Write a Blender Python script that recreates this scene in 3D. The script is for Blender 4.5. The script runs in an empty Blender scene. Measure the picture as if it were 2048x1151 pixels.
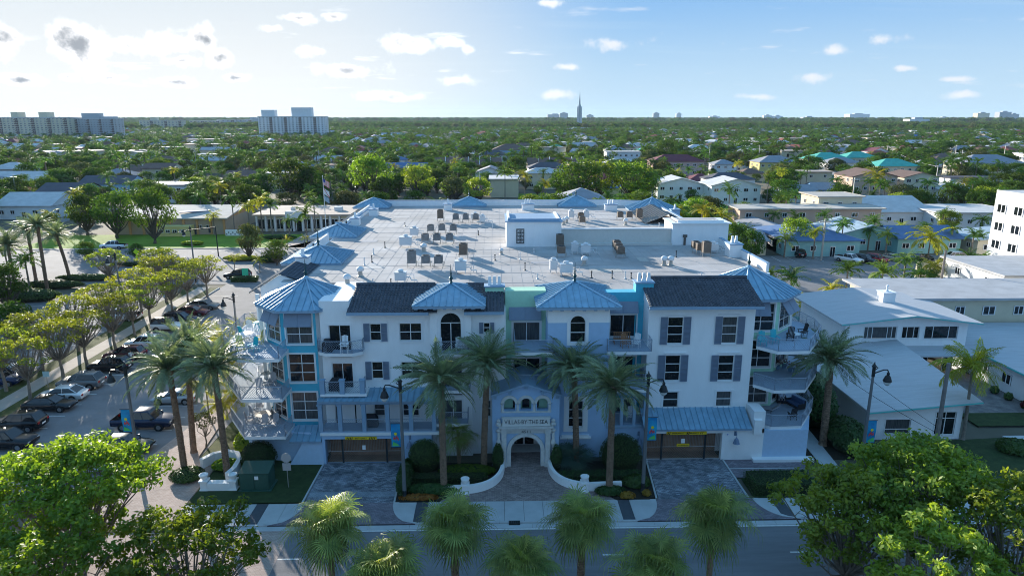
import bpy, bmesh, math, random
import numpy as np
from mathutils import Vector, Matrix
RND = random.Random(7)
NR = np.random.RandomState(7)
rad = math.radians
PI = math.pi
SC = bpy.context.scene
COL = SC.collection

# ------------------------------------------------------------------ camera
H, CY, F_PX = 29.0, -53.7, 1365.0
PITCH, YAW = rad(14.0), rad(1.3)
cd = bpy.data.cameras.new('camera')
cam = bpy.data.objects.new('camera', cd)
COL.objects.link(cam)
SC.camera = cam
cd.sensor_width = 36.0
cd.lens = 36.0 * F_PX / 2048.0
cd.clip_start, cd.clip_end = 0.5, 60000.0
cam.location = (0, CY, H)
cam.rotation_euler = (rad(90) - PITCH, 0, -YAW)

# ------------------------------------------------------------------ light
SUN_AZ, SUN_EL = rad(-31.0), rad(12.3)          # azimuth from +Y, negative = to the left
sdir = Vector((math.sin(SUN_AZ) * math.cos(SUN_EL), math.cos(SUN_AZ) * math.cos(SUN_EL), math.sin(SUN_EL)))
sl = bpy.data.lights.new('sun', 'SUN')
sl.energy, sl.angle, sl.color = 2.25, rad(0.5), (1.0, 0.92, 0.80)
so = bpy.data.objects.new('sun', sl)
COL.objects.link(so)
so.rotation_euler = (-sdir).to_track_quat('-Z', 'Y').to_euler()

_F = (math.sin(YAW) * math.cos(PITCH), math.cos(YAW) * math.cos(PITCH), -math.sin(PITCH))
_R = (math.cos(YAW), -math.sin(YAW), 0.0)
_U = tuple(_R[(i + 1) % 3] * _F[(i + 2) % 3] - _R[(i + 2) % 3] * _F[(i + 1) % 3] for i in range(3))
def ray(u, v):
    a, b = (u - 1024) / F_PX, -(v - 575.5) / F_PX
    return [_F[i] + a * _R[i] + b * _U[i] for i in range(3)]
W = bpy.data.worlds.new('World')
SC.world = W
W.use_nodes = True
nt = W.node_tree
nt.nodes.clear()
def N(t, **k):
    n = nt.nodes.new(t)
    for a, b in k.items():
        setattr(n, a, b)
    return n
def L(a, b): nt.links.new(a, b)
def mth(op, a, b=None, c=None, clamp=False):
    n = N('ShaderNodeMath', operation=op, use_clamp=clamp)
    for i, x in enumerate((a, b, c)):
        if x is None: continue
        if isinstance(x, (int, float)): n.inputs[i].default_value = x
        else: L(x, n.inputs[i])
    return n.outputs[0]
sky = N('ShaderNodeTexSky', sky_type='NISHITA')
sky.sun_disc = False
sky.sun_elevation, sky.sun_rotation = SUN_EL, SUN_AZ
sky.altitude, sky.air_density, sky.dust_density, sky.ozone_density = 20, 1.0, 0.25, 2.5
tc = N('ShaderNodeTexCoord')
sep = N('ShaderNodeSeparateXYZ')
L(tc.outputs['Generated'], sep.inputs[0])
# clouds laid out on a flat deck far above: direction / height, so they shrink to the horizon
zz = mth('MAXIMUM', sep.outputs[2], 0.004)
zc = mth('ADD', zz, 0.06)
px_ = mth('DIVIDE', sep.outputs[0], zc)
py_ = mth('DIVIDE', sep.outputs[1], zc)
cmb = N('ShaderNodeCombineXYZ')
L(px_, cmb.inputs[0]); L(py_, cmb.inputs[1])
def noise(vec, scale, detail, rough, w=0.0):
    n = N('ShaderNodeTexNoise', noise_dimensions='3D')
    n.inputs['Scale'].default_value = scale
    n.inputs['Detail'].default_value = detail
    n.inputs['Roughness'].default_value = rough
    L(vec, n.inputs['Vector'])
    return n.outputs['Fac']
def ramp(fac, a, b, ca=0.0, cb=1.0):
    n = N('ShaderNodeMapRange', interpolation_type='SMOOTHSTEP')
    for i, x in zip(('From Min', 'From Max', 'To Min', 'To Max'), (a, b, ca, cb)):
        n.inputs[i].default_value = x
    L(fac, n.inputs['Value'])
    return n.outputs[0]
def ang(fac_az, el): pass
az = mth('ARCTAN2', sep.outputs[0], sep.outputs[1])          # radians, + to the right
el = mth('ARCSINE', sep.outputs[2])
puff = noise(cmb.outputs[0], 1.15, 4, 0.58)
# cumulus named by where they stand in the sky: azimuth, elevation, half sizes (degrees), weight
CLP = [(160, 85, 66, 50, 1.2), (250, 92, 56, 20, 1.1), (330, 88, 60, 22, .8), (405, 82, 32, 26, 1.15), (437, 114, 30, 22, 1.15), (2, 78, 46, 34, 1.15), (360, 122, 34, 10, .8), (592, 38, 30, 10, .8), (672, 34, 24, 8, .8), (543, 58, 20, 7, .8),
       (822, 90, 55, 15, 1), (892, 86, 26, 11, .95), (932, 101, 14, 8, .8), (625, 105, 30, 10, .8), (700, 142, 75, 15, .9), (1232, 86, 52, 13, 1), (1130, 137, 24, 7, .9), (1108, 2, 30, 8, .9), (1665, 103, 28, 11, 1), (1768, 80, 38, 13, 1),
       (1612, 156, 28, 10, .85), (1812, 136, 24, 6, .9), (1912, 157, 30, 7, .9), (1930, 190, 40, 8, .9), (1510, 194, 60, 6, .7), (350, 162, 42, 9, .85), (225, 155, 34, 9, .8), (145, 151, 20, 9, .85), (470, 156, 28, 8, .85), (920, 163, 38, 9, .8), (1108, 194, 40, 10, .85), (780, 195, 70, 9, .8), (50, 160, 42, 9, .7)]
def azel(u, v):
    r = ray(u, v); l_ = math.sqrt(sum(c * c for c in r)); return math.degrees(math.atan2(r[0], r[1])), math.degrees(math.asin(r[2] / l_))
CL = []
for (u, v, ru, rv, w) in CLP:
    a0, e0 = azel(u, v); a1, _e = azel(u + ru, v); _a, e1 = azel(u, v - rv); CL.append((a0, e0, a1 - a0, e1 - e0, w))
acc = None
wob = mth('MULTIPLY', mth('SUBTRACT', noise(tc.outputs['Generated'], 9, 2, 0.55), 0.5), 0.045)
el_w = mth('ADD', el, mth('MULTIPLY', wob, .35))
az_w = mth('ADD', az, wob)
for (a0, e0, ra, re, w) in CL:
    dx = mth('DIVIDE', mth('SUBTRACT', az_w, rad(a0)), rad(ra))
    dy = mth('DIVIDE', mth('SUBTRACT', el_w, rad(e0)), rad(re))
    d = mth('SQRT', mth('ADD', mth('MULTIPLY', dx, dx), mth('MULTIPLY', dy, dy)))
    m = mth('MULTIPLY', mth('SUBTRACT', 1.25, d), w)
    acc = m if acc is None else mth('MAXIMUM', acc, m)
acc = mth('MAXIMUM', acc, -0.6)
fine = noise(tc.outputs['Generated'], 30, 5, 0.62)
cum = mth('ADD', mth('MULTIPLY', acc, 0.55), mth('MULTIPLY', mth('SUBTRACT', fine, 0.5), 1.9))
cov = ramp(cum, -0.04, 0.56)
small = mth('MULTIPLY', ramp(puff, 0.60, 0.74), 0.7)
elfade = ramp(el, rad(1.0), rad(3.0))
cov = mth('MAXIMUM', cov, mth('MULTIPLY', small, elfade))
cov = mth('MULTIPLY', cov, ramp(el, rad(.3), rad(1.5)))
# thin high streaks
mp = N('ShaderNodeMapping')
mp.inputs['Scale'].default_value = (0.5, 2.2, 1.0)
mp.inputs['Rotation'].default_value = (0, 0, rad(12))
L(cmb.outputs[0], mp.inputs[0])
cir = mth('MULTIPLY', ramp(noise(mp.outputs[0], 0.7, 3, 0.6), 0.54, 0.86), 0.40)
sundot = N('ShaderNodeVectorMath', operation='DOT_PRODUCT')
L(tc.outputs['Generated'], sundot.inputs[0])
sundot.inputs[1].default_value = sdir
near = ramp(sundot.outputs['Value'], 0.74, 0.99)
# sun glow through thin vapour
glow = mth('MULTIPLY', mth('POWER', mth('MAXIMUM', sundot.outputs['Value'], 0.0), 14.0), 1.0)
# cloud body: dark cores with bright rims towards the sun, white cumulus away from it
near2 = ramp(sundot.outputs['Value'], .86, .95)
core = mth('MULTIPLY', ramp(cum, 0.18, 0.78), mth('MAXIMUM', near2, ramp(noise(tc.outputs['Generated'], 17, 3, .6), .42, .62)))
def mixc(f, a, b, blend='MIX'):
    n = N('ShaderNodeMix', data_type='RGBA', blend_type=blend)
    for s, x in ((n.inputs['Factor'], f), (n.inputs[6], a), (n.inputs[7], b)):
        if isinstance(x, (int, float)): s.default_value = x
        elif isinstance(x, tuple): s.default_value = x
        else: L(x, s)
    return n.outputs[2]
SKYK = 0.15
W.cycles.sampling_method = 'MANUAL'; W.cycles.sample_map_resolution = 256
lit = mixc(near, (1.2, 1.26, 1.34, 1), (2.1, 2.1, 2.1, 1))
dark = mixc(near, (.85, .97, 1.15, 1), (.50, .54, .60, 1))
up = ramp(el, rad(0), rad(11))
cap = mixc(near, mixc(up, (.74, 1.02, 1.24, 1), (.33, .68, 1.18, 1)), mixc(up, (1.30, 1.32, 1.30, 1), (1.0, 1.12, 1.22, 1)))
skyt = mixc(1.0, sky.outputs[0], (.55, .85, 1.30, 1), 'MULTIPLY')
vmn = N('ShaderNodeVectorMath', operation='MINIMUM'); L(skyt, vmn.inputs[0]); L(cap, vmn.inputs[1]); skyt = vmn.outputs[0]
cloud = mixc(mth('MULTIPLY', core, mth('MULTIPLY_ADD', near2, .75, .22)), lit, dark)
base = mixc(mth('MULTIPLY', cir, 1.0), skyt, mixc(near, (.75, 1.02, 1.25, 1), (1.35, 1.4, 1.42, 1)))
hz = ramp(el, rad(9), rad(-1))
base = mixc(mth('MULTIPLY', hz, .18), base, mixc(near, (.8, 1.05, 1.25, 1), (1.4, 1.4, 1.36, 1)))
skyc = mixc(cov, base, cloud)
bg = N('ShaderNodeBackground')
bg.inputs['Strength'].default_value = SKYK
L(skyc, bg.inputs['Color'])
wo = N('ShaderNodeOutputWorld')
L(bg.outputs[0], wo.inputs['Surface'])

vs = SC.view_settings
vs.view_transform, vs.look, vs.exposure, vs.gamma = 'Standard', 'None', 2.32, 1.0
vs.use_curve_mapping = False
try:
    SC.cycles.use_denoising = True
    SC.cycles.denoiser = 'OPENIMAGEDENOISE'
except Exception: pass
SC.cycles.filter_width = 1.0
try:
    SC.cycles.denoising_input_passes = 'RGB_ALBEDO_NORMAL'; SC.cycles.denoising_prefilter = 'ACCURATE'
except Exception: pass
SC.cycles.max_bounces = 6
SC.cycles.diffuse_bounces = 3
SC.cycles.glossy_bounces = 2
SC.cycles.transmission_bounces = 3
SC.cycles.transparent_max_bounces = 6
SC.cycles.volume_bounces = 0
SC.cycles.sample_clamp_indirect = 6

# ------------------------------------------------------------------ surveying: where a sight line from the drone meets a plane
def G(u, v, z=0.0):
    r = ray(u, v); t = (z - H) / r[2]
    return Vector((r[0] * t, CY + r[1] * t, z))
def FY(u, v, Y=0.0):
    r = ray(u, v); t = (Y - CY) / r[1]
    return Vector((r[0] * t, Y, H + r[2] * t))
def pxm(x, y, z=0.0):          # photo pixels per metre there
    return F_PX / (x * _F[0] + (y - CY) * _F[1] + (z - H) * _F[2])

# ------------------------------------------------------------------ materials
MATS = {}
def mat(name, col, rough=0.85, var=0.0, vs_=3.0, bump=0.0, bs=20.0, metal=0.0, spec=0.3, streak=None, orand=0.0, var2=None):
    if name in MATS: return MATS[name]
    m = bpy.data.materials.new(name); m.use_nodes = True
    t = m.node_tree; b = t.nodes['Principled BSDF']
    b.inputs['Roughness'].default_value = rough
    b.inputs['Metallic'].default_value = metal
    b.inputs['Specular IOR Level'].default_value = spec
    c = tuple(col) + (1,)
    b.inputs['Base Color'].default_value = c
    if var or var2 or orand:
        g = t.nodes.new('ShaderNodeNewGeometry')
        n = t.nodes.new('ShaderNodeTexNoise')
        n.inputs['Scale'].default_value = vs_; n.inputs['Detail'].default_value = 6; n.inputs['Roughness'].default_value = .65
        src = g.outputs['Position']
        if streak:
            mpn = t.nodes.new('ShaderNodeMapping'); mpn.inputs['Scale'].default_value = streak
            t.links.new(src, mpn.inputs[0]); src = mpn.outputs[0]
        t.links.new(src, n.inputs['Vector'])
        r = t.nodes.new('ShaderNodeMapRange'); r.inputs['From Min'].default_value = .3; r.inputs['From Max'].default_value = .7
        t.links.new(n.outputs['Fac'], r.inputs['Value'])
        mx = t.nodes.new('ShaderNodeMix'); mx.data_type = 'RGBA'
        t.links.new(r.outputs[0], mx.inputs['Factor'])
        mx.inputs[6].default_value = tuple(x * (1 - var) for x in col) + (1,)
        mx.inputs[7].default_value = (tuple(var2) + (1,)) if var2 else tuple(min(1, x * (1 + var)) for x in col) + (1,)
        out = mx.outputs[2]
        if orand:
            oi = t.nodes.new('ShaderNodeObjectInfo')
            hs = t.nodes.new('ShaderNodeHueSaturation')
            rr = t.nodes.new('ShaderNodeMapRange'); rr.inputs['To Min'].default_value = 1 - orand; rr.inputs['To Max'].default_value = 1 + orand
            t.links.new(oi.outputs['Random'], rr.inputs['Value']); t.links.new(rr.outputs[0], hs.inputs['Value'])
            t.links.new(out, hs.inputs['Color']); out = hs.outputs[0]
        t.links.new(out, b.inputs['Base Color'])
    if bump:
        n2 = t.nodes.new('ShaderNodeTexNoise'); n2.inputs['Scale'].default_value = bs; n2.inputs['Detail'].default_value = 4
        g2 = t.nodes.new('ShaderNodeNewGeometry'); t.links.new(g2.outputs['Position'], n2.inputs['Vector'])
        bp = t.nodes.new('ShaderNodeBump'); bp.inputs['Strength'].default_value = bump; bp.inputs['Distance'].default_value = .05
        t.links.new(n2.outputs['Fac'], bp.inputs['Height']); t.links.new(bp.outputs[0], b.inputs['Normal'])
    MATS[name] = m
    return m
def leafmat(name, c1, c2, tr=0.35, tcol=None, scale=0.6, rough=0.5, spec=0.25):
    m = bpy.data.materials.new(name); m.use_nodes = True
    t = m.node_tree; b = t.nodes['Principled BSDF']; out = t.nodes['Material Output']
    g = t.nodes.new('ShaderNodeNewGeometry')
    n = t.nodes.new('ShaderNodeTexNoise'); n.inputs['Scale'].default_value = scale; n.inputs['Detail'].default_value = 5
    t.links.new(g.outputs['Position'], n.inputs['Vector'])
    r = t.nodes.new('ShaderNodeMapRange'); r.inputs['From Min'].default_value = .33; r.inputs['From Max'].default_value = .67
    t.links.new(n.outputs['Fac'], r.inputs['Value'])
    ri = t.nodes.new('ShaderNodeMath'); ri.operation = 'MULTIPLY_ADD'
    t.links.new(g.outputs['Random Per Island'], ri.inputs[0]); ri.inputs[1].default_value = .7; 
    t.links.new(r.outputs[0], ri.inputs[2])
    r2 = t.nodes.new('ShaderNodeMapRange'); r2.inputs['From Max'].default_value = 1.7
    t.links.new(ri.outputs[0], r2.inputs['Value'])
    mx = t.nodes.new('ShaderNodeMix'); mx.data_type = 'RGBA'
    t.links.new(r2.outputs[0], mx.inputs['Factor'])
    mx.inputs[6].default_value = tuple(c1) + (1,); mx.inputs[7].default_value = tuple(c2) + (1,)
    oi = t.nodes.new('ShaderNodeObjectInfo')
    hs = t.nodes.new('ShaderNodeHueSaturation')
    rr = t.nodes.new('ShaderNodeMapRange'); rr.inputs['To Min'].default_value = .7; rr.inputs['To Max'].default_value = 1.3
    t.links.new(oi.outputs['Random'], rr.inputs['Value']); t.links.new(rr.outputs[0], hs.inputs['Value'])
    rh = t.nodes.new('ShaderNodeMapRange'); rh.inputs['To Min'].default_value = .48; rh.inputs['To Max'].default_value = .52
    mm = t.nodes.new('ShaderNodeMath'); mm.operation = 'FRACT'; m3 = t.nodes.new('ShaderNodeMath'); m3.operation = 'MULTIPLY'; m3.inputs[1].default_value = 7.3
    t.links.new(oi.outputs['Random'], m3.inputs[0]); t.links.new(m3.outputs[0], mm.inputs[0]); t.links.new(mm.outputs[0], rh.inputs['Value'])
    t.links.new(rh.outputs[0], hs.inputs['Hue'])
    t.links.new(mx.outputs[2], hs.inputs['Color'])
    t.links.new(hs.outputs[0], b.inputs['Base Color'])
    b.inputs['Roughness'].default_value = rough
    b.inputs['Specular IOR Level'].default_value = spec
    tl = t.nodes.new('ShaderNodeBsdfTranslucent')
    hs2 = t.nodes.new('ShaderNodeMix'); hs2.data_type = 'RGBA'; hs2.blend_type = 'MULTIPLY'; hs2.inputs['Factor'].default_value = 1
    t.links.new(hs.outputs[0], hs2.inputs[6]); hs2.inputs[7].default_value = tuple(tcol or (2.4, 2.2, .8)) + (1,)
    t.links.new(hs2.outputs[2], tl.inputs['Color'])
    ms = t.nodes.new('ShaderNodeMixShader'); ms.inputs[0].default_value = tr
    t.links.new(b.outputs[0], ms.inputs[1]); t.links.new(tl.outputs[0], ms.inputs[2])
    t.links.new(ms.outputs[0], out.inputs['Surface'])
    MATS[name] = m
    return m
def paver(name, c1, c2, joint, sx=.22, sy=.11, rough=.85, rot=0.0, dirt=.25, freq=2, off=.5):
    m = bpy.data.materials.new(name); m.use_nodes = True
    t = m.node_tree; b = t.nodes['Principled BSDF']
    g = t.nodes.new('ShaderNodeNewGeometry'); mp = t.nodes.new('ShaderNodeMapping'); mp.inputs['Rotation'].default_value = (0, 0, rot)
    t.links.new(g.outputs['Position'], mp.inputs[0])
    br = t.nodes.new('ShaderNodeTexBrick'); br.offset = off; br.offset_frequency = freq
    br.inputs['Scale'].default_value = 1; br.inputs['Brick Width'].default_value = sx; br.inputs['Row Height'].default_value = sy
    br.inputs['Mortar Size'].default_value = .008; br.inputs['Bias'].default_value = 0
    br.inputs['Color1'].default_value = tuple(c1) + (1,); br.inputs['Color2'].default_value = tuple(c2) + (1,); br.inputs['Mortar'].default_value = tuple(joint) + (1,)
    t.links.new(mp.outputs[0], br.inputs['Vector'])
    n = t.nodes.new('ShaderNodeTexNoise'); n.inputs['Scale'].default_value = .9; n.inputs['Detail'].default_value = 6
    t.links.new(g.outputs['Position'], n.inputs['Vector'])
    r = t.nodes.new('ShaderNodeMapRange'); r.inputs['From Min'].default_value = .3; r.inputs['From Max'].default_value = .7
    r.inputs['To Min'].default_value = 1 - dirt; r.inputs['To Max'].default_value = 1 + dirt
    t.links.new(n.outputs['Fac'], r.inputs['Value'])
    mx = t.nodes.new('ShaderNodeVectorMath'); mx.operation = 'SCALE'
    t.links.new(br.outputs['Color'], mx.inputs[0]); t.links.new(r.outputs[0], mx.inputs['Scale'])
    t.links.new(mx.outputs[0], b.inputs['Base Color'])
    b.inputs['Roughness'].default_value = rough; b.inputs['Specular IOR Level'].default_value = .2
    bp = t.nodes.new('ShaderNodeBump'); bp.inputs['Strength'].default_value = .5; bp.inputs['Distance'].default_value = .02
    t.links.new(br.outputs['Fac'], bp.inputs['Height']); bp.invert = True
    t.links.new(bp.outputs[0], b.inputs['Normal'])
    MATS[name] = m
    return m

# ------------------------------------------------------------------ mesh building
class MB:
    def __init__(s): s.v, s.f, s.m = [], [], []
    def add(s, vs, fs, mi=0):
        o = len(s.v); s.v += [tuple(p) for p in vs]; s.f += [tuple(i + o for i in f) for f in fs]; s.m += [mi] * len(fs); return s
    def quad(s, a, b, c, d, mi=0): return s.add([a, b, c, d], [(0, 1, 2, 3)], mi)
    def poly(s, pts, mi=0): return s.add(pts, [tuple(range(len(pts)))], mi)
    def box(s, x0, x1, y0, y1, z0, z1, mi=0):
        v = [(x0, y0, z0), (x1, y0, z0), (x1, y1, z0), (x0, y1, z0), (x0, y0, z1), (x1, y0, z1), (x1, y1, z1), (x0, y1, z1)]
        return s.add(v, [(0, 3, 2, 1), (4, 5, 6, 7), (0, 1, 5, 4), (1, 2, 6, 5), (2, 3, 7, 6), (3, 0, 4, 7)], mi)
    def obox(s, c, size, rz=0.0, mi=0, rx=0.0):
        hx, hy, hz = size[0] / 2, size[1] / 2, size[2] / 2
        M = Matrix.Translation(c) @ Matrix.Rotation(rz, 4, 'Z') @ Matrix.Rotation(rx, 4, 'X')
        v = [M @ Vector(p) for p in ((-hx, -hy, -hz), (hx, -hy, -hz), (hx, hy, -hz), (-hx, hy, -hz), (-hx, -hy, hz), (hx, -hy, hz), (hx, hy, hz), (-hx, hy, hz))]
        return s.add(v, [(0, 3, 2, 1), (4, 5, 6, 7), (0, 1, 5, 4), (1, 2, 6, 5), (2, 3, 7, 6), (3, 0, 4, 7)], mi)
    def prism(s, poly, z0, z1, mi=0, top=None):
        n = len(poly)
        zt = z1 if isinstance(z1, (list, tuple)) else [z1] * n
        v = [(p[0], p[1], z0) for p in poly] + [(p[0], p[1], zt[i]) for i, p in enumerate(poly)]
        f = [(i, (i + 1) % n, n + (i + 1) % n, n + i) for i in range(n)]
        s.add(v, f, mi); s.add(v, [tuple(range(n))[::-1]], mi); return s.add(v, [tuple(range(n, 2 * n))], mi if top is None else top)
    def xprism(s, poly, y0, y1, mi=0):      # poly in x,z
        n = len(poly)
        v = [(p[0], y0, p[1]) for p in poly] + [(p[0], y1, p[1]) for p in poly]
        return s.add(v, [(i, (i + 1) % n, n + (i + 1) % n, n + i) for i in range(n)] + [tuple(range(n))[::-1], tuple(range(n, 2 * n))], mi)
    def tube(s, pts, r, n=6, mi=0, cap=True):
        pts = [Vector(p) for p in pts]
        rs = r if isinstance(r, (list, tuple)) else [r] * len(pts)
        rings = []
        up = None
        for i, p in enumerate(pts):
            d = (pts[min(i + 1, len(pts) - 1)] - pts[max(i - 1, 0)])
            d = d.normalized() if d.length > 1e-9 else Vector((0, 0, 1))
            a = d.cross(Vector((0, 0, 1)) if abs(d.z) < .95 else Vector((1, 0, 0))).normalized()
            b = d.cross(a)
            rings.append([p + (a * math.cos(2 * PI * k / n) + b * math.sin(2 * PI * k / n)) * rs[i] for k in range(n)])
        v = [q for rr in rings for q in rr]
        f = []
        for i in range(len(pts) - 1):
            for k in range(n):
                f.append((i * n + k, i * n + (k + 1) % n, (i + 1) * n + (k + 1) % n, (i + 1) * n + k))
        if cap: f += [tuple(range(n))[::-1], tuple(range((len(pts) - 1) * n, len(pts) * n))]
        return s.add(v, f, mi)
    def lathe(s, prof, c=(0, 0, 0), n=12, mi=0):
        v = [(c[0] + r * math.cos(2 * PI * k / n), c[1] + r * math.sin(2 * PI * k / n), c[2] + z) for r, z in prof for k in range(n)]
        f = [(i * n + k, i * n + (k + 1) % n, (i + 1) * n + (k + 1) % n, (i + 1) * n + k) for i in range(len(prof) - 1) for k in range(n)]
        f += [tuple(range(n))[::-1], tuple(range((len(prof) - 1) * n, len(prof) * n))]
        return s.add(v, f, mi)
    def mesh(s, name, mats, smooth=False):
        me = bpy.data.meshes.new(name)
        me.from_pydata(s.v, [], s.f)
        for m in (mats if isinstance(mats, (list, tuple)) else [mats]): me.materials.append(m)
        if any(s.m): me.polygons.foreach_set('material_index', s.m)
        if smooth: me.polygons.foreach_set('use_smooth', [True] * len(me.polygons))
        me.update()
        return me
def npmesh(name, V, m, nv=4, mats=None):       # V: (n, nv, 3) separate faces
    V = np.asarray(V, dtype=np.float32).reshape(-1, nv, 3)
    n = len(V); me = bpy.data.meshes.new(name)
    me.vertices.add(n * nv); me.vertices.foreach_set('co', V.reshape(-1))
    me.loops.add(n * nv); me.loops.foreach_set('vertex_index', np.arange(n * nv, dtype=np.int32))
    me.polygons.add(n); me.polygons.foreach_set('loop_start', np.arange(0, n * nv, nv, dtype=np.int32))
    me.polygons.foreach_set('loop_total', np.full(n, nv, dtype=np.int32))
    for x in (m if isinstance(m, (list, tuple)) else [m]): me.materials.append(x)
    if mats is not None: me.polygons.foreach_set('material_index', np.asarray(mats, dtype=np.int32))
    me.update(calc_edges=True)
    return me
def obj(name, data, mats=None, parent=None, loc=None, rz=None, kind=None, smooth=False, label=None, scale=None):
    me = data if isinstance(data, bpy.types.Mesh) else data.mesh(name, mats, smooth)
    o = bpy.data.objects.new(name, me); COL.objects.link(o)
    if parent is not None: o.parent = parent
    if loc is not None: o.location = loc
    if rz is not None: o.rotation_euler = (0, 0, rz)
    if scale is not None: o.scale = scale
    if kind: o['kind'] = kind
    if label: o['label'] = label
    return o
def thing(name, label, cat, loc=(0, 0, 0), rz=0.0, group=None):
    o = bpy.data.objects.new(name, None); COL.objects.link(o)
    o.location = loc; o.rotation_euler = (0, 0, rz); o.empty_display_size = .3
    o['label'] = label; o['category'] = cat
    if group: o['group'] = group
    return o
def tag(o, label, cat, group=None):
    o['label'] = label; o['category'] = cat
    if group: o['group'] = group
    return o
def copytree(root, loc, rz=0.0, label=None, group=None, scale=None):
    def cp(o, par):
        c = o.copy(); COL.objects.link(c); c.parent = par
        for ch in list(o.children): cp(ch, c)
        return c
    r = cp(root, None); r.location = loc; r.rotation_euler = (0, 0, rz)
    if scale is not None: r.scale = (scale,) * 3
    if label: r['label'] = label
    if group: r['group'] = group
    return r
def setmat(o, m, slot=0):
    o.material_slots[slot].link = 'OBJECT'; o.material_slots[slot].material = m
OCC = []          # footprints kept free of scattered trees: x0, x1, y0, y1
def occ(x0, x1, y0, y1, m=0.0): OCC.append((min(x0, x1) - m, max(x0, x1) + m, min(y0, y1) - m, max(y0, y1) + m))
def blocked(x, y, m=0.0):
    for a, b, c, d in OCC:
        if a - m < x < b + m and c - m < y < d + m: return True
    return False

# shared materials
WHITE = mat('white_stucco', (.83, .835, .84), .9, var=.035, vs_=1.1, bump=.25, bs=25, streak=(1.3, 1.3, .4))
BLUEW = mat('blue_stucco', (.36, .52, .72), .9, var=.05, vs_=1.2, bump=.2, bs=25)
TURQ = mat('turquoise_stucco', (.08, .45, .60), .85, var=.06, bump=.15)
MINT = mat('mint_stucco', (.42, .70, .52), .88, var=.05, bump=.15)
GREYB = mat('grey_blue_trim', (.25, .37, .50), .65, var=.06)
SHUT = mat('shutter_grey', (.20, .25, .33), .6, var=.05)
TRIM = mat('white_trim', (.78, .79, .80), .6)
GLASS = mat('window_glass', (.012, .016, .02), .06, spec=.6, var=.4, vs_=.8)
METAL = mat('blue_metal_roof', (.22, .38, .50), .45, metal=.3, var=.16, vs_=1.4, spec=.5)
METALT = mat('blue_metal_cap', (.30, .46, .58), .4, metal=.3)
TILE = mat('dark_roof_tile', (.075, .085, .105), .75, var=.35, vs_=1.6)
TILE_LIT = mat('sunlit_roof_tile', (.30, .26, .23), .8, var=.25, vs_=2)  # paler, warmer copy of the tile: sunlight put into the left-facing slopes' colour
DARK = mat('dark_metal', (.03, .035, .04), .5, spec=.4)
RAILM = mat('railing_metal', (.30, .35, .42), .5)
DECK = mat('roof_membrane', (.385, .37, .365), .9, var=.3, vs_=.16)
SLABM = mat('balcony_floor', (.32, .40, .50), .8, var=.08)

# ================================================================== the apartment building
BLD = thing('apartment_building', 'white apartment building with blue metal roofs, VILLAS-BY-THE-SEA over the entrance arch', 'apartment building', (0, 0, 0))
ROOFZ = 14.0

def wallface(mb, x0, x1, z0, z1, y, holes, depth=.16, mi=0, mir=None):
    xs = sorted({x0, x1} | {min(max(h[0], x0), x1) for h in holes} | {min(max(h[1], x0), x1) for h in holes})
    zs = sorted({z0, z1} | {min(max(h[2], z0), z1) for h in holes} | {min(max(h[3], z0), z1) for h in holes})
    for i in range(len(xs) - 1):
        for j in range(len(zs) - 1):
            cx, cz = (xs[i] + xs[i + 1]) / 2, (zs[j] + zs[j + 1]) / 2
            if any(h[0] < cx < h[1] and h[2] < cz < h[3] for h in holes): continue
            mb.quad((xs[i], y, zs[j]), (xs[i + 1], y, zs[j]), (xs[i + 1], y, zs[j + 1]), (xs[i], y, zs[j + 1]), mi)
    for h in holes:
        a, b, c, d = h[:4]; r = mi if mir is None else mir; e = y + depth
        mb.quad((a, y, c), (a, e, c), (b, e, c), (b, y, c), r); mb.quad((a, y, d), (b, y, d), (b, e, d), (a, e, d), r)
        mb.quad((a, y, c), (a, y, d), (a, e, d), (a, e, c), r); mb.quad((b, y, c), (b, e, c), (b, e, d), (b, y, d), r)

def pxbox(u0, v0, u1, v1, Y):
    um, vm = (u0 + u1) / 2, (v0 + v1) / 2
    return FY(u0, vm, Y).x, FY(u1, vm, Y).x, FY(um, v1, Y).z, FY(um, v0, Y).z

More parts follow.
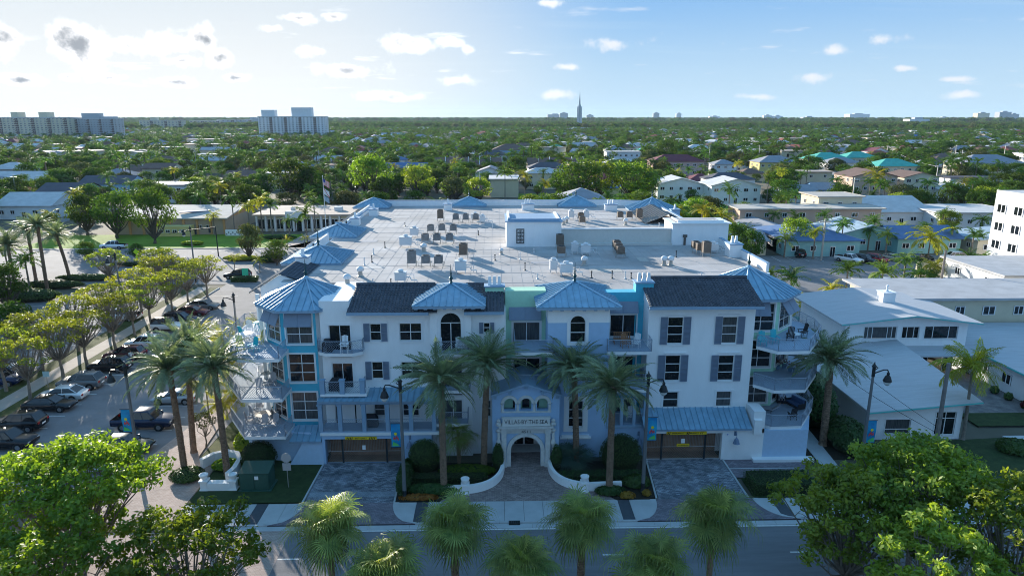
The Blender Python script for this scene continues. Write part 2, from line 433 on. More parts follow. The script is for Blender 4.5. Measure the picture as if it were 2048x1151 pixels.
def window(x0, x1, z0, z1, y, cols=1, rows=2, arch=0.0, frame=TRIM, parent=None, ring=.13, vbars=None, glass=None, M=None):
    """frame = surround + mullions (one mesh), each pane a child of its own; arch = height of a round head above z1"""
    mb = MB(); pr = .045
    # surround, set proud of the wall
    if ring:
        mb.box(x0 - ring, x0, y - pr, y + .02, z0 - ring, z1 + (0 if arch else ring))
        mb.box(x1, x1 + ring, y - pr, y + .02, z0 - ring, z1 + (0 if arch else ring))
        mb.box(x0, x1, y - pr - .03, y + .02, z0 - ring, z0)
        if not arch: mb.box(x0, x1, y - pr, y + .02, z1, z1 + ring)
    t = .05
    mb.box(x0, x0 + t, y + .05, y + .12, z0, z1); mb.box(x1 - t, x1, y + .05, y + .12, z0, z1)
    mb.box(x0 + t, x1 - t, y + .05, y + .12, z0, z0 + t); mb.box(x0 + t, x1 - t, y + .05, y + .12, z1 - t, z1)
    n = 12; cx, r = (x0 + x1) / 2, (x1 - x0) / 2
    if arch:
        for k in range(n):
            a0, a1 = PI * k / n, PI * (k + 1) / n
            for (ra, rb, ya, yb) in (((r), r + ring, y - pr, y + .02), (r - t, r, y + .05, y + .12)):
                if ra >= r and not ring: continue
                sc_ = arch / r
                P = [(cx + q * math.cos(a), z1 + q * math.sin(a) * sc_) for q, a in ((ra, a0), (rb, a0), (rb, a1), (ra, a1))]
                mb.xprism(P, ya, yb)
    xs = [x0 + t + (x1 - x0 - 2 * t) * k / cols for k in range(cols + 1)] if vbars is None else [x0 + t] + [x0 + (x1 - x0) * q for q in vbars] + [x1 - t]
    zs = [z0 + t + (z1 - z0 - 2 * t) * k / rows for k in range(rows + 1)] if isinstance(rows, int) else [z0 + t] + [z0 + (z1 - z0) * q for q in rows] + [z1 - t]
    for x in xs[1:-1]: mb.box(x - .03, x + .03, y + .05, y + .115, z0 + t, z1 - t)
    for z in zs[1:-1]: mb.box(x0 + t, x1 - t, y + .052, y + .113, z - .03, z + .03)
    w = obj('window', mb, frame, parent or BLD)
    g = glass or (mat('curtained_glass', (.075, .08, .085), .12, spec=.6, var=.5, vs_=2.5, streak=(4, 4, .3)) if RND.random() < .3 else GLASS)
    for i in range(len(xs) - 1):
        for j in range(len(zs) - 1):
            p = MB(); tl = RND.uniform(-.006, .006); tz = RND.uniform(-.006, .006)
            a, b, c, d = xs[i] + .012, xs[i + 1] - .012, zs[j] + .012, zs[j + 1] - .012
            p.add([(a, y + .09 + tl, c), (b, y + .09 - tl, c), (b, y + .09 - tl + tz, d), (a, y + .09 + tl + tz, d), (a, y + .11, c), (b, y + .11, c), (b, y + .11, d), (a, y + .11, d)],
                  [(0, 1, 2, 3), (7, 6, 5, 4), (0, 4, 5, 1), (3, 2, 6, 7)])
            obj('pane', p, g, w)
    if arch:
        p = MB(); p.xprism([(cx + (r - .06) * math.cos(PI * k / n), z1 + .01 + (arch - .06) * math.sin(PI * k / n)) for k in range(n + 1)], y + .09, y + .11)
        obj('pane', p, g, w)
    return w

def spandrel(mb, x0, x1, zs, arch, y, depth=.16, mi=0, ztop=None):
    n = 12; cx, r = (x0 + x1) / 2, (x1 - x0) / 2; zt = ztop or zs + arch
    for k in range(n):
        a0, a1 = PI * k / n, PI * (k + 1) / n
        p0, p1 = (cx + r * math.cos(a0), zs + arch * math.sin(a0)), (cx + r * math.cos(a1), zs + arch * math.sin(a1))
        mb.quad((p0[0], y, p0[1]), (p0[0], y, zt), (p1[0], y, zt), (p1[0], y, p1[1]), mi)
        mb.quad((p0[0], y, p0[1]), (p1[0], y, p1[1]), (p1[0], y + depth, p1[1]), (p0[0], y + depth, p0[1]), mi)

def shutter(x0, x1, z0, z1, y):
    mb = MB(); t = .05
    mb.box(x0, x0 + t, y - .06, y, z0, z1); mb.box(x1 - t, x1, y - .06, y, z0, z1)
    for z in (z0, (z0 + z1) / 2 - t / 2, z1 - t): mb.box(x0 + t, x1 - t, y - .06, y, z, z + t)
    n = int((z1 - z0) / .11)
    for k in range(n):
        z = z0 + (k + .5) * (z1 - z0) / n
        mb.obox(((x0 + x1) / 2, y - .032, z), (x1 - x0 - 2 * t, .012, .085), 0, 0, rad(28))
    mb.box(x0 + t, x1 - t, y - .008, y, z0 + t, z1 - t)
    obj('shutter', mb, SHUT, BLD)

def bay(x0, x1, Y, Yb, z0, z1, m, wins=(), bands=(), name='wall'):
    holes, spans = [], []
    for w in wins:
        box = pxbox(*w[0], Y) if len(w[0]) == 4 else w[0]
        holes.append((box[0], box[1], box[2], box[3] + w[1].get('arch', 0)))
        if w[1].get('arch'): spans.append((box[0], box[1], box[3], w[1]['arch']))
        k = dict(w[1]); sh = k.pop('shut', None)
        window(*box, Y, **k)
        if sh:
            wd = (box[1] - box[0]) * sh
            shutter(box[0] - .02 - wd, box[0] - .02, box[2] - .04, box[3] + .04, Y - .05); shutter(box[1] + .02, box[1] + wd + .02, box[2] - .04, box[3] + .04, Y - .05)
    mb = MB()
    zs = [z0] + [b[0] for b in bands] + [z1]; ms = [0] + [b[1] for b in bands]
    for i in range(len(zs) - 1):
        wallface(mb, x0, x1, zs[i], zs[i + 1], Y, [(h[0], h[1], max(h[2], zs[i]), min(h[3], zs[i + 1])) for h in holes if h[2] < zs[i + 1] and h[3] > zs[i]], mi=ms[i])
        for xx in (x0, x1):
            mb.quad((xx, Y, zs[i]), (xx, Yb, zs[i]), (xx, Yb, zs[i + 1]), (xx, Y, zs[i + 1]), ms[i])
    for s in spans: spandrel(mb, s[0], s[1], s[2], s[3], Y, mi=ms[-1])
    mb.quad((x0, Y, z1), (x1, Y, z1), (x1, Yb, z1), (x0, Yb, z1))
    return obj(name, mb, m if isinstance(m, list) else [m], BLD)

# --- railings with the diagonal (Chippendale) pattern
def diag(mb, P, U_, x0, x1, z0, z1, sgn, sp, r=.012):
    c = x0 + z0 if sgn > 0 else x0 - z1
    c += sp * .5
    while True:
        pts = []
        if sgn > 0:   # x + z = c
            if c >= x1 + z1: break
            pts = [(max(x0, c - z1), min(z1, c - max(x0, c - z1))), (min(x1, c - z0), max(z0, c - min(x1, c - z0)))]
        else:         # x - z = c
            if c >= x1 - z0: break
            pts = [(max(x0, c + z0), max(z0, max(x0, c + z0) - c)), (min(x1, c + z1), min(z1, min(x1, c + z1) - c))]
        a, b = pts
        if abs(a[0] - b[0]) > .04:
            mb.tube([P + U_ * a[0] + Vector((0, 0, a[1])), P + U_ * b[0] + Vector((0, 0, b[1]))], r, 3, cap=False)
        c += sp
def railing(pts, z, parent, h=1.05, m=None, closed=False, name='railing', step=1.5, r=.022):
    mb = MB()
    for i in range(len(pts) - 1 + (1 if closed else 0)):
        p, q = Vector((*pts[i], 0)), Vector((*pts[(i + 1) % len(pts)], 0))
        Lg = (q - p).length; U_ = (q - p).normalized(); n = max(1, round(Lg / step)); P = Vector((p.x, p.y, z))
        for t in (.09, h): mb.tube([P + Vector((0, 0, t)), P + U_ * Lg + Vector((0, 0, t))], .032 if t == h else .024, 4, cap=False)
        for k in range(n + 1):
            mb.tube([P + U_ * (Lg * k / n), P + U_ * (Lg * k / n) + Vector((0, 0, h + .02))], .026, 4)
        for k in range(n):
            a, b = Lg * k / n + .02, Lg * (k + 1) / n - .02; m_ = (a + b) / 2; zm = (h + .09) / 2
            diag(mb, P, U_, a, m_, zm, h, 1, .2, r * .8); diag(mb, P, U_, m_, b, zm, h, -1, .2, r * .8)
            diag(mb, P, U_, a, m_, .09, zm, -1, .2, r * .8); diag(mb, P, U_, m_, b, .09, zm, 1, .2, r * .8)
    return obj(name, mb, m or RAILM, parent)
def balcony(poly, z, rail, th=.28, m=None, mf=None, h=1.05):
    mb = MB(); mb.prism(poly, z - th, z, 0, 1)
    mb2 = [(p[0], p[1]) for p in poly]
    b = obj('balcony', mb, [m or TRIM, mf or SLABM], BLD)
    railing(rail, z, b, h)
    return b

# --- standing-seam metal roof faces
def metal_face(e0, e1, q0, q1, parent, step=.55, single=None, m=None):
    e0, e1, q0, q1 = map(Vector, (e0, e1, q0, q1))
    Lg = (e1 - e0).length; U_ = (e1 - e0).normalized(); n = max(2, round(Lg / step))
    Vn = (q0 - e0) - U_ * (q0 - e0).dot(U_); Hn = Vn.length; V_ = Vn.normalized(); Nn = U_.cross(V_)
    if Nn.z < 0: Nn = -Nn
    s0, s1 = (q0 - e0).dot(U_), (q1 - e0).dot(U_)
    def top(s):
        t = 1.0
        if s0 > 1e-6: t = min(t, s / s0)
        if Lg - s1 > 1e-6: t = min(t, (Lg - s) / (Lg - s1))
        return max(0., t) * Hn
    def P(s, t, o=0.): return e0 + U_ * s + V_ * t + Nn * o
    for k in range(n):
        a, b = Lg * k / n + .012, Lg * (k + 1) / n - .012
        bs = [a] + [x for x in sorted({s0, s1}) if a < x < b] + [b]
        if s0 < -1e-6 or s1 > Lg + 1e-6: bs = [a, b]
        mb = single or MB()
        pts = [P(a, 0), P(b, 0)] + [P(x, top(x)) for x in reversed(bs)]
        off = Nn * -.03
        nn = len(pts)
        mb.add(pts + [p + off for p in pts], [tuple(range(nn))] + [(i, (i + 1) % nn, nn + (i + 1) % nn, nn + i) for i in range(nn)])
        if k > 0:
            x = a; tt = top(x)
            if tt > .1:
                w, hh = .028, .085
                mb.add([P(x - w, 0, 0), P(x + w, 0, 0), P(x + w, tt, 0), P(x - w, tt, 0), P(x - w, 0, hh), P(x + w, 0, hh), P(x + w, tt, hh), P(x - w, tt, hh)],
                       [(4, 5, 6, 7), (0, 1, 5, 4), (1, 2, 6, 5), (3, 0, 4, 7)])
        if single is None: obj('metal_panel', mb, m or METAL, parent)
def finial(x, y, z, h=1.7):
    mb = MB()
    mb.lathe([(.17, 0), (.19, .08), (.10, .18), (.08, .3), (.16, .42), (.17, .52), (.09, .62), (.055, .8), (.09, .9), (.05, 1.0), (.015, h)], (x, y, z), 10)
    obj('finial', mb, mat('finial_green', (.02, .07, .08), .45, metal=.4), BLD)
def hip_roof(x0, x1, y0, y1, ze, zr, fine=True, ridge=None, drop=.22, fin=True):
    """ridge: None = pyramid, 'x' or 'y' = ridge along that axis"""
    mb = MB()
    cx, cy = (x0 + x1) / 2, (y0 + y1) / 2
    if ridge == 'x': r0, r1 = (x0 + (y1 - y0) / 2, cy), (x1 - (y1 - y0) / 2, cy)
    elif ridge == 'y': r0, r1 = (cx, y0 + (x1 - x0) / 2), (cx, y1 - (x1 - x0) / 2)
    else: r0 = r1 = (cx, cy)
    E4 = [(x0, y0, ze), (x1, y0, ze), (x1, y1, ze), (x0, y1, ze)]
    A, B = (*r0, zr), (*r1, zr)
    mb.box(x0 + .03, x1 - .03, y0 + .03, y1 - .03, ze - drop, ze - .032)
    hips = [(E4[0], A), (E4[3], A if ridge != 'y' else B), (E4[1], B if ridge != 'y' else A), (E4[2], B)]
    for a, b in hips: mb.tube([Vector(a) + Vector((0, 0, .02)), Vector(b) + Vector((0, 0, .06))], .09, 6, 1)
    if ridge: mb.tube([Vector(A) + Vector((0, 0, .05)), Vector(B) + Vector((0, 0, .05))], .10, 6, 1)
    r = obj('roof', mb, [GREYB, METALT], BLD)
    sg = None if fine else MB()
    if ridge == 'y': F4 = [(E4[0], E4[1], A, A), (E4[1], E4[2], A, B), (E4[2], E4[3], B, B), (E4[3], E4[0], B, A)]
    else: F4 = [(E4[0], E4[1], A, B), (E4[1], E4[2], B, B), (E4[2], E4[3], B, A), (E4[3], E4[0], A, A)]
    for f in F4: metal_face(*f, r, single=sg)
    if sg: obj('metal_cladding', sg, METAL, r)
    if fin: finial(cx, cy, zr)
    return r
def oct_roof(cx, cy, R, ze, zr, fine=True, skip=()):
    mb = MB(); P8 = [(cx + R * math.cos(rad(22.5 + 45 * k)), cy + R * math.sin(rad(22.5 + 45 * k)), ze) for k in range(8)]
    mb.prism([(cx + (p[0] - cx) * .99, cy + (p[1] - cy) * .99) for p in P8], ze - .22, ze - .035)
    for p in P8: mb.tube([Vector(p) + Vector((0, 0, .03)), Vector((cx, cy, zr + .05))], .085, 6, 1)
    mb.lathe([(.3, 0), (.26, .1), (.1, .25)], (cx, cy, zr - .05), 8, 1)
    r = obj('roof', mb, [GREYB, METALT], BLD)
    sg = None if fine else MB()
    for k in range(8):
        metal_face(P8[k], P8[(k + 1) % 8], (cx, cy, zr), (cx, cy, zr), r, step=.6, single=sg)
    if sg: obj('metal_cladding', sg, METAL, r)
    finial(cx, cy, zr)
def tile_slope(x0, x1, ye, ze, yr, zr, m, name='roof_tiles', axis='x', thick=.05):
    """barrel tiles as real relief; slope runs from the eave (ye, ze) to the ridge (yr, zr) along y; axis 'y' swaps x and y"""
    Lg = math.hypot(yr - ye, zr - ze); nr = max(3, round(Lg / .33)); nc = max(3, round((x1 - x0) / .30))
    dy, dz = (yr - ye) / Lg, (zr - ze) / Lg; ny, nz = -dz * (1 if dy > 0 else -1), abs(dy)
    V = []
    def P(x, s, o):
        p = (x, ye + dy * s + ny * o, ze + dz * s + nz * o)
        return p if axis == 'x' else (p[1], p[0], p[2])
    prof = [(0, .02), (.18, .06), (.5, .10), (.82, .06), (1, .02)]
    for r in range(nr):
        s0, s1 = Lg * r / nr - .02, Lg * (r + 1) / nr + .03
        for c in range(nc):
            jx = RND.uniform(-.012, .012); lift = RND.uniform(0, .018)
            xa, w = x0 + (x1 - x0) * c / nc + jx, (x1 - x0) / nc
            for k in range(4):
                (u0, h0), (u1, h1) = prof[k], prof[k + 1]
                a, b = xa + u0 * w, xa + u1 * w
                V.append([P(a, s0, h0 + thick + lift), P(b, s0, h1 + thick + lift), P(b, s1, h1), P(a, s1, h0)])
                V.append([P(a, s0, 0), P(b, s0, 0), P(b, s0, h1 + thick + lift), P(a, s0, h0 + thick + lift)])
    o = obj(name, npmesh(name, V, m), None, BLD, kind='stuff')
    return o

# --- body of the building
bd = MB()
body_poly = [(-20.4, 9.0), (-13.6, 9.0), (-13.6, 4.4), (21.9, 4.4), (21.9, 8.6), (25.6, 11.4), (27.2, 12), (27.2, 64), (20, 66), (-21, 66), (-21, 30)]
bd.prism(body_poly, 0, ROOFZ - .01)
obj('wall', bd, WHITE, BLD)
dk = MB(); dk.prism([(-20.3, 9.2), (-13.6, 8.6), (-13.6, 2.1), (-12.5, 2.1), (-12.5, 5.6), (.7, 5.6), (.7, 3.8), (12.8, 4.0), (12.8, 5.2), (22.3, 5.2), (22.3, 9), (26.9, 12), (26.9, 63.8), (20, 65.8), (-20.8, 65.8), (-20.8, 30)], ROOFZ, ROOFZ + .02)
# roof membrane: welded strips, each laid with a slight lap
rd = obj('roof_deck', dk, DECK, BLD)
lap = MB()
for i in range(46):
    x = -19.6 + i * 1.0 + RND.uniform(-.06, .06)
    if RND.random() < .15: continue
    lap.box(x, x + .03, 9.5 if x < -13.6 else 5.9, 65.0, ROOFZ + .021, ROOFZ + .032 + .002 * (i % 3))
for j in range(14):
    y = 8 + 4.2 * j + RND.uniform(-.5, .5)
    lap.box(-19.6, 26.5, y, y + .035, ROOFZ + .0215, ROOFZ + .037)
obj('membrane_lap', lap, mat('membrane_lap', (.375, .365, .36), .9, var=.2, vs_=.3), rd)
for k in range(16):
    x, y = RND.uniform(-17, 22), RND.uniform(10, 58); w, d = RND.uniform(1.0, 3.5), RND.uniform(.8, 2.2)
    obj('roof_patch', MB().box(x, x + w, y, y + d, ROOFZ + .038, ROOFZ + .044), mat('roof_patch_%d' % (k % 3), ((.36, .36, .38), (.52, .50, .48), (.42, .40, .37))[k % 3], .9, var=.15), rd)
pe = MB()   # parapets round the deck
def para(p, q, h=.35, w=.3, mi=0):
    p, q = Vector((*p, 0)), Vector((*q, 0)); c = (p + q) / 2; d = q - p
    pe.obox((c.x, c.y, ROOFZ + .02 + h / 2), (d.length, w, h), math.atan2(d.y, d.x), mi)
    pe.obox((c.x, c.y, ROOFZ + .02 + h + .03), (d.length + .06, w + .08, .06), math.atan2(d.y, d.x), 1)
para((27.1, 30), (27.1, 63.8), .75); para((27.1, 12.5), (27.1, 27.5), .85); para((-20.9, 66), (20, 66), .95); para((20, 66), (27.1, 64), .95); para((-20.95, 38), (-20.95, 62), .5)
obj('parapet', pe, [WHITE, GREYB], BLD)

# left block, upper wall ------------------------------------------------
Y1 = 1.8
bay(-14.95, -12.45, Y1, 8.6, 3.05, 14.12, WHITE, [
    ((659, 650, 702, 713), dict(cols=2, rows=1, ring=.16)),
    ((666, 726, 707, 790), dict(cols=2, rows=1, ring=.16)),
    ((671, 806, 682, 862), dict(cols=1, rows=1, ring=0)),
])
bay(-12.45, -5.67, Y1, 4.6, 3.05, 13.2, WHITE, [
    ((740, 647, 762, 681), dict(cols=1, rows=2, shut=.55)),
    ((799, 646, 843, 681), dict(cols=2, rows=2)),
    ((744, 723, 766, 757), dict(cols=1, rows=2, shut=.55)),
    ((803, 723, 845, 757), dict(cols=2, rows=2)),
    ((692, 806, 714, 862), dict(cols=2, rows=1, ring=0)),
    ((749, 806, 770, 831), dict(cols=1, rows=2, ring=.06)),
    ((806, 806, 838, 831), dict(cols=2, rows=2, ring=.06)),
])
bay(-5.67, -2.2, 1.4, 4.6, 0, 13.9, WHITE, [
    ((881, 645, 923, 706), dict(cols=2, rows=1, arch=.88, ring=.28)),
    ((885, 728, 925, 790), dict(cols=2, rows=1)),
    ((888, 799, 925, 842), dict(cols=2, rows=1)),
])
bay(-2.2, .72, Y1, 4.6, 0, 13.15, WHITE, [
    ((967, 645, 980, 665), dict(cols=1, rows=2, shut=.62, ring=.05)),
    ((972, 800, 982, 832), dict(cols=1, rows=2, ring=.1)),
])
# green recess with sliding doors
bay(.72, 4.25, 3.6, 5, 0, 14.45, MINT, [
    ((1026, 644, 1080, 686), dict(cols=2, rows=1, ring=.14)),
    ((1026, 716, 1080, 757), dict(cols=2, rows=1, ring=.14)),
])
# middle tower bay, white above a blue band
bay(4.25, 9.42, .9, 4.6, 0, 13.85, [BLUEW, WHITE], [
    ((1140, 645, 1171, 684), dict(cols=1, rows=2, arch=.62, ring=.26)),
    ((1140, 716, 1171, 757), dict(cols=1, rows=3, ring=.16)),
    ((1137, 801, 1166, 853), dict(cols=1, rows=3, ring=.42)),
], bands=[(12.35, 1)])
sb = MB(); q = pxbox(1126, 790, 1177, 868, .9); sb.box(q[0] - .1, q[1] + .1, .68, .9, q[2] - .16, q[2]); sb.box(q[0] - .25, q[1] + .25, .62, .9, q[2] - .30, q[2] - .16)
obj('window_sill', sb, WHITE, BLD)
# turquoise recess
bay(9.42, 12.9, 3.9, 5, 0, 14.2, TURQ, [
    ((1220, 629, 1272, 673), dict(cols=2, rows=1, ring=.12)),
    ((1218, 712, 1270, 757), dict(cols=2, rows=1, ring=.12)),
    ((1222, 797, 1264, 850), dict(cols=2, rows=1, ring=.12)),
])
# right block
bay(12.9, 22.05, Y1, 4.6, 0, 13.5, WHITE, [
    ((1335, 634, 1366, 687), dict(cols=1, rows=(.35, .66), shut=.46)),
    ((1444, 633, 1474, 686), dict(cols=1, rows=(.35, .66), shut=.46)),
    ((1330, 710, 1360, 761), dict(cols=1, rows=(.33, .66), shut=.48)),
    ((1436, 710, 1467, 760), dict(cols=1, rows=(.33, .66), shut=.46)),
    ((1326, 783, 1356, 814), dict(cols=1, rows=2, ring=.18)),
    ((1432, 782, 1462, 812), dict(cols=1, rows=2, ring=.18)),
])
br = MB()
for (u, v) in ((1352, 629), (1459, 628), (1350, 705), (1458, 704)):
    p = FY(u, v, Y1); br.box(p.x - .95, p.x + .95, Y1 - .12, Y1 - .003, p.z - .05, p.z + .03)
obj('storm_awning_rail', br, TRIM, BLD)

# chimney stacks and the raised turquoise side wall
def chimney(x, y, z0, z1, w, d, m, flues=3, fh=.75):
    mb = MB(); mb.box(x - w / 2, x + w / 2, y - d / 2, y + d / 2, z0, z1, 0)
    mb.box(x - w / 2 - .1, x + w / 2 + .1, y - d / 2 - .1, y + d / 2 + .1, z1, z1 + .12, 1)
    c = obj('chimney', mb, [m, GREYB], BLD)
    for k in range(flues):
        fx = x + (k - (flues - 1) / 2) * .42; f = MB()
        f.add([(fx - .17, y - .16, z1 + .12), (fx + .17, y - .16, z1 + .12), (fx + .17, y + .16, z1 + .12), (fx - .17, y + .16, z1 + .12),
               (fx - .11, y - .1, z1 + .12 + fh), (fx + .11, y - .1, z1 + .12 + fh), (fx + .11, y + .1, z1 + .12 + fh), (fx - .11, y + .1, z1 + .12 + fh)],
              [(0, 1, 5, 4), (1, 2, 6, 5), (2, 3, 7, 6), (3, 0, 4, 7), (4, 5, 6, 7)])
        obj('flue', f, TRIM, c)
p = FY(989, 577, 4.6); chimney(p.x, 4.6, 12.5, 14.65, 1.65, 1.0, MINT)
p = FY(1290, 567, 4.4); chimney(p.x - .1, 4.5, 0.5, 14.95, 1.55, 1.1, TURQ)
chimney(26.6, 28.6, 13.5, 16.0, 1.3, 1.5, WHITE, 2); p = G(1503, 528, 14.1)
chimney(26.4, 20.6, 13.5, 15.4, 1.4, 1.6, WHITE, 2)
for (u, v, m, n) in ((748, 431, WHITE, 1), (607, 532, WHITE, 1), (711, 450, WHITE, 1), (896, 420, WHITE, 1), (1056, 420, WHITE, 3), (1221, 421, WHITE, 3), (1349, 432, BLUEW, 1)):
    p = G(u, v, ROOFZ); chimney(p.x, p.y, 13.5, ROOFZ + 1.0, 2.0 if n > 1 else 1.3, 1.2, m, n)

# octagonal corner towers ----------------------------------------------
def tower(cx, cy, R, z1, m, sides, wm=TRIM, spandrels=True):
    P8 = [Vector((cx + R * math.cos(rad(22.5 + 45 * k)), cy + R * math.sin(rad(22.5 + 45 * k)), 0)) for k in range(8)]
    core = MB(); core.prism([(p.x + (cx - p.x) * .06, p.y + (cy - p.y) * .06) for p in P8], 0, z1); obj('wall', core, WHITE, BLD)
    for k in sides:
        a, b = P8[k], P8[(k + 1) % 8]; U_ = (b - a).normalized(); n_ = Vector((U_.y, -U_.x, 0)); Lg = (b - a).length
        ang_ = math.atan2(U_.y, U_.x)
        mb = MB(); holes = []
        for z0 in (3.4, 6.9, 10.35):
            holes.append((.34, Lg - .34, z0, z0 + 2.55))
        wallface(mb, 0, Lg, 2.6, z1, 0, holes, depth=.2)
        o = obj('tower_wall', mb, m, BLD, loc=(a.x, a.y, 0), rz=ang_)
        for h in holes:
            window(h[0], h[1], h[2], h[3], 0, cols=2, rows=3, ring=.13, parent=o)
tower(-16.75, 5.3, 3.75, 13.2, TURQ, [4, 5])
tower(23.7, 8.3, 4.0, 13.2, MINT, [4, 5, 6])
oct_roof(-16.85, 5.35, 4.45, 13.42, 15.3)
oct_roof(23.6, 8.3, 4.75, 13.42, 15.45)

# front hip roofs
hip_roof(-7.0, -.95, .5, 7.4, 13.95, 15.05)
hip_roof(3.22, 10.3, .2, 7.6, 13.86, 15.2)
for (x0, x1, y, z) in ((-6.7, -1.2, .62, 13.62), (3.5, 10.0, .35, 13.52)):
    bk = MB()
    for k in range(8):
        x = x0 + (x1 - x0) * k / 7; bk.box(x - .14, x + .14, y, y + .5, z, z + .13)
    obj('eave_bracket', bk, GREYB, BLD)
# dark tile mansards
tile_slope(-12.5, -5.0, .95, 13.28, 5.6, 14.55, TILE)
tile_slope(-2.75, .6, .95, 13.28, 5.4, 14.5, TILE)
tile_slope(12.75, 22.45, .95, 13.62, 5.6, 15.0, TILE)
fa = MB()
for x0, x1, z in ((-12.5, -5.7, 13.28), (-2.75, .6, 13.28), (12.75, 22.45, 13.62)):
    fa.box(x0, x1, .90, 1.0, z - .2, z + .06); fa.box(x0, x1, 1.0, 1.79, z - .2, z - .12)
obj('fascia', fa, GREYB, BLD)
gb = MB()
for x in (12.85, 22.2): gb.xprism([(0, 0), (0, 0), (0, 0)], 0, 0) if 0 else gb.add([(x, 1.0, 13.5), (x, 5.6, 13.5), (x, 5.6, 14.95), (x + .12, 1.0, 13.5), (x + .12, 5.6, 13.5), (x + .12, 5.6, 14.95)], [(0, 1, 2), (3, 5, 4), (0, 3, 4, 1), (1, 4, 5, 2), (2, 5, 3, 0)])
obj('gable_wall', gb, WHITE, BLD)
for x0, x1, z in ((-12.5, -5.5, 14.5), (-2.75, .6, 14.45), (12.75, 22.45, 14.98)): rk = obj('ridge_curb', MB().box(x0, x1, 5.5, 5.8, ROOFZ - .1, z + .1), TILE, BLD); obj('ridge_cap', MB().tube([(x0, 5.58, z + .14), (x1, 5.58, z + .14)], .15, 8), TILE, BLD)

# left flank: tiled gable, hips and slanting parapets
tile_slope(9.9, 16.8, -23.6, 12.75, -20.7, 14.55, TILE_LIT, axis='y'); tile_slope(9.9, 16.8, -17.4, 13.6, -20.7, 14.55, TILE, axis='y')
gw = MB(); gw.add([(-22.6, 10.1, 9), (-17.8, 10.1, 9), (-17.8, 10.1, 13.5), (-20.7, 10.1, 14.5), (-22.6, 10.1, 13.3), (-22.6, 16.5, 9), (-22.6, 16.5, 13.3)], [(0, 1, 2, 3, 4), (0, 4, 6, 5)]); obj('gable_wall', gw, WHITE, BLD)
hip_roof(-22.6, -16.3, 16.6, 23.6, 14.2, 15.45, fine=False)
hip_roof(-23.9, -17.9, 33.0, 39.8, 14.2, 15.5, fine=False, ridge='x', fin=False)
hip_roof(-24.2, -18.2, 61.5, 68, 14.3, 15.6, fine=False, fin=False)
hip_roof(-7.9, -1.7, 63.6, 68.2, 14.3, 15.6, fine=False); hip_roof(10.6, 17.2, 63, 69, 14.3, 15.8, fine=False)
oct_roof(26.2, 61.0, 4.6, 14.2, 15.9, fine=False)
tile_slope(24.2, 31, -23.8, 13.1, -21.2, 14.8, TILE_LIT, axis='y'); tile_slope(42, 60, -24.2, 13.2, -21.3, 14.8, TILE_LIT, axis='y')
tile_slope(44, 56, 21.6, 14.1, 25.0, 15.4, TILE_LIT, axis='y'); tile_slope(44, 56, 28.6, 13.4, 25.0, 15.4, TILE, axis='y')
sp_ = MB()
for y0, y1 in ((24.2, 31.0), (42, 60.)): sp_.box(-21.2, -20.95, y0, y1, ROOFZ, 14.95)
for y in (24.2, 31.0, 42., 50.0, 60.0): sp_.add([(-23.8, y, 13.2), (-21.0, y, 14.0), (-21.0, y, 15.1), (-23.8, y, 13.5), (-23.8, y + .25, 13.2), (-21.0, y + .25, 14.0), (-21.0, y + .25, 15.1), (-23.8, y + .25, 13.5)], [(0, 1, 2, 3), (7, 6, 5, 4), (3, 2, 6, 7), (1, 5, 6, 2)])
obj('slanting_parapet', sp_, WHITE, BLD)

# stair and lift tower, long low wall, plant room on the roof
st = MB(); st.box(1.16, 7.7, 26.6, 33.5, ROOFZ, 17.0); st.box(1.0, 7.86, 26.45, 33.65, 17.0, 17.1, 1)
st.box(1.3, 7.5, 26.9, 27.15, 17.1, 17.35, 1); st.box(1.3, 1.55, 27.2, 33.3, 17.1, 17.45, 0); st.box(7.3, 7.55, 27.2, 33.3, 17.1, 17.35, 0)
o = obj('roof_tower', st, [WHITE, GREYB], BLD)
lt = MB(); c0 = FY(1040.5, 472, 26.6); w = .47; h = .88
for k in range(3): lt.box(c0.x - w + k * (w - .03), c0.x - w + .06 + k * (w - .03), 26.52, 26.6, c0.z - h, c0.z + h)
for k in range(5): lt.box(c0.x - w + .06, c0.x + w, 26.53, 26.6, c0.z - h + k * (2 * h - .06) / 4, c0.z - h + .06 + k * (2 * h - .06) / 4)
for i in range(2):
    for k in range(4):
        cx, cz = c0.x - w / 2 + i * w, c0.z - h + (k + .5) * 2 * h / 4
        lt.tube([(cx + .13 * math.cos(a * PI / 4), 26.56, cz + .13 * math.sin(a * PI / 4)) for a in range(9)], .022, 4, cap=False)
        for a in range(4): lt.tube([(cx + .13 * math.cos(a * PI / 2 + PI / 4), 26.56, cz + .13 * math.sin(a * PI / 2 + PI / 4)), (cx + .28 * math.cos(a * PI / 2 + PI / 4), 26.56, cz + .26 * math.sin(a * PI / 2 + PI / 4))], .02, 3)
obj('wall_grille', lt, mat('grille_dark', (.05, .055, .06), .6), o)
lw = MB(); lw.box(7.7, 21.2, 27.9, 28.2, ROOFZ, 15.9); lw.box(7.7, 21.2, 27.8, 28.3, 15.9, 16.0, 1); lw.box(8.0, 21.2, 27.2, 27.9, ROOFZ, 14.28, 0)
obj('parapet', lw, [mat('cream_stucco', (.62, .60, .56), .9, var=.05), TRIM], BLD)
pr_ = MB(); pr_.box(21.2, 28.0, 27.4, 31.5, 9, 16.6); pr_.box(21.0, 28.3, 27.2, 31.7, 16.6, 16.72, 1); pr_.box(21.9, 27.5, 27.8, 28.0, 16.72, 16.95, 0); pr_.box(21.9, 22.1, 28, 31.2, 16.72, 16.95, 0)
pr_.box(21.6, 27.4, 28.05, 31.2, 16.725, 16.76, 2)
o = obj('roof_tower', pr_, [WHITE, TRIM, DECK], BLD)
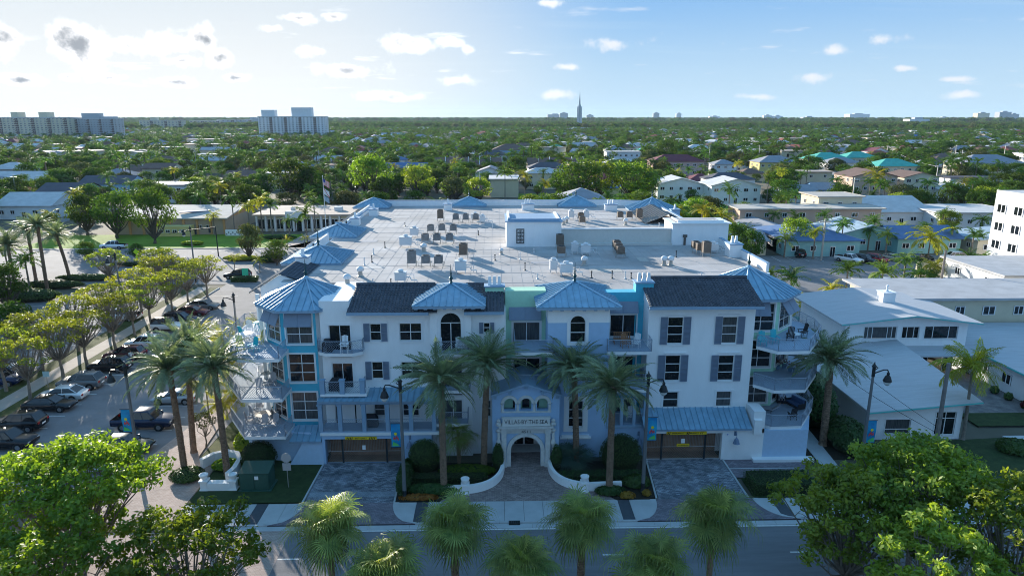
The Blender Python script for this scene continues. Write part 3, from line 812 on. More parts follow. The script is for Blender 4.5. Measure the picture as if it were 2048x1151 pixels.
dk2 = MB(); c0 = FY(1369, 482, 27.4); dk2.box(c0.x - .12, c0.x + .12, 27.25, 27.4, c0.z - .7, c0.z + .7); dk2.box(c0.x - .25, c0.x + .25, 27.2, 27.4, c0.z + .5, c0.z + .8)
obj('roof_drain', dk2, mat('brown_metal', (.12, .10, .09), .6), o)

# awnings (Bahama shutters) over the top floor openings
def awning(x0, x1, y, z0, z1, out=.55, seams=2, parent=None, loc=None, rz=None):
    mb = MB()
    a, b, c, d = (x0, y - out, z0), (x1, y - out, z0), (x1, y - .05, z1), (x0, y - .05, z1)
    mb.add([a, b, c, d] + [(p[0], p[1] + .05, p[2] - .02) for p in (a, b, c, d)], [(0, 1, 2, 3), (7, 6, 5, 4), (0, 4, 5, 1), (1, 5, 6, 2), (3, 2, 6, 7), (0, 3, 7, 4)])
    for k in range(1, seams):
        x = x0 + (x1 - x0) * k / seams; mb.box(x - .02, x + .02, y - out - .01, y - out + .03, z0 - .02, z0 + .04)
        mb.tube([(x, y - out - .01, z0), (x, y - .06, z1)], .02, 4)
    for x in (x0, x1):
        mb.tube([(x, y - out, z0), (x, y, z0 - .1)], .02, 4)
    obj('awning', mb, SHUT, parent or BLD, loc=loc, rz=rz)
q = pxbox(1018, 617, 1083, 640, 3.0); awning(q[0], q[1], 3.6, q[2], q[3], .6)
q = pxbox(1217, 605, 1278, 626, 3.4); awning(q[0], q[1], 3.9, q[2], q[3], .5)
q = pxbox(567, 627, 622, 652, 1.6); awning(q[0], q[1], 1.85, q[2], q[3], .5)
a8 = (-16.75 + 3.75 * math.cos(rad(202.5)), 5.3 + 3.75 * math.sin(rad(202.5))); awning(.1, 2.7, 0, 12.0, 13.05, .55, loc=(*a8, 0), rz=rad(-45))
b8 = (23.7 + 4. * math.cos(rad(247.5)), 8.3 + 4. * math.sin(rad(247.5))); awning(.1, 2.2, 0, 11.9, 13.05, .6, loc=(*b8, 0), rz=0)
b9 = (23.7 + 4. * math.cos(rad(292.5)), 8.3 + 4. * math.sin(rad(292.5))); awning(.3, 2.8, 0, 11.9, 13.05, .9, loc=(*b9, 0), rz=rad(45))

# balconies -------------------------------------------------------------
LB = [(-17.75, 1.2), (-17.8, -.75), (-21.2, -.75), (-23.6, 2.9), (-23.9, 8.9), (-22.6, 9.6), (-20.2, 9.6)]
RB = [(22.3, 1.6), (23.6, .15), (26.3, .25), (28.9, 3.9), (29.3, 6), (29.0, 8.6), (27.4, 9.6), (24, 6)]
for z in (9.95, 6.45, 3.1):
    balcony(LB + [(-17.8, 5)], z, LB, m=TRIM)
    balcony(RB, z, RB[:7], m=TRIM)
for (x, y) in ((-20.6, 4.0), (-22.3, 8.3), (27.3, 6.8)): obj('column', MB().box(x - .15, x + .15, y - .15, y + .15, 3.1, 13.1), WHITE, BLD)
def small_balc(u0, u1, v, Y, yb, z=None, chamf=.5, h=1.05):
    p, q = FY(u0, v, Y), FY(u1, v, Y); z = z or p.z
    P = [(p.x, yb), (p.x, Y + chamf), (p.x + chamf * 1.6, Y), (q.x - chamf * 1.6, Y), (q.x, Y + chamf), (q.x, yb)] if chamf else [(p.x, yb), (p.x, Y), (q.x, Y), (q.x, yb)]
    return balcony(P, z, P, h=h), p.x, q.x, z
small_balc(634, 724, 712, .75, 1.79, 9.85)
small_balc(872, 936, 716, .55, 1.39, 9.85, chamf=0)
small_balc(1030, 1106, 712, .4, 3.59, 9.95, chamf=0); small_balc(1030, 1106, 768, .4, 3.59, 6.9, chamf=0)
small_balc(1215, 1303, 702, .5, 3.89, 9.9, chamf=0); small_balc(1215, 1296, 772, .5, 3.89, 6.5, chamf=0)
small_balc(875, 940, 787, .4, 1.39, 6.6, chamf=0); small_balc(872, 936, 850, .3, 1.39, 3.6, chamf=0)
# second-floor balcony standing on the porch roof, with posts
q0, q1 = FY(640, 785, .2), FY(733, 785, .2)
mb = MB(); mb.box(q0.x, q1.x, .2, 1.79, 6.2, 6.42)
o = obj('balcony', mb, [TRIM], BLD)
for x in (q0.x + .18, (q0.x + q1.x) / 2 - .1, q1.x - .35): obj('post', MB().box(x - .2, x + .2, .22, .6, 6.42, 7.6).box(x - .25, x + .25, .18, .64, 7.6, 7.68), GREYB, o)
railing([(q0.x + .2, .4), (q1.x - .35, .4)], 6.42, o); railing([(q1.x - .35, .4), (q1.x - .35, 1.7)], 6.42, o)
# porch: metal roof, columns, slab, railing
xa, xb = FY(633, 798, -.25).x, FY(884, 798, -.25).x
r = MB(); r.add([(xa, -.25, 5.95), (xb, -.25, 5.95), (xb, 1.79, 6.32), (xa, 1.79, 6.32), (xa, -.25, 5.80), (xb, -.25, 5.80), (xb, 1.79, 5.80), (xa, 1.79, 5.80)], [(4, 5, 1, 0), (7, 6, 5, 4), (0, 3, 7, 4), (1, 5, 6, 2)])
ro = obj('porch_roof', r, GREYB, BLD); metal_face((xa, -.3, 5.96), (xb, -.3, 5.96), (xa, 1.79, 6.36), (xb, 1.79, 6.36), ro, step=.5)
mb = MB(); mb.box(xa + .1, xb - .2, -.02, 1.79, 2.85, 3.1, 1); mb.box(xa + .05, xb - .15, -.12, -.02, 2.78, 3.02, 0)
po = obj('porch_floor', mb, [TRIM, SLABM], BLD)
cols_u = [641, 680, 728, 775, 822, 868]
cxs = []
for u in cols_u:
    x = FY(u, 830, .15).x; cxs.append(x); obj('porch_column', MB().box(x - .17, x + .17, 0, .34, 3.1, 5.8).box(x - .23, x + .23, -.06, .4, 5.45, 5.6), GREYB, BLD)
be = MB(); be.box(xa + .1, xb - .2, .02, .32, 5.55, 5.8); obj('porch_beam', be, GREYB, BLD)
for a, b in zip(cxs, cxs[1:]): railing([(a + .17, .17), (b - .17, .17)], 3.1, po, step=2)
# E-recess porch lower floor posts
for u in (1216, 1243, 1268, 1289):
    x = FY(u, 830, 1.0).x; obj('porch_column', MB().box(x - .13, x + .13, .9, 1.16, 3.0, 6.2), GREYB, BLD)
obj('porch_floor', MB().box(9.45, 12.88, .85, 3.9, 2.75, 3.02), GREYB, BLD); railing([(9.5, 1.05), (12.85, 1.05)], 3.02, po, step=1.2)
bs = MB(); bs.box(9.42, 12.9, 1.0, 3.9, 0, 2.75); obj('wall', bs, BLUEW, BLD)
mr = MB(); sgm = obj('skirt_roof', MB().box(9.4, 13.0, .55, .7, 6.02, 6.15), GREYB, BLD); metal_face((9.4, .5, 5.95), (13.0, .5, 5.95), (9.4, 1.9, 6.4), (13.0, 1.9, 6.4), sgm)

# skirt roof over the right garage
gx0, gx1 = FY(1289, 857, -.35).x, FY(1505, 857, -.35).x
sk = obj('skirt_roof', MB().box(gx0, gx1, -.3, 1.79, 2.98, 3.12), GREYB, BLD)
metal_face((gx0, -.35, 3.15), (gx1, -.35, 3.15), (gx0, 1.79, 4.25), (gx1, 1.79, 4.25), sk, step=.5)
ek = MB(); ek.box(22.0, 23.0, .0, 1.79, 2.6, 4.6); ek.box(22.0, 22.7, -.3, 0, 2.6, 3.9); obj('wall', ek, WHITE, BLD)
# left skirt roof below the octagon
lx0, lx1 = FY(578, 883, -.2).x, FY(642, 883, -.2).x
sk = obj('skirt_roof', MB().box(lx0, lx1, -.15, 1.2, 2.15, 2.3), GREYB, BLD)
metal_face((lx0, -.2, 2.33), (lx1, -.2, 2.33), (lx0 + .35, 1.3, 3.15), (lx1, 1.3, 3.15), sk, step=.5)

# garage fronts ---------------------------------------------------------
def garage(u0, u1, v0, v1, x0, x1, ztop, m):
    q = pxbox(u0, v0, u1, v1, 0); q = (q[0], q[1], 0.0, q[3])
    mb = MB(); wallface(mb, x0, x1, 0, ztop, 0, [q], depth=.5)
    mb.quad((x0, 0, ztop), (x1, 0, ztop), (x1, 1.8, ztop), (x0, 1.8, ztop)); mb.quad((x0, 0, 0), (x0, 1.8, 0), (x0, 1.8, ztop), (x0, 0, ztop)); mb.quad((x1, 0, 0), (x1, 1.8, 0), (x1, 1.8, ztop), (x1, 0, ztop))
    obj('garage_wall', mb, m, BLD)
    # dim interior behind the gate
    inn = MB(); inn.box(q[0], q[1], .5, 1.75, 0.0, .05); inn.quad((q[0], 1.7, 0), (q[1], 1.7, 0), (q[1], 1.7, q[3]), (q[0], 1.7, q[3]))
    obj('garage_interior', inn, mat('garage_brown', (.30, .18, .12), .9, var=.4, vs_=.6), BLD)
    gt = MB(); zt, zm = q[3] - .12, (q[3]) * .47
    xs = [q[0] + .05, q[0] + (q[1] - q[0]) * .215, q[0] + (q[1] - q[0]) * .79, q[1] - .05]
    P = Vector((0, .3, 0)); U_ = Vector((1, 0, 0))
    for i in range(3):
        a, b = xs[i] + .07, xs[i + 1] - .07
        for z in (.12, zm, zt): gt.tube([(a, .3, z), (b, .3, z)], .03, 4)
        n = int((b - a) / .13)
        for k in range(n + 1): gt.tube([(a + (b - a) * k / n, .3, zm), (a + (b - a) * k / n, .3, zt)], .012, 3)
        m_ = (a + b) / 2; zz_ = (zm + .12) / 2
        diag(gt, P, U_, a, m_, zz_, zm, 1, .22, .013); diag(gt, P, U_, m_, b, zz_, zm, -1, .22, .013); diag(gt, P, U_, a, m_, .12, zz_, -1, .22, .013); diag(gt, P, U_, m_, b, .12, zz_, 1, .22, .013)
    g = obj('garage_gate', gt, mat('gate_grey', (.30, .28, .27), .6), BLD)
    ps = MB()
    for x in xs[1:3]: ps.box(x - .07, x + .07, .22, .38, 0, q[3] - .02)
    obj('gate_post', ps, DARK, g)
    return q, g
gl, gateL = garage(651, 805, 877, 926, -15.0, -5.67, 2.85, BLUEW)
gr_, gateR = garage(1292, 1443, 866, 918, 12.9, 23.0, 3.0, WHITE)
# battered plinths either side
pb = MB()
pb.add([(-17.9, -.1, 0), (-14.95, -.1, 0), (-14.95, .1, 2.2), (-16.6, .1, 2.2), (-18.4, 3, 0), (-16.6, 3, 2.2)], [(0, 1, 2, 3), (0, 3, 5, 4)])
pb.prism([(-21.3, 1.0), (-16, .4), (-16, 5), (-20.2, 9), (-22.8, 8.6), (-22.8, 3.5)], 0, 2.8)
obj('base_wall', pb, mat('base_blue_stucco', (.42, .56, .72), .9, var=.05, bump=.2), BLD); pb = MB()
pb.prism([(22.0, .05), (26.9, .05), (28.3, 3.0), (28.3, 9), (22, 9)], 0, 2.82)
obj('base_wall', pb, mat('base_blue_stucco', (.42, .56, .72), .9, var=.05, bump=.2), BLD)
obj('plinth_step', MB().box(22.1, 27.4, -.55, .05, 0, .32), WHITE, BLD)
YEL = mat('sign_yellow', (.80, .55, .03), .5); BLK = mat('sign_black', (.01, .01, .01), .5); WSIGN = mat('sign_white', (.8, .8, .8), .5)
def text(s, size, m, parent, loc, rot=(rad(90), 0, 0), ext=.01, name='lettering', sx=1.0, align='CENTER'):
    cu = bpy.data.curves.new(name, 'FONT'); cu.body = s; cu.size = size; cu.align_x = align; cu.align_y = 'CENTER'; cu.extrude = ext; cu.resolution_u = 2
    cu.materials.append(m)
    t = bpy.data.objects.new(name, cu); COL.objects.link(t)
    dg = bpy.context.evaluated_depsgraph_get(); dg.update()
    me = bpy.data.meshes.new_from_object(t.evaluated_get(dg)); me.name = name
    bpy.data.objects.remove(t); 
    o = obj(name, me, None, parent, loc=loc); o.rotation_euler = rot; o.scale = (sx, 1, 1)
    return o
def clearance(q, gate, u0, u1, words, zoff):
    a, b = FY(u0, 870, -.06).x, FY(u1, 870, -.06).x; z = q[3] + zoff
    s = MB(); s.box(a, b, -.08, -.003, z - .13, z + .13)
    o = obj('clearance_sign', s, YEL, BLD)
    st = MB()
    return o, a, b, z
o, a, b, z = clearance(gl, gateL, 690, 753, 0, .10)
text('EXIT ONLY', .2, BLK, o, ((a + b) / 2, -.095, z))
s = MB()
for k in range(4):
    for x in (a + .1 + k * .14, b - .66 + k * .14): s.add([(x, -.092, z - .11), (x + .07, -.092, z - .11), (x + .15, -.092, z + .11), (x + .08, -.092, z + .11)], [(0, 1, 2, 3)])
obj('stripe', s, BLK, o)
o, a, b, z = clearance(gr_, gateR, 1333, 1413, 0, .06)
text('ENTRANCE', .2, BLK, o, (a + .95, -.095, z)); text('CLEARANCE  6\'8"', .2, BLK, o, (b - 1.05, -.095, z))
s = MB()
for x in (a + .06, a + .2, a + 1.72, a + 1.86): s.add([(x, -.092, z - .11), (x + .07, -.092, z - .11), (x + .15, -.092, z + .11), (x + .08, -.092, z + .11)], [(0, 1, 2, 3)])
obj('stripe', s, BLK, o)
c = FY(1366, 881, .2); o = obj('notice', MB().box(c.x - .16, c.x + .16, .18, .22, c.z - .2, c.z + .2), WSIGN, gateR)
c = FY(1366, 889, .2); o = obj('notice', MB().box(c.x - .55, c.x + .55, .18, .22, c.z - .12, c.z + .12), YEL, gateR); text('NO TRESPASSING', .12, BLK, o, (c.x, .17, c.z))
c = FY(728, 894, .2); obj('notice', MB().box(c.x - .14, c.x + .14, .18, .22, c.z - .2, c.z + .2), WSIGN, gateL)
c = FY(1455, 868, 0); obj('notice', MB().box(c.x - .17, c.x + .17, -.03, -.002, c.z - .17, c.z + .17), WSIGN, BLD); text('P', .22, mat('blue_print', (.05, .1, .5), .5), BLD, (c.x, -.04, c.z))
def wall_lantern(u, v, Y):
    c = FY(u, v, Y); mb = MB(); mb.lathe([(.30, -.45), (.26, -.38), (.16, -.05), (.07, .05), (.05, .12)], (c.x, Y - .42, c.z), 12)
    mb.tube([(c.x, Y - .42, c.z + .1), (c.x, Y - .38, c.z + .38), (c.x - .0, Y - .2, c.z + .5), (c.x, Y - .02, c.z + .3)], .03, 5); mb.box(c.x - .1, c.x + .1, Y - .05, Y - .003, c.z + .1, c.z + .5)
    obj('wall_lantern', mb, mat('lantern_blue_grey', (.16, .22, .32), .5), BLD)
wall_lantern(1470, 872, 0); wall_lantern(1277, 872, 1.0); wall_lantern(820, 880, 0)

# entrance portico ------------------------------------------------------
PY = -.6
STONE = mat('carved_stone', (.62, .62, .60), .9, var=.12, vs_=3, bump=.5, bs=18)
pw = MB()
ax = 2.38; ar = 1.27; za = 1.55
holes = [(ax - ar, ax + ar, 0, za + ar), (1.0 - .46, 1.0 + .46, 5.15, 6.28), (ax - .46, ax + .46, 5.15, 6.28), (3.76 - .46, 3.76 + .46, 5.15, 6.28)]
wallface(pw, -.45, 5.2, 0, 6.75, PY, holes, depth=.5)
spandrel(pw, ax - ar, ax + ar, za, ar, PY, depth=.5)
for c in (1.0, ax, 3.76): spandrel(pw, c - .46, c + .46, 5.82, .46, PY, depth=.3)
pw.add([(-.45, PY, 6.75), (5.2, PY, 6.75), (ax, PY, 7.6)], [(0, 1, 2)])
pw.quad((-.45, PY, 0), (-.45, 3.6, 0), (-.45, 3.6, 6.75), (-.45, PY, 6.75)); pw.quad((5.2, PY, 0), (5.2, 3.6, 0), (5.2, 3.6, 6.75), (5.2, PY, 6.75))
pw.quad((-.45, PY + .8, 0), (-.45 + 1.4, PY + .8, 0), (-.45 + 1.4, PY + .8, 6.7), (-.45, PY + .8, 6.7)) if 0 else None
portico = obj('portico_wall', pw, BLUEW, BLD)
rf = MB()
for s_ in (-1, 1):
    e = (ax + s_ * 2.95, 6.68); pk = (ax, 7.68)
    rf.add([(e[0], PY - .35, e[1]), (pk[0], PY - .35, pk[1]), (pk[0], 3.6, pk[1]), (e[0], 3.6, e[1]), (e[0], PY - .35, e[1] - .2), (pk[0], PY - .35, pk[1] - .2), (pk[0], 3.6, pk[1] - .2), (e[0], 3.6, e[1] - .2)],
           [(0, 1, 2, 3), (4, 5, 1, 0), (7, 6, 5, 4), (0, 3, 7, 4)])
ro = obj('portico_roof', rf, GREYB, BLD)
bk = MB()
for k, (dx) in enumerate((-2.6, -1.35, 0, 1.35, 2.6)):
    zb = 7.42 - abs(dx) * .34; bk.box(ax + dx - .13, ax + dx + .13, PY - .22, PY + .05, zb - .25, zb)
obj('eave_bracket', bk, GREYB, BLD)
# triple arch: mouldings, columns, pale green room behind
tri = MB()
for c in (1.0, ax, 3.76):
    n = 12
    for k in range(n):
        a0, a1 = PI * k / n, PI * (k + 1) / n
        tri.xprism([(c + q * math.cos(a), 5.82 + q * math.sin(a)) for q, a in ((.46, a0), (.72, a0), (.72, a1), (.46, a1))], PY - .08, PY + .02)
for c in (1.0 - .6, 1.69, 3.07, 3.76 + .6):
    w = .12
    tri.lathe([(w + .05, 0), (w, .08), (w - .02, .6), (w + .06, .68), (w + .1, .72)], (c, PY - .02, 5.12), 8)
tri.box(.3, 4.46, PY - .12, PY + .04, 5.0, 5.12)
obj('arch_moulding', tri, STONE, portico)
bk2 = MB(); bk2.quad((.3, PY + .9, 5.0), (4.5, PY + .9, 5.0), (4.5, PY + .9, 6.6), (.3, PY + .9, 6.6)); obj('wall', bk2, MINT, BLD)
dw = MB(); dw.box(1.3, 1.5, PY + .8, PY + .88, 5.1, 6.4); dw.box(2.1, 2.7, PY + .8, PY + .88, 5.1, 6.4); dw.box(3.3, 3.5, PY + .8, PY + .88, 5.1, 6.4); obj('inner_door', dw, GLASS, BLD)
# stone arch surround with pilasters and entablature
sn = MB(); n = 16
for k in range(n):
    a0, a1 = PI * k / n, PI * (k + 1) / n
    sn.xprism([(ax + q * math.cos(a), za + q * math.sin(a)) for q, a in ((ar, a0), (ar + .33, a0), (ar + .33, a1), (ar, a1))], PY - .16, PY + .03)
for s_ in (-1, 1):
    x = ax + s_ * (ar + .165); sn.box(x - .165, x + .165, PY - .16, PY + .03, 0, za)
    x = ax + s_ * 1.86
    sn.box(x - .27, x + .27, PY - .34, PY - .1, 0, .45); sn.box(x - .21, x + .21, PY - .3, PY - .1, .45, 3.2); sn.box(x - .28, x + .28, PY - .36, PY - .1, 3.2, 3.55)
    x = ax + s_ * 2.3
    sn.prism([(x - .1, PY - .2), (x + .12, PY - .2), (x + .12, PY), (x - .1, PY)], .4, 3.3); sn.lathe([(.2, 0), (.26, .12), (.1, .3)], (x, PY - .1, 3.3), 8); sn.lathe([(.1, 0), (.24, .2), (.18, .5), (.1, .6)], (x, PY - .1, 2.0), 8)
sn.box(ax - 2.12, ax + 2.12, PY - .38, PY + .02, 3.55, 3.72); sn.box(ax - 2.3, ax + 2.3, PY - .5, PY + .02, 3.72, 3.9); sn.box(ax - 1.6, ax + 1.6, PY - .1, PY - .02, za + ar + .3, 3.55)
sn.box(ax - 2.05, ax + 2.05, PY - .3, PY - .02, 3.95, 4.1)
for s_ in (-1, 1): sn.lathe([(.22, 0), (.26, .15), (.14, .3), (.2, .45), (.05, .6)], (ax + s_ * 2.3, PY - .2, 3.9), 8)
obj('stone_surround', sn, STONE, portico)
sg_ = MB(); sg_.box(ax - 1.98, ax + 1.98, PY - .42, PY - .12, 4.02, 4.62); sg_.box(ax - 2.05, ax + 2.05, PY - .45, PY - .1, 3.94, 4.02); sg_.box(ax - 2.05, ax + 2.05, PY - .45, PY - .1, 4.62, 4.68)
sgo = obj('name_sign', sg_, mat('sign_stone', (.72, .71, .68), .85, bump=.1), portico)
LET = mat('lettering_dark', (.035, .04, .05), .6)
def serif_line(s, x0, x1, z, h, y, parent, m):
    t = text(s, 1.0, m, parent, (0, y, z)); w = t.dimensions.x
    bb = t.data; xs = [v.co.x for v in bb.vertices]; ys = [v.co.y for v in bb.vertices]
    wx, hy = max(xs) - min(xs), max(ys) - min(ys); cy_ = (max(ys) + min(ys)) / 2; cx_ = (max(xs) + min(xs)) / 2
    sx, sy = (x1 - x0) / wx, h / hy
    # small serifs under and over the upright strokes
    for v in bb.vertices: v.co.x = (v.co.x - cx_) * sx; v.co.y = (v.co.y - cy_) * sy
    t.location = ((x0 + x1) / 2, y, z)
    return t
serif_line('VILLAS·BY·THE·SEA', ax - 1.82, ax + 1.82, 4.32, .36, PY - .43, sgo, LET)
serif_line('4511', ax - .38, ax + .38, 3.28, .24, PY - .11, sgo, LET)
# passage, glazed entrance doors inside
ps = MB(); ps.quad((ax - 1.9, 3.3, 0), (ax + 1.9, 3.3, 0), (ax + 1.9, 3.3, 3.4), (ax - 1.9, 3.3, 3.4)); ps.quad((ax - 1.9, PY + .5, 0), (ax - 1.9, 3.3, 0), (ax - 1.9, 3.3, 3.4), (ax - 1.9, PY + .5, 3.4)); ps.quad((ax + 1.9, PY + .5, 0), (ax + 1.9, 3.3, 0), (ax + 1.9, 3.3, 3.4), (ax + 1.9, PY + .5, 3.4)); ps.quad((ax - 1.9, PY + .5, 3.4), (ax + 1.9, PY + .5, 3.4), (ax + 1.9, 3.3, 3.4), (ax - 1.9, 3.3, 3.4))
obj('passage_wall', ps, WHITE, BLD)
for x in (ax - .95, ax + .02): window(x, x + .92, .1, 2.5, 3.15, cols=1, rows=(.42,), ring=0)
st = MB(); st.box(ax - 1.85, ax + 1.85, 1.8, 3.2, 0, .14); obj('door_step', st, STONE, BLD)

# ================================================================== ground, streets, pavements
def struct(name, mb, m, parent=None, **k):
    o = obj(name, mb, m, parent, **k)
    if parent is None: o['kind'] = 'structure'
    return o
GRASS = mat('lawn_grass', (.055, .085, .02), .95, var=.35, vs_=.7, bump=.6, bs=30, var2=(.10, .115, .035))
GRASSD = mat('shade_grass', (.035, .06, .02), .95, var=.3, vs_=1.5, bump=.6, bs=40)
BRIGHTG = mat('bright_lawn', (.15, .25, .02), .95, var=.2, vs_=.3, bump=.5, bs=20)
ASPH = mat('asphalt_road', (.18, .18, .19), .9, var=.22, vs_=.8, bump=.3, bs=60, streak=(.12, 1, 1))
ASPHL = mat('asphalt_lot', (.20, .195, .20), .9, var=.18, vs_=.35, bump=.3, bs=60)
CONC = mat('concrete_walk', (.44, .46, .47), .9, var=.10, vs_=.8, bump=.2, bs=30)
CONC2 = mat('concrete_path', (.42, .37, .33), .9, var=.12, vs_=.8)
PAINT = mat('road_paint', (.62, .62, .60), .7, var=.15, vs_=4)
SOIL = mat('ground_soil', (.085, .09, .055), .95, var=.45, vs_=.02, var2=(.20, .18, .14))
MULCH = mat('mulch', (.035, .03, .022), .95, var=.4, vs_=6)
PAVB = paver('blue_grey_pavers', (.13, .14, .17), (.30, .32, .35), (.05, .05, .06), .30, .16, dirt=.4)
PAVP = paver('mauve_pavers', (.17, .15, .17), (.26, .23, .26), (.09, .08, .09), .26, .13, dirt=.2)
PAVE = paver('plaza_pavers', (.23, .18, .17), (.36, .29, .27), (.11, .09, .09), .28, .14, dirt=.2)
PAVT = paver('tan_brick_pavers', (.40, .30, .26), (.48, .38, .33), (.28, .22, .20), .24, .12, dirt=.15)
g = MB()
R_ = 15000
pts = [(-400, -140), (400, -140)]
g.add([(-R_, -200, -.06), (R_, -200, -.06), (R_, R_, -.06), (-R_, R_, -.06)], [(0, 1, 2, 3)])
struct('ground', g, SOIL)
def sheet(name, poly, z, m, th=.06, kind=True):
    mb = MB(); mb.prism(poly, z - th, z)
    return struct(name, mb, m)
def rect(x0, x1, y0, y1): return [(x0, y0), (x1, y0), (x1, y1), (x0, y1)]
sheet('road', rect(-260, 260, -16.9, -9.67), 0, ASPH)
sheet('far_road_lane', rect(-260, 260, -40, -23.4), 0, ASPH)
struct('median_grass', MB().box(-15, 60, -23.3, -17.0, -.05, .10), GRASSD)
sheet('crossing', [(-33, -23.4), (-15.0, -23.4), (-15.0, -9.6), (-33, -9.6)], .004, PAVT)
o = struct('road_marking', MB().box(-260, -33, -9.86, -9.70, .001, .005).box(-14.8, 260, -9.86, -9.70, .001, .005), PAINT)
for x in [-9.3 + 4.6 * 0, ] : pass
for u in (582, 906, 1227, 1597, 1760):
    p = G(u, 1107 if u < 1300 else 1096); struct('lane_dash', MB().box(p.x - .75, p.x + .75, -13.0, -12.86, .001, .005), PAINT, o)
for k in range(10): struct('lane_dash', MB().box(-40 - 7 * k, -38.5 - 7 * k, -13.0, -12.86, .001, .005), PAINT, o)
gut = struct('gutter', MB().box(-24, -15.5, -9.66, -9.1, -.05, .012), CONC)
# segmented gutter and kerb along the road
x = -15.5
while x < 60:
    w = 3.0; struct('gutter_slab', MB().box(x + .01, x + w - .01, -9.66, -9.12, -.05, .012), CONC, gut); x += w
kb = struct('kerb', MB().box(-24, -17.2, -9.11, -8.95, -.05, .12), CONC)
for a, b in ((-5.9, 10.2), (22.9, 60)):
    x = a
    while x < b: struct('kerb_stone', MB().box(x + .008, min(x + 1.5, b) - .008, -9.11, -8.95, -.05, .12), CONC, kb); x += 1.5
dr = G(1029, 1049); o = struct('drain_inlet', MB().box(dr.x - .42, dr.x + .42, -9.3, -8.9, .0, .135), mat('drain_dark', (.015, .02, .02), .6))
for k in range(6): struct('drain_bar', MB().box(dr.x - .38 + k * .14, dr.x - .33 + k * .14, -9.28, -8.92, .136, .15), DARK, o)
# pavement slabs
sw = struct('pavement', MB().box(-24, 60, -8.94, -6.2, -.055, .02), mat('joint_dark', (.07, .075, .08), .9))
STRIP = mat('tactile_dark', (.075, .085, .10), .85, var=.1)
def slabs(x0, x1, w=1.42):
    n = max(1, round((x1 - x0) / w))
    for k in range(n):
        a, b = x0 + (x1 - x0) * k / n + .012, x0 + (x1 - x0) * (k + 1) / n - .012
        struct('slab', MB().box(a, b, -8.93, -6.21, .0, .10 + RND.uniform(-.004, .004)), CONC, sw)
for a, b in ((-24, -18.6), (-17.7, -14.9), (-8.1, -6.3), (-5.4, 9.3), (10.2, 12.3), (19.9, 21.3), (22.2, 58)): slabs(a, b)
for a in (-18.6, -6.3, 9.3, 21.3): struct('paving_strip', MB().box(a + .01, a + .89, -8.93, -6.21, .0, .099), STRIP, sw)
def apron(xl, xr, fl, fr):
    # driveway crossing: pavers between two curved white kerbs
    nL, nR = [], []
    for k in range(9):
        t = k / 8; y = -6.2 - 2.9 * t; c = 1 - math.sqrt(max(0, 1 - t * t))
        nL.append((xl - fl * c, y)); nR.append((xr + fr * c, y))
    sheet('driveway_crossing', nL + nR[::-1], .105, PAVP, th=.15)
    for P, s in ((nL, -1), (nR, 1)):
        q = [(p[0] + s * .45 * (1 - .0 * i), p[1]) for i, p in enumerate(P)]
        pl = P + q[::-1] if s > 0 else q + P[::-1]
        struct('curved_kerb', MB().prism(pl, -.05, .125), CONC)
apron(-14.9, -8.1, 2.0, 2.0); apron(12.3, 19.9, 2.0, 2.6)
struct('slab', MB().box(-8.1 + 2.45, -6.0, -8.93, -6.21, 0, .10), CONC, sw) if 0 else None
sheet('driveway', [(-15.0, -6.2), (-8.1, -6.2), (-8.3, .2), (-14.95, .2)], .09, PAVB)
struct('driveway_band', MB().box(-14.9, -8.15, -5.3, -4.55, .0, .096), paver('light_band_pavers', (.26, .30, .34), (.32, .36, .40), (.12, .12, .13), .2, .1))
sheet('driveway', [(12.55, -6.2), (19.55, -6.2), (19.5, .2), (13.05, .2)], .09, PAVB)
sheet('side_apron', [(19.62, -3.0), (25.0, -3.0), (27.5, 0), (19.6, .0)], .088, PAVP)
struct('apron_line', MB().box(19.7, 25.6, -1.6, -1.48, 0, .094), CONC)
for (a, b) in (((-15.15, -6.1), (-15.0, 0)), ((12.4, -6.1), (12.9, 0)), ((19.62, -6.1), (19.58, 0)), ((-8.05, -6.2), (-8.15, 0))):
    mb = MB(); c = ((a[0] + b[0]) / 2, (a[1] + b[1]) / 2, .06); mb.obox(c, (math.hypot(b[0] - a[0], b[1] - a[1]), .14, .2), math.atan2(b[1] - a[1], b[0] - a[0])); struct('edging', mb, CONC)
# entry plaza
sheet('entrance_plaza', [(-4.6, -6.2), (9.2, -6.2), (8.2, -5.0), (5.4, -3.2), (4.3, -2.0), (4.2, -.3), (4.3, 3.3), (.45, 3.3), (.5, -.3), (.5, -2.0), (-.6, -3.4), (-3.4, -5.0)], .095, PAVE)
def bed(name, poly, z=.12): sheet(name, poly, z, MULCH, th=.17)
bed('planting_bed', [(-8.0, -6.1), (-4.7, -6.1), (-3.5, -5.1), (-.7, -3.5), (.4, -2.1), (.4, -.65), (-.5, -.05), (-8.1, -.05)])
bed('planting_bed', [(12.3, -6.1), (12.85, -.05), (5.25, -.05), (4.3, -.65), (4.35, -2.1), (5.5, -3.3), (8.3, -5.1), (9.3, -6.1)])
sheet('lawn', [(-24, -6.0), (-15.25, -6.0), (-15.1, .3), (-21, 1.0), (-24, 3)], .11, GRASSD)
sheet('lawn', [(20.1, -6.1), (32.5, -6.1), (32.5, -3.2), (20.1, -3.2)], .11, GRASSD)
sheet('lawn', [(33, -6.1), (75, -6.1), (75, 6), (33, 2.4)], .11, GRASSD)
sheet('side_path', [(27.6, -3), (29.0, -3), (30.3, 12), (28.6, 12)], .10, CONC)
sheet('side_ground', [(26, 0), (33.4, 0), (33.4, 34), (28, 34)], .05, MULCH)
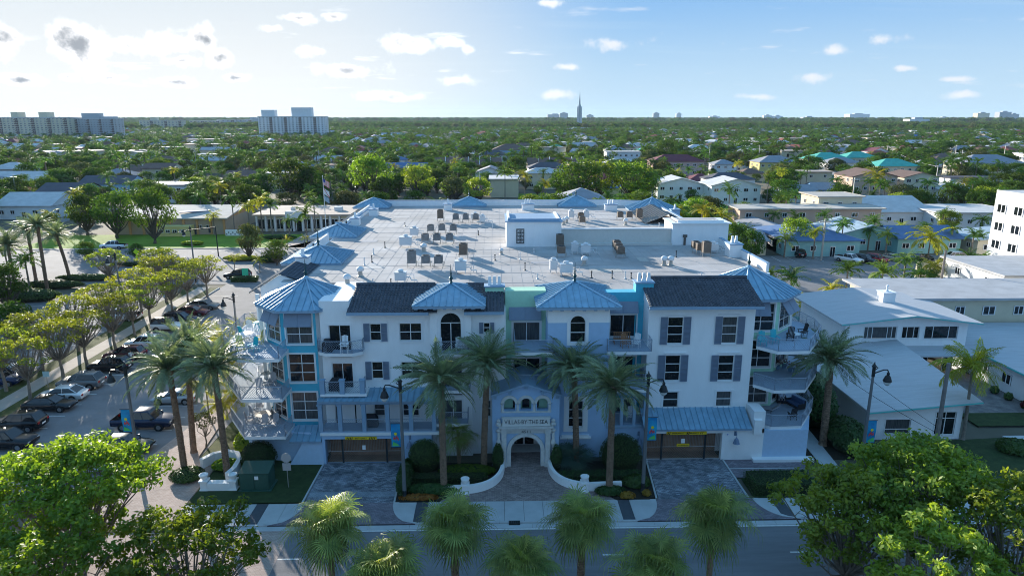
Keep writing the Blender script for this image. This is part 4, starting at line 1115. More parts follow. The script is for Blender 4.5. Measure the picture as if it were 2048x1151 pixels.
# curved white walls with planter pedestals
def arcwall(pts, z0, z1, w, label, cap=True):
    mb = MB()
    for i in range(len(pts) - 1):
        a, b = Vector((*pts[i], 0)), Vector((*pts[i + 1], 0)); d = (b - a).normalized(); n = Vector((-d.y, d.x, 0)) * w / 2
        d0 = (a - Vector((*pts[max(i - 1, 0)], 0))); d1 = (Vector((*pts[min(i + 2, len(pts) - 1)], 0)) - b)
        n0 = n if i == 0 else (Vector((-d0.y, d0.x, 0)).normalized() * w / 2 + n) / 2; n1 = n if i == len(pts) - 2 else (Vector((-d1.y, d1.x, 0)).normalized() * w / 2 + n) / 2
        q = [a - n0, b - n1, b + n1, a + n0]
        mb.add([(p.x, p.y, z0) for p in q] + [(p.x, p.y, z1) for p in q], [(4, 5, 6, 7), (0, 1, 5, 4), (3, 7, 6, 2)] + ([(0, 4, 7, 3)] if i == 0 else []) + ([(1, 2, 6, 5)] if i == len(pts) - 2 else []))
    return tag(obj('garden_wall', mb, WHITE), label, 'garden wall')
def bez(a, b, c, n=12): return [((1 - t) ** 2 * a[0] + 2 * t * (1 - t) * b[0] + t * t * c[0], (1 - t) ** 2 * a[1] + 2 * t * (1 - t) * b[1] + t * t * c[1]) for t in [k / n for k in range(n + 1)]]
arcwall(bez((.42, -.7), (.5, -4.6), (-2.6, -4.95)) + [(-4.6, -4.95)], 0, .75, .3, 'low white wall curving out from the left side of the entrance arch')
arcwall(bez((4.38, -.7), (4.2, -4.4), (7.3, -4.75)) + [(9.9, -4.6)], 0, .75, .3, 'low white wall curving out from the right side of the entrance arch')
arcwall([(-25.2, -.4), (-24.6, .7), (-23.6, 1.2), (-22.6, .8), (-22.0, -.3), (-21.9, -1.8), (-22.1, -2.8)], 0, .9, .4, 'sunlit curved white wall round a palm bed at the street corner')
w_ = MB(); w_.box(-23.2, -21.4, -4.2, -3.6, 0, .75); tag(obj('garden_wall', w_, WHITE), 'short straight white wall beside the green utility cabinet', 'garden wall')
for (x, y, lb, g_) in ((-2.6, -5.0, 'white pedestal planter on the wall left of the entrance plaza', 0), (6.9, -4.85, 'white pedestal planter on the wall right of the entrance plaza', 0), (-21.2, -3.9, 'white pedestal planter at the right end of the short corner wall', 1), (-23.5, -3.9, 'white pedestal planter at the left end of the short corner wall', 1)):
    t = thing('pedestal_planter', lb, 'planter', (x, y, 0), group='white pedestal planters on the garden walls')
    obj('pedestal', MB().box(-.32, .32, -.32, .32, 0, .2).box(-.26, .26, -.26, .26, .2, .85).box(-.34, .34, -.34, .34, .85, .97), WHITE, t)
    obj('urn', MB().lathe([(.12, .97), (.2, 1.05), (.33, 1.3), (.36, 1.42), (.3, 1.44), (.28, 1.36)], (0, 0, 0), 12), WHITE, t)

# ------------------------------------------------------------------ the car parks on the left
sheet('parking_lot', rect(-48.6, -26.2, -6.0, 66.5), .0, ASPHL)
sheet('parking_lot', rect(-76, -54.6, -16, 60), .0, ASPHL)
sheet('walkway', rect(-52.5, -50.4, -4, 64), .10, CONC2, th=.15)
sheet('grass_verge', rect(-50.39, -48.75, -4, 63.5), .09, GRASS, th=.14)
sheet('grass_verge', rect(-54.5, -52.51, -4, 63.5), .09, GRASS, th=.14)
struct('kerb', MB().box(-48.75, -48.6, -4, 63.5, 0, .13), CONC)
sheet('cross_street', rect(-260, -21.5, 66.6, 101), .001, ASPHL)
sheet('lawn', rect(-26.1, -21.2, 1.2, 30), .06, GRASS)
sheet('brick_walk', [(-33.5, -9.6), (-24.1, -9.6), (-24.1, 1.0), (-26.3, 1.4), (-27.5, 14), (-28.8, 14), (-30.6, 2), (-33.5, -3)], .08, PAVT, th=.13)
st_ = struct('parking_marking', MB().box(-48.4, -31, -4.5, -4.4, .001, .006), PAINT)
for k in range(21):
    y = 2.3 + 2.78 * k; struct('stall_line', MB().box(-48.4, -43.4, y - .05, y + .05, .001, .006), PAINT, st_)
    struct('stall_line', MB().box(-60.2, -54.8, y - .05, y + .05, .001, .006), PAINT, st_)
    if 2 < k: struct('stall_line', MB().box(-74, -69, y - .05, y + .05, .001, .006), PAINT, st_)
for k in range(5): y = 1.3 + 2.9 * k; struct('stall_line', MB().box(-36.6, -31.2, y - .05, y + .05, .001, .006), PAINT, st_)
for k in range(9):
    x = -62 + 3.2 * k
    mb = MB(); mb.obox((x, 99, .004), (.12, 5, .004), rad(-35)); struct('stall_line', mb, PAINT, st_)
mh = G(130, 885); struct('manhole', MB().box(mh.x - .35, mh.x + .35, mh.y - .25, mh.y + .25, .001, .01), DARK)

# ------------------------------------------------------------------ rooftop machinery
AC_G = mat('condenser_grey', (.24, .245, .25), .6, var=.2, vs_=2); AC_T = mat('condenser_tan', (.20, .16, .13), .6, var=.15); WM = mat('white_machine', (.66, .67, .68), .5)
GALV = mat('galvanised', (.42, .41, .38), .5, metal=.5)
def condenser(m, h):
    t = thing('air_conditioner', 'x', 'air conditioner')
    b = MB(); w = .40
    b.box(-w, w, -w, w, .5, .56)
    for k in range(int((h - .12) / .075)):
        z = .58 + k * .075; b.box(-w + .015, w - .015, -w + .015, w - .015, z, z + .035)
    b.box(-w + .04, w - .04, -w + .04, w - .04, .56, .5 + h - .08)
    for a, c in ((-1, -1), (1, -1), (1, 1), (-1, 1)): b.box(a * w - .03, a * w + .03, c * w - .03, c * w + .03, .5, .5 + h)
    b.box(-w, w, -w, w, .5 + h - .08, .5 + h)
    obj('casing', b, m, t)
    f = MB(); f.lathe([(.34, 0), (.34, .05), (.30, .06), (.08, .03)], (0, 0, .5 + h), 14)
    for k in range(5): f.obox((0, 0, .5 + h + .055), (.66, .012, .012), k * PI / 5)
    obj('fan_grille', f, DARK, t)
    s = MB()
    for a, c in ((-1, -1), (1, -1), (1, 1), (-1, 1)): s.tube([(a * .45, c * .3, 0), (a * .45, c * .3, .48)], .025, 5)
    for c in (-1, 1): s.tube([(-.52, c * .3, .48), (.52, c * .3, .48)], .03, 4)
    s.tube([(.4, .2, .6), (.6, .25, .55), (.62, .3, .05), (1.1, .6, .04)], .025, 5)
    obj('stand', s, GALV, t)
    return t
AC = {('g', .8): condenser(AC_G, .75), ('g', 1.2): condenser(AC_G, 1.25), ('t', .8): condenser(AC_T, .75), ('t', 1.2): condenser(AC_T, 1.2)}
used = set()
acs = [(881, 442, 't', 1.2, 'back left, alone behind the pair of white boxes'), (911.7, 445, 'g', .8, 'leftmost of the three in the back row near the far parapet'), (931.5, 445, 'g', .8, 'middle of the three in the back row near the far parapet'), (951.6, 445, 'g', .8, 'rightmost of the three in the back row near the far parapet'),
       (861.7, 468, 'g', .8, 'leftmost of the upper middle row'), (883.8, 467, 'g', .8, 'centre of the upper middle row'), (906.6, 467.5, 'g', .8, 'rightmost of the upper middle row'),
       (850.7, 488, 'g', .8, 'leftmost of the lower middle row, beside white units'), (873.9, 487, 'g', .8, 'centre of the lower middle row'), (899.3, 487, 'g', .8, 'rightmost of the lower middle row'),
       (926.4, 517, 't', 1.2, 'nearer of two standing close together left of the roof tower'), (927.5, 508, 't', .8, 'farther of two standing close together left of the roof tower'),
       (824, 534, 'g', 1.2, 'tallest one in the front left row'), (852, 534, 'g', .8, 'middle one of the front left row'), (877.4, 534.5, 'g', .8, 'right one of the front left row'),
       (1119.9, 497, 't', 1.2, 'tall one against the roof tower wall'), (1122.3, 514, 't', .8, 'short one in front of the tall unit by the roof tower'),
       (1232.8, 502, 't', .8, 'farthest of three in a line by the long low wall'), (1236, 508, 't', .8, 'middle of three in a line by the long low wall'), (1240.4, 515, 't', .8, 'nearest of three in a line by the long low wall'),
       (1391, 504, 't', .8, 'left of three beside the plant room'), (1399, 508, 't', .8, 'middle of three beside the plant room'), (1411.4, 513, 't', 1.2, 'nearest and tallest of three beside the plant room'),
       (1161.6, 442, 't', .8, 'farther of a pair between roof tower and far hip roof'), (1164, 450, 't', .8, 'nearer of a pair between roof tower and far hip roof'),
       (1239.8, 440, 't', .8, 'left of three at the far right of the roof'), (1258, 440, 't', .8, 'middle of three at the far right of the roof'), (1278, 440, 't', 1.2, 'tall right one of three at the far right of the roof')]
for (u, v, c, h, lb) in acs:
    k = (c, h); p = G(u, v, ROOFZ + .04); L_ = ('grey' if c == 'g' else 'brown') + ' rooftop air conditioner, ' + lb
    if k not in used: used.add(k); t = AC[k]; t.location = p
    else: t = copytree(AC[k], p)
    t['label'] = L_; t['group'] = 'air conditioners on the flat roof'
def whitebox(u, v, w, d, h, lb):
    p = G(u, v, ROOFZ + .04); t = thing('ventilation_unit', lb, 'ventilation unit', p, RND.uniform(-.05, .05), 'white ventilation units on the flat roof')
    obj('casing', MB().box(-w / 2, w / 2, -d / 2, d / 2, .35, .35 + h).box(-w / 2 - .04, w / 2 + .04, -d / 2 - .04, d / 2 + .04, .35 + h, .4 + h), WM, t)
    s = MB()
    for a in (-1, 1):
        for c in (-1, 1): s.tube([(a * w * .4, c * d * .4, 0), (a * w * .4, c * d * .4, .35)], .03, 4)
    s.tube([(w * .5, 0, .6), (w * .5 + .35, 0, .6), (w * .5 + .5, 0, .3), (w * .5 + 1.0, 0, .3), (w * .5 + 1.0, .1, 0)], .06, 6); s.tube([(w * .5, .2, .8), (w * .5 + .7, .2, .8), (w * .5 + .7, .3, 0)], .04, 5)
    obj('duct', s, WM, t)
    f = MB(); f.lathe([(.2, 0), (.28, .06), (.28, .2), (.12, .26)], (0, 0, .4 + h), 10); obj('fan_cap', f, WM, t)
for a in [(829, 474, 1.0, .9, .8, 'white boxy fan unit behind the big one in the middle left'), (812, 494, 1.4, 1.1, .9, 'big white fan unit left of the lower middle row'), (921.8, 546, 1.1, .9, .9, 'white unit in front of the close brown pair'),
          (802, 566, 1.0, .8, .7, 'white box with looping pipes nearest the left tiled roof'), (1149.5, 507, .7, .7, .8, 'narrow white fan unit in the roof tower shadow'), (1171, 510, 1.0, .9, .8, 'square white box in the roof tower shadow'),
          (1106.6, 545, .7, .7, .9, 'white fan unit with ducts left of the square box, front centre'), (1132, 550, 1.2, .9, .8, 'square white box front centre of the roof'), (1426, 505, 1.0, .8, .7, 'white unit behind the tall brown conditioner by the plant room'),
          (950, 440, 1.1, .8, .6, 'white box behind the far row of conditioners'), (965, 446, .8, .8, .7, 'white fan unit at the right end of the far row'), (1142, 438, .8, .8, .9, 'white fan left of the far brown pair'), (1172, 438, .8, .8, .9, 'white fan right of the far brown pair')]:
    whitebox(*a)
for i, (u, v, lb) in enumerate([(721, 552, 'white roof vent cap alone on the left of the roof'), (695, 568, 'white roof vent cap nearest the left corner tower'), (848, 503, 'vent cap just behind the tall front left conditioner'), (1327.6, 530, 'left one of the twin vent caps on the right roof'), (1341, 530, 'right one of the twin vent caps on the right roof'),
                 (1168.6, 530, 'vent cap in the roof tower shadow'), (1002.7, 508, 'small vent cap left of the roof tower'), (1127, 449, 'far left vent cap beyond the roof tower'), (1133, 446, 'far vent cap next to the white fan'), (1251, 450, 'vent cap in front of the far right conditioners')]):
    p = G(u, v, ROOFZ + .04)
    t = thing('roof_vent', lb, 'roof vent', p, group='vent caps on the flat roof'); s = .7 if i == 6 else 1
    obj('flue', MB().lathe([(.34 * s, 0), (.22 * s, .1), (.2 * s, .55 * s), (.3 * s, .6 * s)], (0, 0, 0), 10), GALV, t)
    obj('vent_cap', MB().lathe([(.34 * s, .55 * s), (.36 * s, .62 * s), (.36 * s, .8 * s), (.2 * s, .95 * s), (.05, 1.0 * s)], (0, 0, 0), 10), WM, t)
for i, (u, v) in enumerate([(770, 495), (729, 530), (744, 524), (747, 508), (782, 568), (746, 570), (1050, 540), (1040, 518), (1183, 555), (1250, 557), (1262, 556), (1402, 558), (1352, 514), (1068, 505), (1224, 556), (1115, 530), (990, 520), (985, 455), (810, 452), (1318, 456), (957, 470), (1075, 557)]):
    p = G(u, v, ROOFZ + .04); h = RND.uniform(.35, .7)
    tag(obj('vent_pipe', MB().tube([(0, 0, 0), (0, 0, h)], .05, 6).lathe([(.14, 0), (.06, .1)], (0, 0, 0), 8).lathe([(.08, h), (.08, h + .08), (.02, h + .1)], (0, 0, 0), 8), WM if i % 2 else DARK, loc=p), ('white' if i % 2 else 'dark') + ' thin vent pipe on the flat roof, ' + ('left part' if u < 900 else 'middle part' if u < 1150 else 'right part') + (' near the front' if v > 525 else ' farther back'), 'vent pipe', 'thin vent pipes scattered over the flat roof')
p = G(845, 640, 0)

# ------------------------------------------------------------------ street lamps with banners
LAMPM = mat('lamp_black', (.025, .03, .035), .45, metal=.3); POLEM = mat('pole_grey', (.17, .18, .19), .6, metal=.3); LG = mat('lamp_lens', (.55, .58, .58), .15, spec=.8)
BAN = mat('banner_blue', (.02, .18, .55), .7, var=.3, vs_=1.2, var2=(.02, .40, .60)); BANG = mat('banner_green', (.10, .50, .12), .7); BANY = mat('banner_yellow', (.75, .62, .03), .7); BANR = mat('banner_red', (.6, .08, .10), .7)
def lamp(x, y, h, side, lb, banner=None, rz=0.0):
    t = thing('street_lamp', lb, 'street lamp', (x, y, 0), rz, 'black lantern street lamps')
    obj('pole', MB().tube([(0, 0, 0), (0, 0, h * .5), (0, 0, h - .2)], [.16, .13, .10], 10), POLEM, t)
    a = MB(); s = side
    a.lathe([(.22, 0), (.24, .2), (.16, .35), (.17, .9), (.12, 1.0)], (0, 0, 0), 10)
    a.tube([(0, 0, h - .6), (0, 0, h + .2)], .13, 8); a.lathe([(.14, 0), (.2, .1), (.06, .3), (.02, .5)], (0, 0, h + .15), 8)
    a.tube([(0, 0, h - .35), (s * .4, 0, h - .2), (s * .8, 0, h - .05), (s * 1.1, 0, h - .05), (s * 1.2, 0, h - .25)], .05, 6); a.tube([(0, 0, h - .1), (s * .3, 0, h + .1), (s * .15, 0, h + .25)], .04, 5)
    obj('bracket', a, LAMPM, t)
    l = MB(); l.lathe([(.06, 0), (.12, -.1), (.1, -.25), (.2, -.35), (.34, -.75), (.3, -.8)], (s * 1.2, 0, h - .25), 12)
    lo = obj('lantern', l, LAMPM, t); obj('lens', MB().lathe([(.29, -.78), (.26, -.95), (.1, -1.12)], (s * 1.2, 0, h - .25), 12), LG, lo)
    if banner:
        bs, z = banner
        b = MB(); n = 6
        for k in range(n):
            z0, z1 = z + 1.9 * k / n, z + 1.9 * (k + 1) / n; w0, w1 = .02 * math.sin(k * 1.3), .02 * math.sin((k + 1) * 1.3)
            x0, x1 = (bs * .14, bs * .84)
            b.add([(x0, w0 - .01, z0), (x1, w0 * 2, z0), (x1, w1 * 2, z1), (x0, w1 - .01, z1), (x0, w0 + .01, z0), (x1, w0 * 2 + .02, z0), (x1, w1 * 2 + .02, z1), (x0, w1 + .01, z1)], [(0, 1, 2, 3), (7, 6, 5, 4)])
        bo = obj('banner', b, BAN, t)
        pmb = MB(); 
        for k in range(5): pmb.xprism([(bs * (.25 + .08 * k), z + .55 + .12 * (k % 3)), (bs * (.38 + .08 * k), z + .62 + .12 * (k % 2)), (bs * (.3 + .08 * k), z + .85 + .1 * (k % 3))], -.045, -.035)
        obj('banner_print', pmb, BANR, bo)
        pmb = MB(); pmb.xprism([(bs * .2, z + .1), (bs * .78, z + .1), (bs * .7, z + .45), (bs * .4, z + .3)], -.045, -.036); obj('banner_print', pmb, BANG, bo)
        pmb = MB(); pmb.lathe([(.0, 0), (.10, .01)], (0, 0, 0), 8); pmb = MB().xprism([(bs * .5 + .12 * math.cos(i * PI / 4), z + 1.1 + .12 * math.sin(i * PI / 4)) for i in range(8)], -.045, -.034); obj('banner_print', pmb, BANY, bo)
        ar = MB()
        for zz in (z - .03, z + 1.93): ar.tube([(0, 0, zz), (bs * .9, 0, zz)], .025, 5)
        obj('banner_arm', ar, LAMPM, t)
for (u, v, zt, s, lb, bn) in ((250, 738, 9.9, -1, 'street lamp with blue banner beside the black pickup in the left car park', (-1, 4.6)), (800, 768, 9.7, -1, 'street lamp with banner at the left garage driveway', (-1, 4.6)), (1297, 757, 9.7, 1, 'street lamp rising in front of the left edge of the entrance garage', (1, 4.6)),
                          (1748, 738, 9.7, 1, 'street lamp with banner in front of the white house on the right', (1, 3.4)), (230, 512, 9.7, -1, 'street lamp among yellow-green trees in the left car park', None), (467, 594, 9.7, -1, 'street lamp beside the dark cars near the left corner tower', None), (380, 458, 9.7, -1, 'street lamp at the cross street before the tan civic hall', None)):
    p = G(u, v, zt); lamp(p.x, p.y, zt, s, lb, bn)

# ------------------------------------------------------------------ signs, cabinet, poles
t = thing('utility_cabinet', 'dark green utility cabinet with sloping lid on the shaded corner lawn', 'utility cabinet', (-19.4, -3.5, .1))
GRN = mat('cabinet_green', (.035, .095, .075), .5, var=.1)
obj('casing', MB().box(-1.15, 1.15, -.75, .75, 0, 1.55).box(-1.3, 1.3, -.9, .9, 0, .08), GRN, t)
obj('lid', MB().add([(-1.2, -.8, 1.55), (1.2, -.8, 1.55), (1.2, .8, 1.85), (-1.2, .8, 1.85), (-1.2, -.8, 1.5), (1.2, -.8, 1.5), (1.2, .8, 1.5), (-1.2, .8, 1.5)], [(0, 1, 2, 3), (4, 5, 1, 0), (7, 6, 5, 4), (0, 3, 7, 4), (1, 5, 6, 2), (3, 2, 6, 7)]), GRN, t)
for x in (-.57, .57): obj('door', MB().box(x - .53, x + .53, -.79, -.752, .15, 1.45), GRN, t)
obj('notice', MB().box(.05, .35, -.81, -.792, 1.0, 1.3), WSIGN, t)
t = thing('road_sign', 'back of an octagonal road sign and plate on the corner lawn', 'road sign', (-16.9, -3.75, .1))
SB = mat('sign_back', (.42, .40, .40), .6)
obj('post', MB().tube([(0, 0, 0), (0, 0, 3.0)], .035, 6), GALV, t)
obj('sign_plate', MB().xprism([(.42 * math.cos(rad(22.5 + 45 * k)), 2.6 + .42 * math.sin(rad(22.5 + 45 * k))) for k in range(8)], -.03, -.01), SB, t); obj('sign_plate', MB().box(-.33, .33, -.03, -.01, 1.5, 2.15), SB, t)
p = G(70, 944, 2.6)
t = thing('road_sign', 'round red DO NOT ENTER sign above the green tree at lower left', 'road sign', (p.x, p.y, 0)); RED = mat('sign_red', (.55, .02, .03), .5)
obj('post', MB().tube([(0, 0, 0), (0, 0, 3.2)], .05, 6), GALV, t); sp = obj('sign_plate', MB().xprism([(.40 * math.cos(k * PI / 10), 2.6 + .40 * math.sin(k * PI / 10)) for k in range(20)], -.09, -.05), RED, t)
obj('white_bar', MB().box(-.3, .3, -.10, -.088, 2.54, 2.66), WSIGN, sp); text('DO NOT', .17, WSIGN, sp, (0, -.1, 2.79)); text('ENTER', .17, WSIGN, sp, (0, -.1, 2.42))
p = G(97, 775, .0)
t = thing('parking_sign', 'small pale sign on the path beside the dark parked sedan', 'sign', (p.x, p.y, 0)); obj('post', MB().tube([(0, 0, 0), (0, 0, 1.9)], .04, 5), GALV, t); obj('sign_plate', MB().box(-.35, .35, -.05, -.02, 1.3, 1.95), mat('pale_blue_sign', (.45, .65, .72), .5), t)
p = G(492, 562, 0); t = thing('parking_sign', 'green sign by the hedge island near the left corner tower', 'sign', (p.x, p.y, 0)); obj('post', MB().tube([(0, 0, 0), (0, 0, 2.2)], .05, 5), GALV, t); obj('sign_plate', MB().box(-.55, .55, -.05, -.02, 1.1, 2.4), mat('sign_teal', (.05, .5, .3), .5), t)
p = G(276, 530, 0); t = thing('warning_sign', 'yellow-green pedestrian warning sign by the cross street', 'sign', (p.x, p.y, 0)); YG = mat('sign_lime', (.5, .75, .02), .5); obj('post', MB().tube([(0, 0, 0), (0, 0, 3.2)], .05, 5), GALV, t); obj('sign_plate', MB().xprism([(0, 2.1), (.6, 2.75), (0, 3.4), (-.6, 2.75)], -.06, -.03), YG, t); obj('sign_plate', MB().xprism([(0, 1.4), (.35, 1.75), (0, 2.1), (-.35, 1.75)], -.06, -.03), YG, t)
def ft(u, v, z, name, lb, cat): 
    p = G(u, v, z); return thing(name, lb, cat, (p.x, p.y, 0))
# traffic signal on a mast arm
p = G(437, 512, 0); t = thing('traffic_signal', 'black traffic signal mast with long arm at the cross street', 'traffic signal', (p.x, p.y, 0))
obj('pole', MB().tube([(0, 0, 0), (0, 0, 6.6)], [.14, .09], 8), LAMPM, t); obj('mast_arm', MB().tube([(0, 0, 6.3), (-4.5, -.5, 5.9), (-9.5, -1, 5.1)], [.10, .08, .05], 6), LAMPM, t)
for dx, z in ((-1.2, 5.7), (-4.2, 5.4)):
    s = obj('signal_head', MB().box(dx - .18, dx + .18, -.4, -.1, z - .55, z + .55), LAMPM, t)
    for k in range(3): obj('signal_lens', MB().lathe([(.11, 0), (.1, .03)], (0, 0, 0), 8), DARK, s, loc=(dx, -.42, z - .35 + .35 * k)).rotation_euler = (rad(90), 0, 0)
# utility poles on the right with cables
UPM = mat('weathered_wood', (.20, .18, .17), .9, var=.25, vs_=2)
def upole(u, v, ztop, lb, arms=False, lean=0.0, r=.17):
    p = G(u, v, ztop); t = thing('utility_pole', lb, 'utility pole', (p.x, p.y, 0), group='wooden utility poles')
    obj('post', MB().tube([(lean, 0, 0), (0, 0, ztop)], [r, r * .75], 8), UPM, t)
    if arms: obj('crossarm', MB().box(-1.1, 1.1, -.08, .08, ztop - .7, ztop - .55).box(-1.3, 1.3, -.08, .08, ztop - 1.6, ztop - 1.46), UPM, t)
    return p
pA = upole(1898, 726, 9.2, 'bare wooden pole leaning in front of the white house', r=.2); pB = upole(1892, 500, 9.5, 'bare wooden pole beyond the white gabled roof', r=.2)
cb = MB()
def cable(a, b, sag, r=.018, n=14):
    a, b = Vector(a), Vector(b); mb = MB(); mb.tube([a.lerp(b, k / n) - Vector((0, 0, sag * 4 * (k / n) * (1 - k / n))) for k in range(n + 1)], r, 3, cap=False); return mb
tag(obj('overhead_cable', cable((pA.x, pA.y, 2.9), (32.6, 6, 5.4), .2, .025), DARK), 'lower black cable crossing before the white sloping roof', 'cable'); tag(obj('overhead_cable', cable((pA.x, pA.y, 3.4), (34, 10, 6.2), .2, .025), DARK), 'upper black cable crossing before the white sloping roof', 'cable')

# ------------------------------------------------------------------ people
def person(loc, rz, shirt, trousers, label, seated=False, scale=1.0):
    t = thing('person', label, 'person', loc, rz)
    if seated: J = {'pel': (0, 0, .5), 'che': (0, -.06, .9), 'nec': (0, -.05, 1.08), 'hd': (0, .0, 1.2), 'top': (0, .02, 1.32)}; legs = lambda s: [(s * .1, 0, .5), (s * .12, .45, .52), (s * .12, .5, .1), (s * .12, .64, .05)]; arms = lambda s: [(0, -.05, 1.0), (s * .2, -.05, .98), (s * .27, .05, .72), (s * .15, .28, .68), (s * .12, .35, .68)]
    else: J = {'pel': (0, 0, .93), 'che': (0, 0, 1.3), 'nec': (0, 0, 1.5), 'hd': (0, .02, 1.62), 'top': (0, .02, 1.75)}; legs = lambda s: [(s * .1, 0, .9), (s * .11, .03 + s * .12, .5), (s * .11, s * .16, .09), (s * .11, .14 + s * .16, .04)]; arms = lambda s: [(0, 0, 1.42), (s * .2, 0, 1.41), (s * .27, -s * .08, 1.15), (s * .26, .08 - s * .1, .9), (s * .25, .12 - s * .1, .82)]
    V, E_, Rr = [], [], []
    def ch(pts, rs, root=None):
        prev = root
        for q, r in zip(pts, rs):
            V.append(q); Rr.append(r); i = len(V) - 1
            if prev is not None: E_.append((prev, i))
            prev = i
        return prev
    ch([J['pel']], [.14]); c = ch([J['che'], J['nec'], J['hd'], J['top']], [.16, .055, .095, .08], 0)
    for s in (-1, 1): ch(legs(s)[0:], [.085, .065, .045, .045], 0); ch(arms(s)[1:], [.06, .045, .035, .03], 1)
    me = bpy.data.meshes.new('body'); me.from_pydata(V, E_, []); b = bpy.data.objects.new('body', me); COL.objects.link(b)
    md = b.modifiers.new('s', 'SKIN'); b.modifiers.new('u', 'SUBSURF').levels = 1
    for i, r in enumerate(Rr): me.skin_vertices[0].data[i].radius = (r, r * (.75 if i in (0, 1) else 1))
    me.skin_vertices[0].data[0].use_root = True
    dg = bpy.context.evaluated_depsgraph_get(); dg.update(); m2 = bpy.data.meshes.new_from_object(b.evaluated_get(dg)); bpy.data.objects.remove(b)
    m2.materials.clear()
    for m in (mat('skin', (.45, .26, .18), .6), shirt, trousers): m2.materials.append(m)
    for p_ in m2.polygons:
        z = p_.center.z; zp, zc, zn = J['pel'][2], J['che'][2], J['nec'][2]
        if seated: k = 0 if z > zn - .02 or z < .12 else (1 if z > zp + .06 or (p_.center.y < .2 and z > zp + .04) else 2)
        else: k = 0 if z > zn - .03 or (abs(p_.center.x) > .2 and z < 1.12) else (1 if z > zp + .04 else 2)
        p_.material_index = k; p_.use_smooth = True
    obj('body', m2, None, t); h = MB(); hx = J['top']; h.lathe([(.10, -.10), (.115, -.03), (.09, .05), (.03, .085)], (hx[0], hx[1] - .015, hx[2] - .03), 10); obj('hair', h, mat('hair_dark', (.04, .03, .025), .7), t, smooth=True)
    return t
p = G(264, 727); person((p.x, p.y, .02), rad(200), mat('shirt_white', (.8, .8, .8), .8), mat('trousers_dark', (.04, .05, .08), .8), 'person in white shirt standing at the tail of the black parked car')
# ------------------------------------------------------------------ balcony furniture
CW = mat('chair_white', (.72, .74, .76), .5); CTQ = mat('chair_turquoise', (.02, .42, .50), .5); CY_ = mat('chair_yellow', (.72, .66, .22), .5); CDK = mat('wicker_dark', (.04, .04, .045), .7); CTN = mat('cushion_grey', (.36, .38, .42), .8); CBL = mat('cushion_blue', (.06, .12, .25), .8); WOOD = mat('teak', (.28, .13, .06), .6)
def adirondack(m, label, loc, rz, high=False):
    t = thing('chair', label, 'chair', loc, rz, 'balcony chairs'); zs = .75 if high else .38
    obj('seat', MB().obox((0, .05, zs), (.55, .5, .04), 0, 0, rad(8)), m, t)
    b = MB()
    for k in range(5): b.obox((-.22 + .11 * k, -.27, zs + .42), (.09, .025, .85 - abs(k - 2) * .06), 0, 0, rad(14))
    obj('backrest', b, m, t)
    for x in (-.3, .3): obj('armrest', MB().box(x - .06, x + .06, -.3, .35, zs + .2, zs + .23), m, t)
    for x in (-.27, .27):
        for y in (-.25, .28): obj('leg', MB().tube([(x, y, 0), (x, y, zs + .2)], .03, 4), m, t)
    return t
def rtable(m, label, loc, r=.45, h=.72):
    t = thing('table', label, 'table', loc, 0, 'balcony tables')
    obj('tabletop', MB().lathe([(r, h - .03), (r, h)], (0, 0, 0), 20), m, t)
    for k in range(4):
        a = PI / 4 + k * PI / 2; obj('leg', MB().tube([(.7 * r * math.cos(a), .7 * r * math.sin(a), 0), (.4 * r * math.cos(a), .4 * r * math.sin(a), h - .03)], .025, 4), m, t)
    return t
Z3, Z2, Z1 = 9.95, 6.45, 3.1
rtable(CW, 'white round table on the top left corner balcony', (*G(494, 681, Z3)[:2], Z3), .6)
for (u, v, m, rz, lb) in ((487, 675, CTQ, -30, 'turquoise chair behind the white table on the top left corner balcony'), (508, 702, CTQ, 150, 'turquoise chair in front of the white table on the top left corner balcony'), (519, 686, CY_, 90, 'yellow chair right of the white table on the top left corner balcony'), (481, 699, CY_, -150, 'yellow chair left of the white table on the top left corner balcony'), (502, 662, CW, 0, 'white chair at the back of the top left corner balcony'), (528, 660, CW, 10, 'white chair beside the small turquoise table, top left balcony')):
    adirondack(m, lb, (*G(u, v, Z3)[:2], Z3), rad(rz))
rtable(CTQ, 'small turquoise table at the back of the top left balcony', (*G(515, 662, Z3)[:2], Z3), .35, .9)
rtable(mat('glass_top', (.30, .36, .38), .2), 'round glass table on the middle left corner balcony', (*G(536, 760, Z2)[:2], Z2), .55)
for (u, v, rz, lb) in ((524, 752, 20, 'pale chair behind the glass table on the middle left balcony'), (550, 758, 100, 'pale chair right of the glass table on the middle left balcony'), (520, 784, 200, 'dark round-back chair at the front of the middle left balcony'), (545, 772, 170, 'grey chair in front of the glass table on the middle left balcony')):
    adirondack(CW if 'pale' in lb else CTN, lb, (*G(u, v, Z2)[:2], Z2), rad(rz))
rtable(mat('tan_top', (.42, .38, .34), .6), 'square tan table on the lowest left corner balcony', (*G(528, 838, Z1)[:2], Z1), .75, .55)
for (u, v, rz, lb) in ((521, 820, 10, 'grey padded chair behind the tan table on the lowest left balcony'), (499, 848, -80, 'blue-grey armchair at the left rail of the lowest left balcony'), (530, 856, 180, 'left one of two cushioned chairs at the front of the lowest left balcony'), (551, 854, 170, 'right one of two cushioned chairs at the front of the lowest left balcony'), (508, 832, -40, 'grey armchair behind left of the tan table, lowest left balcony')):
    adirondack(CTN, lb, (*G(u, v, Z1)[:2], Z1), rad(rz))
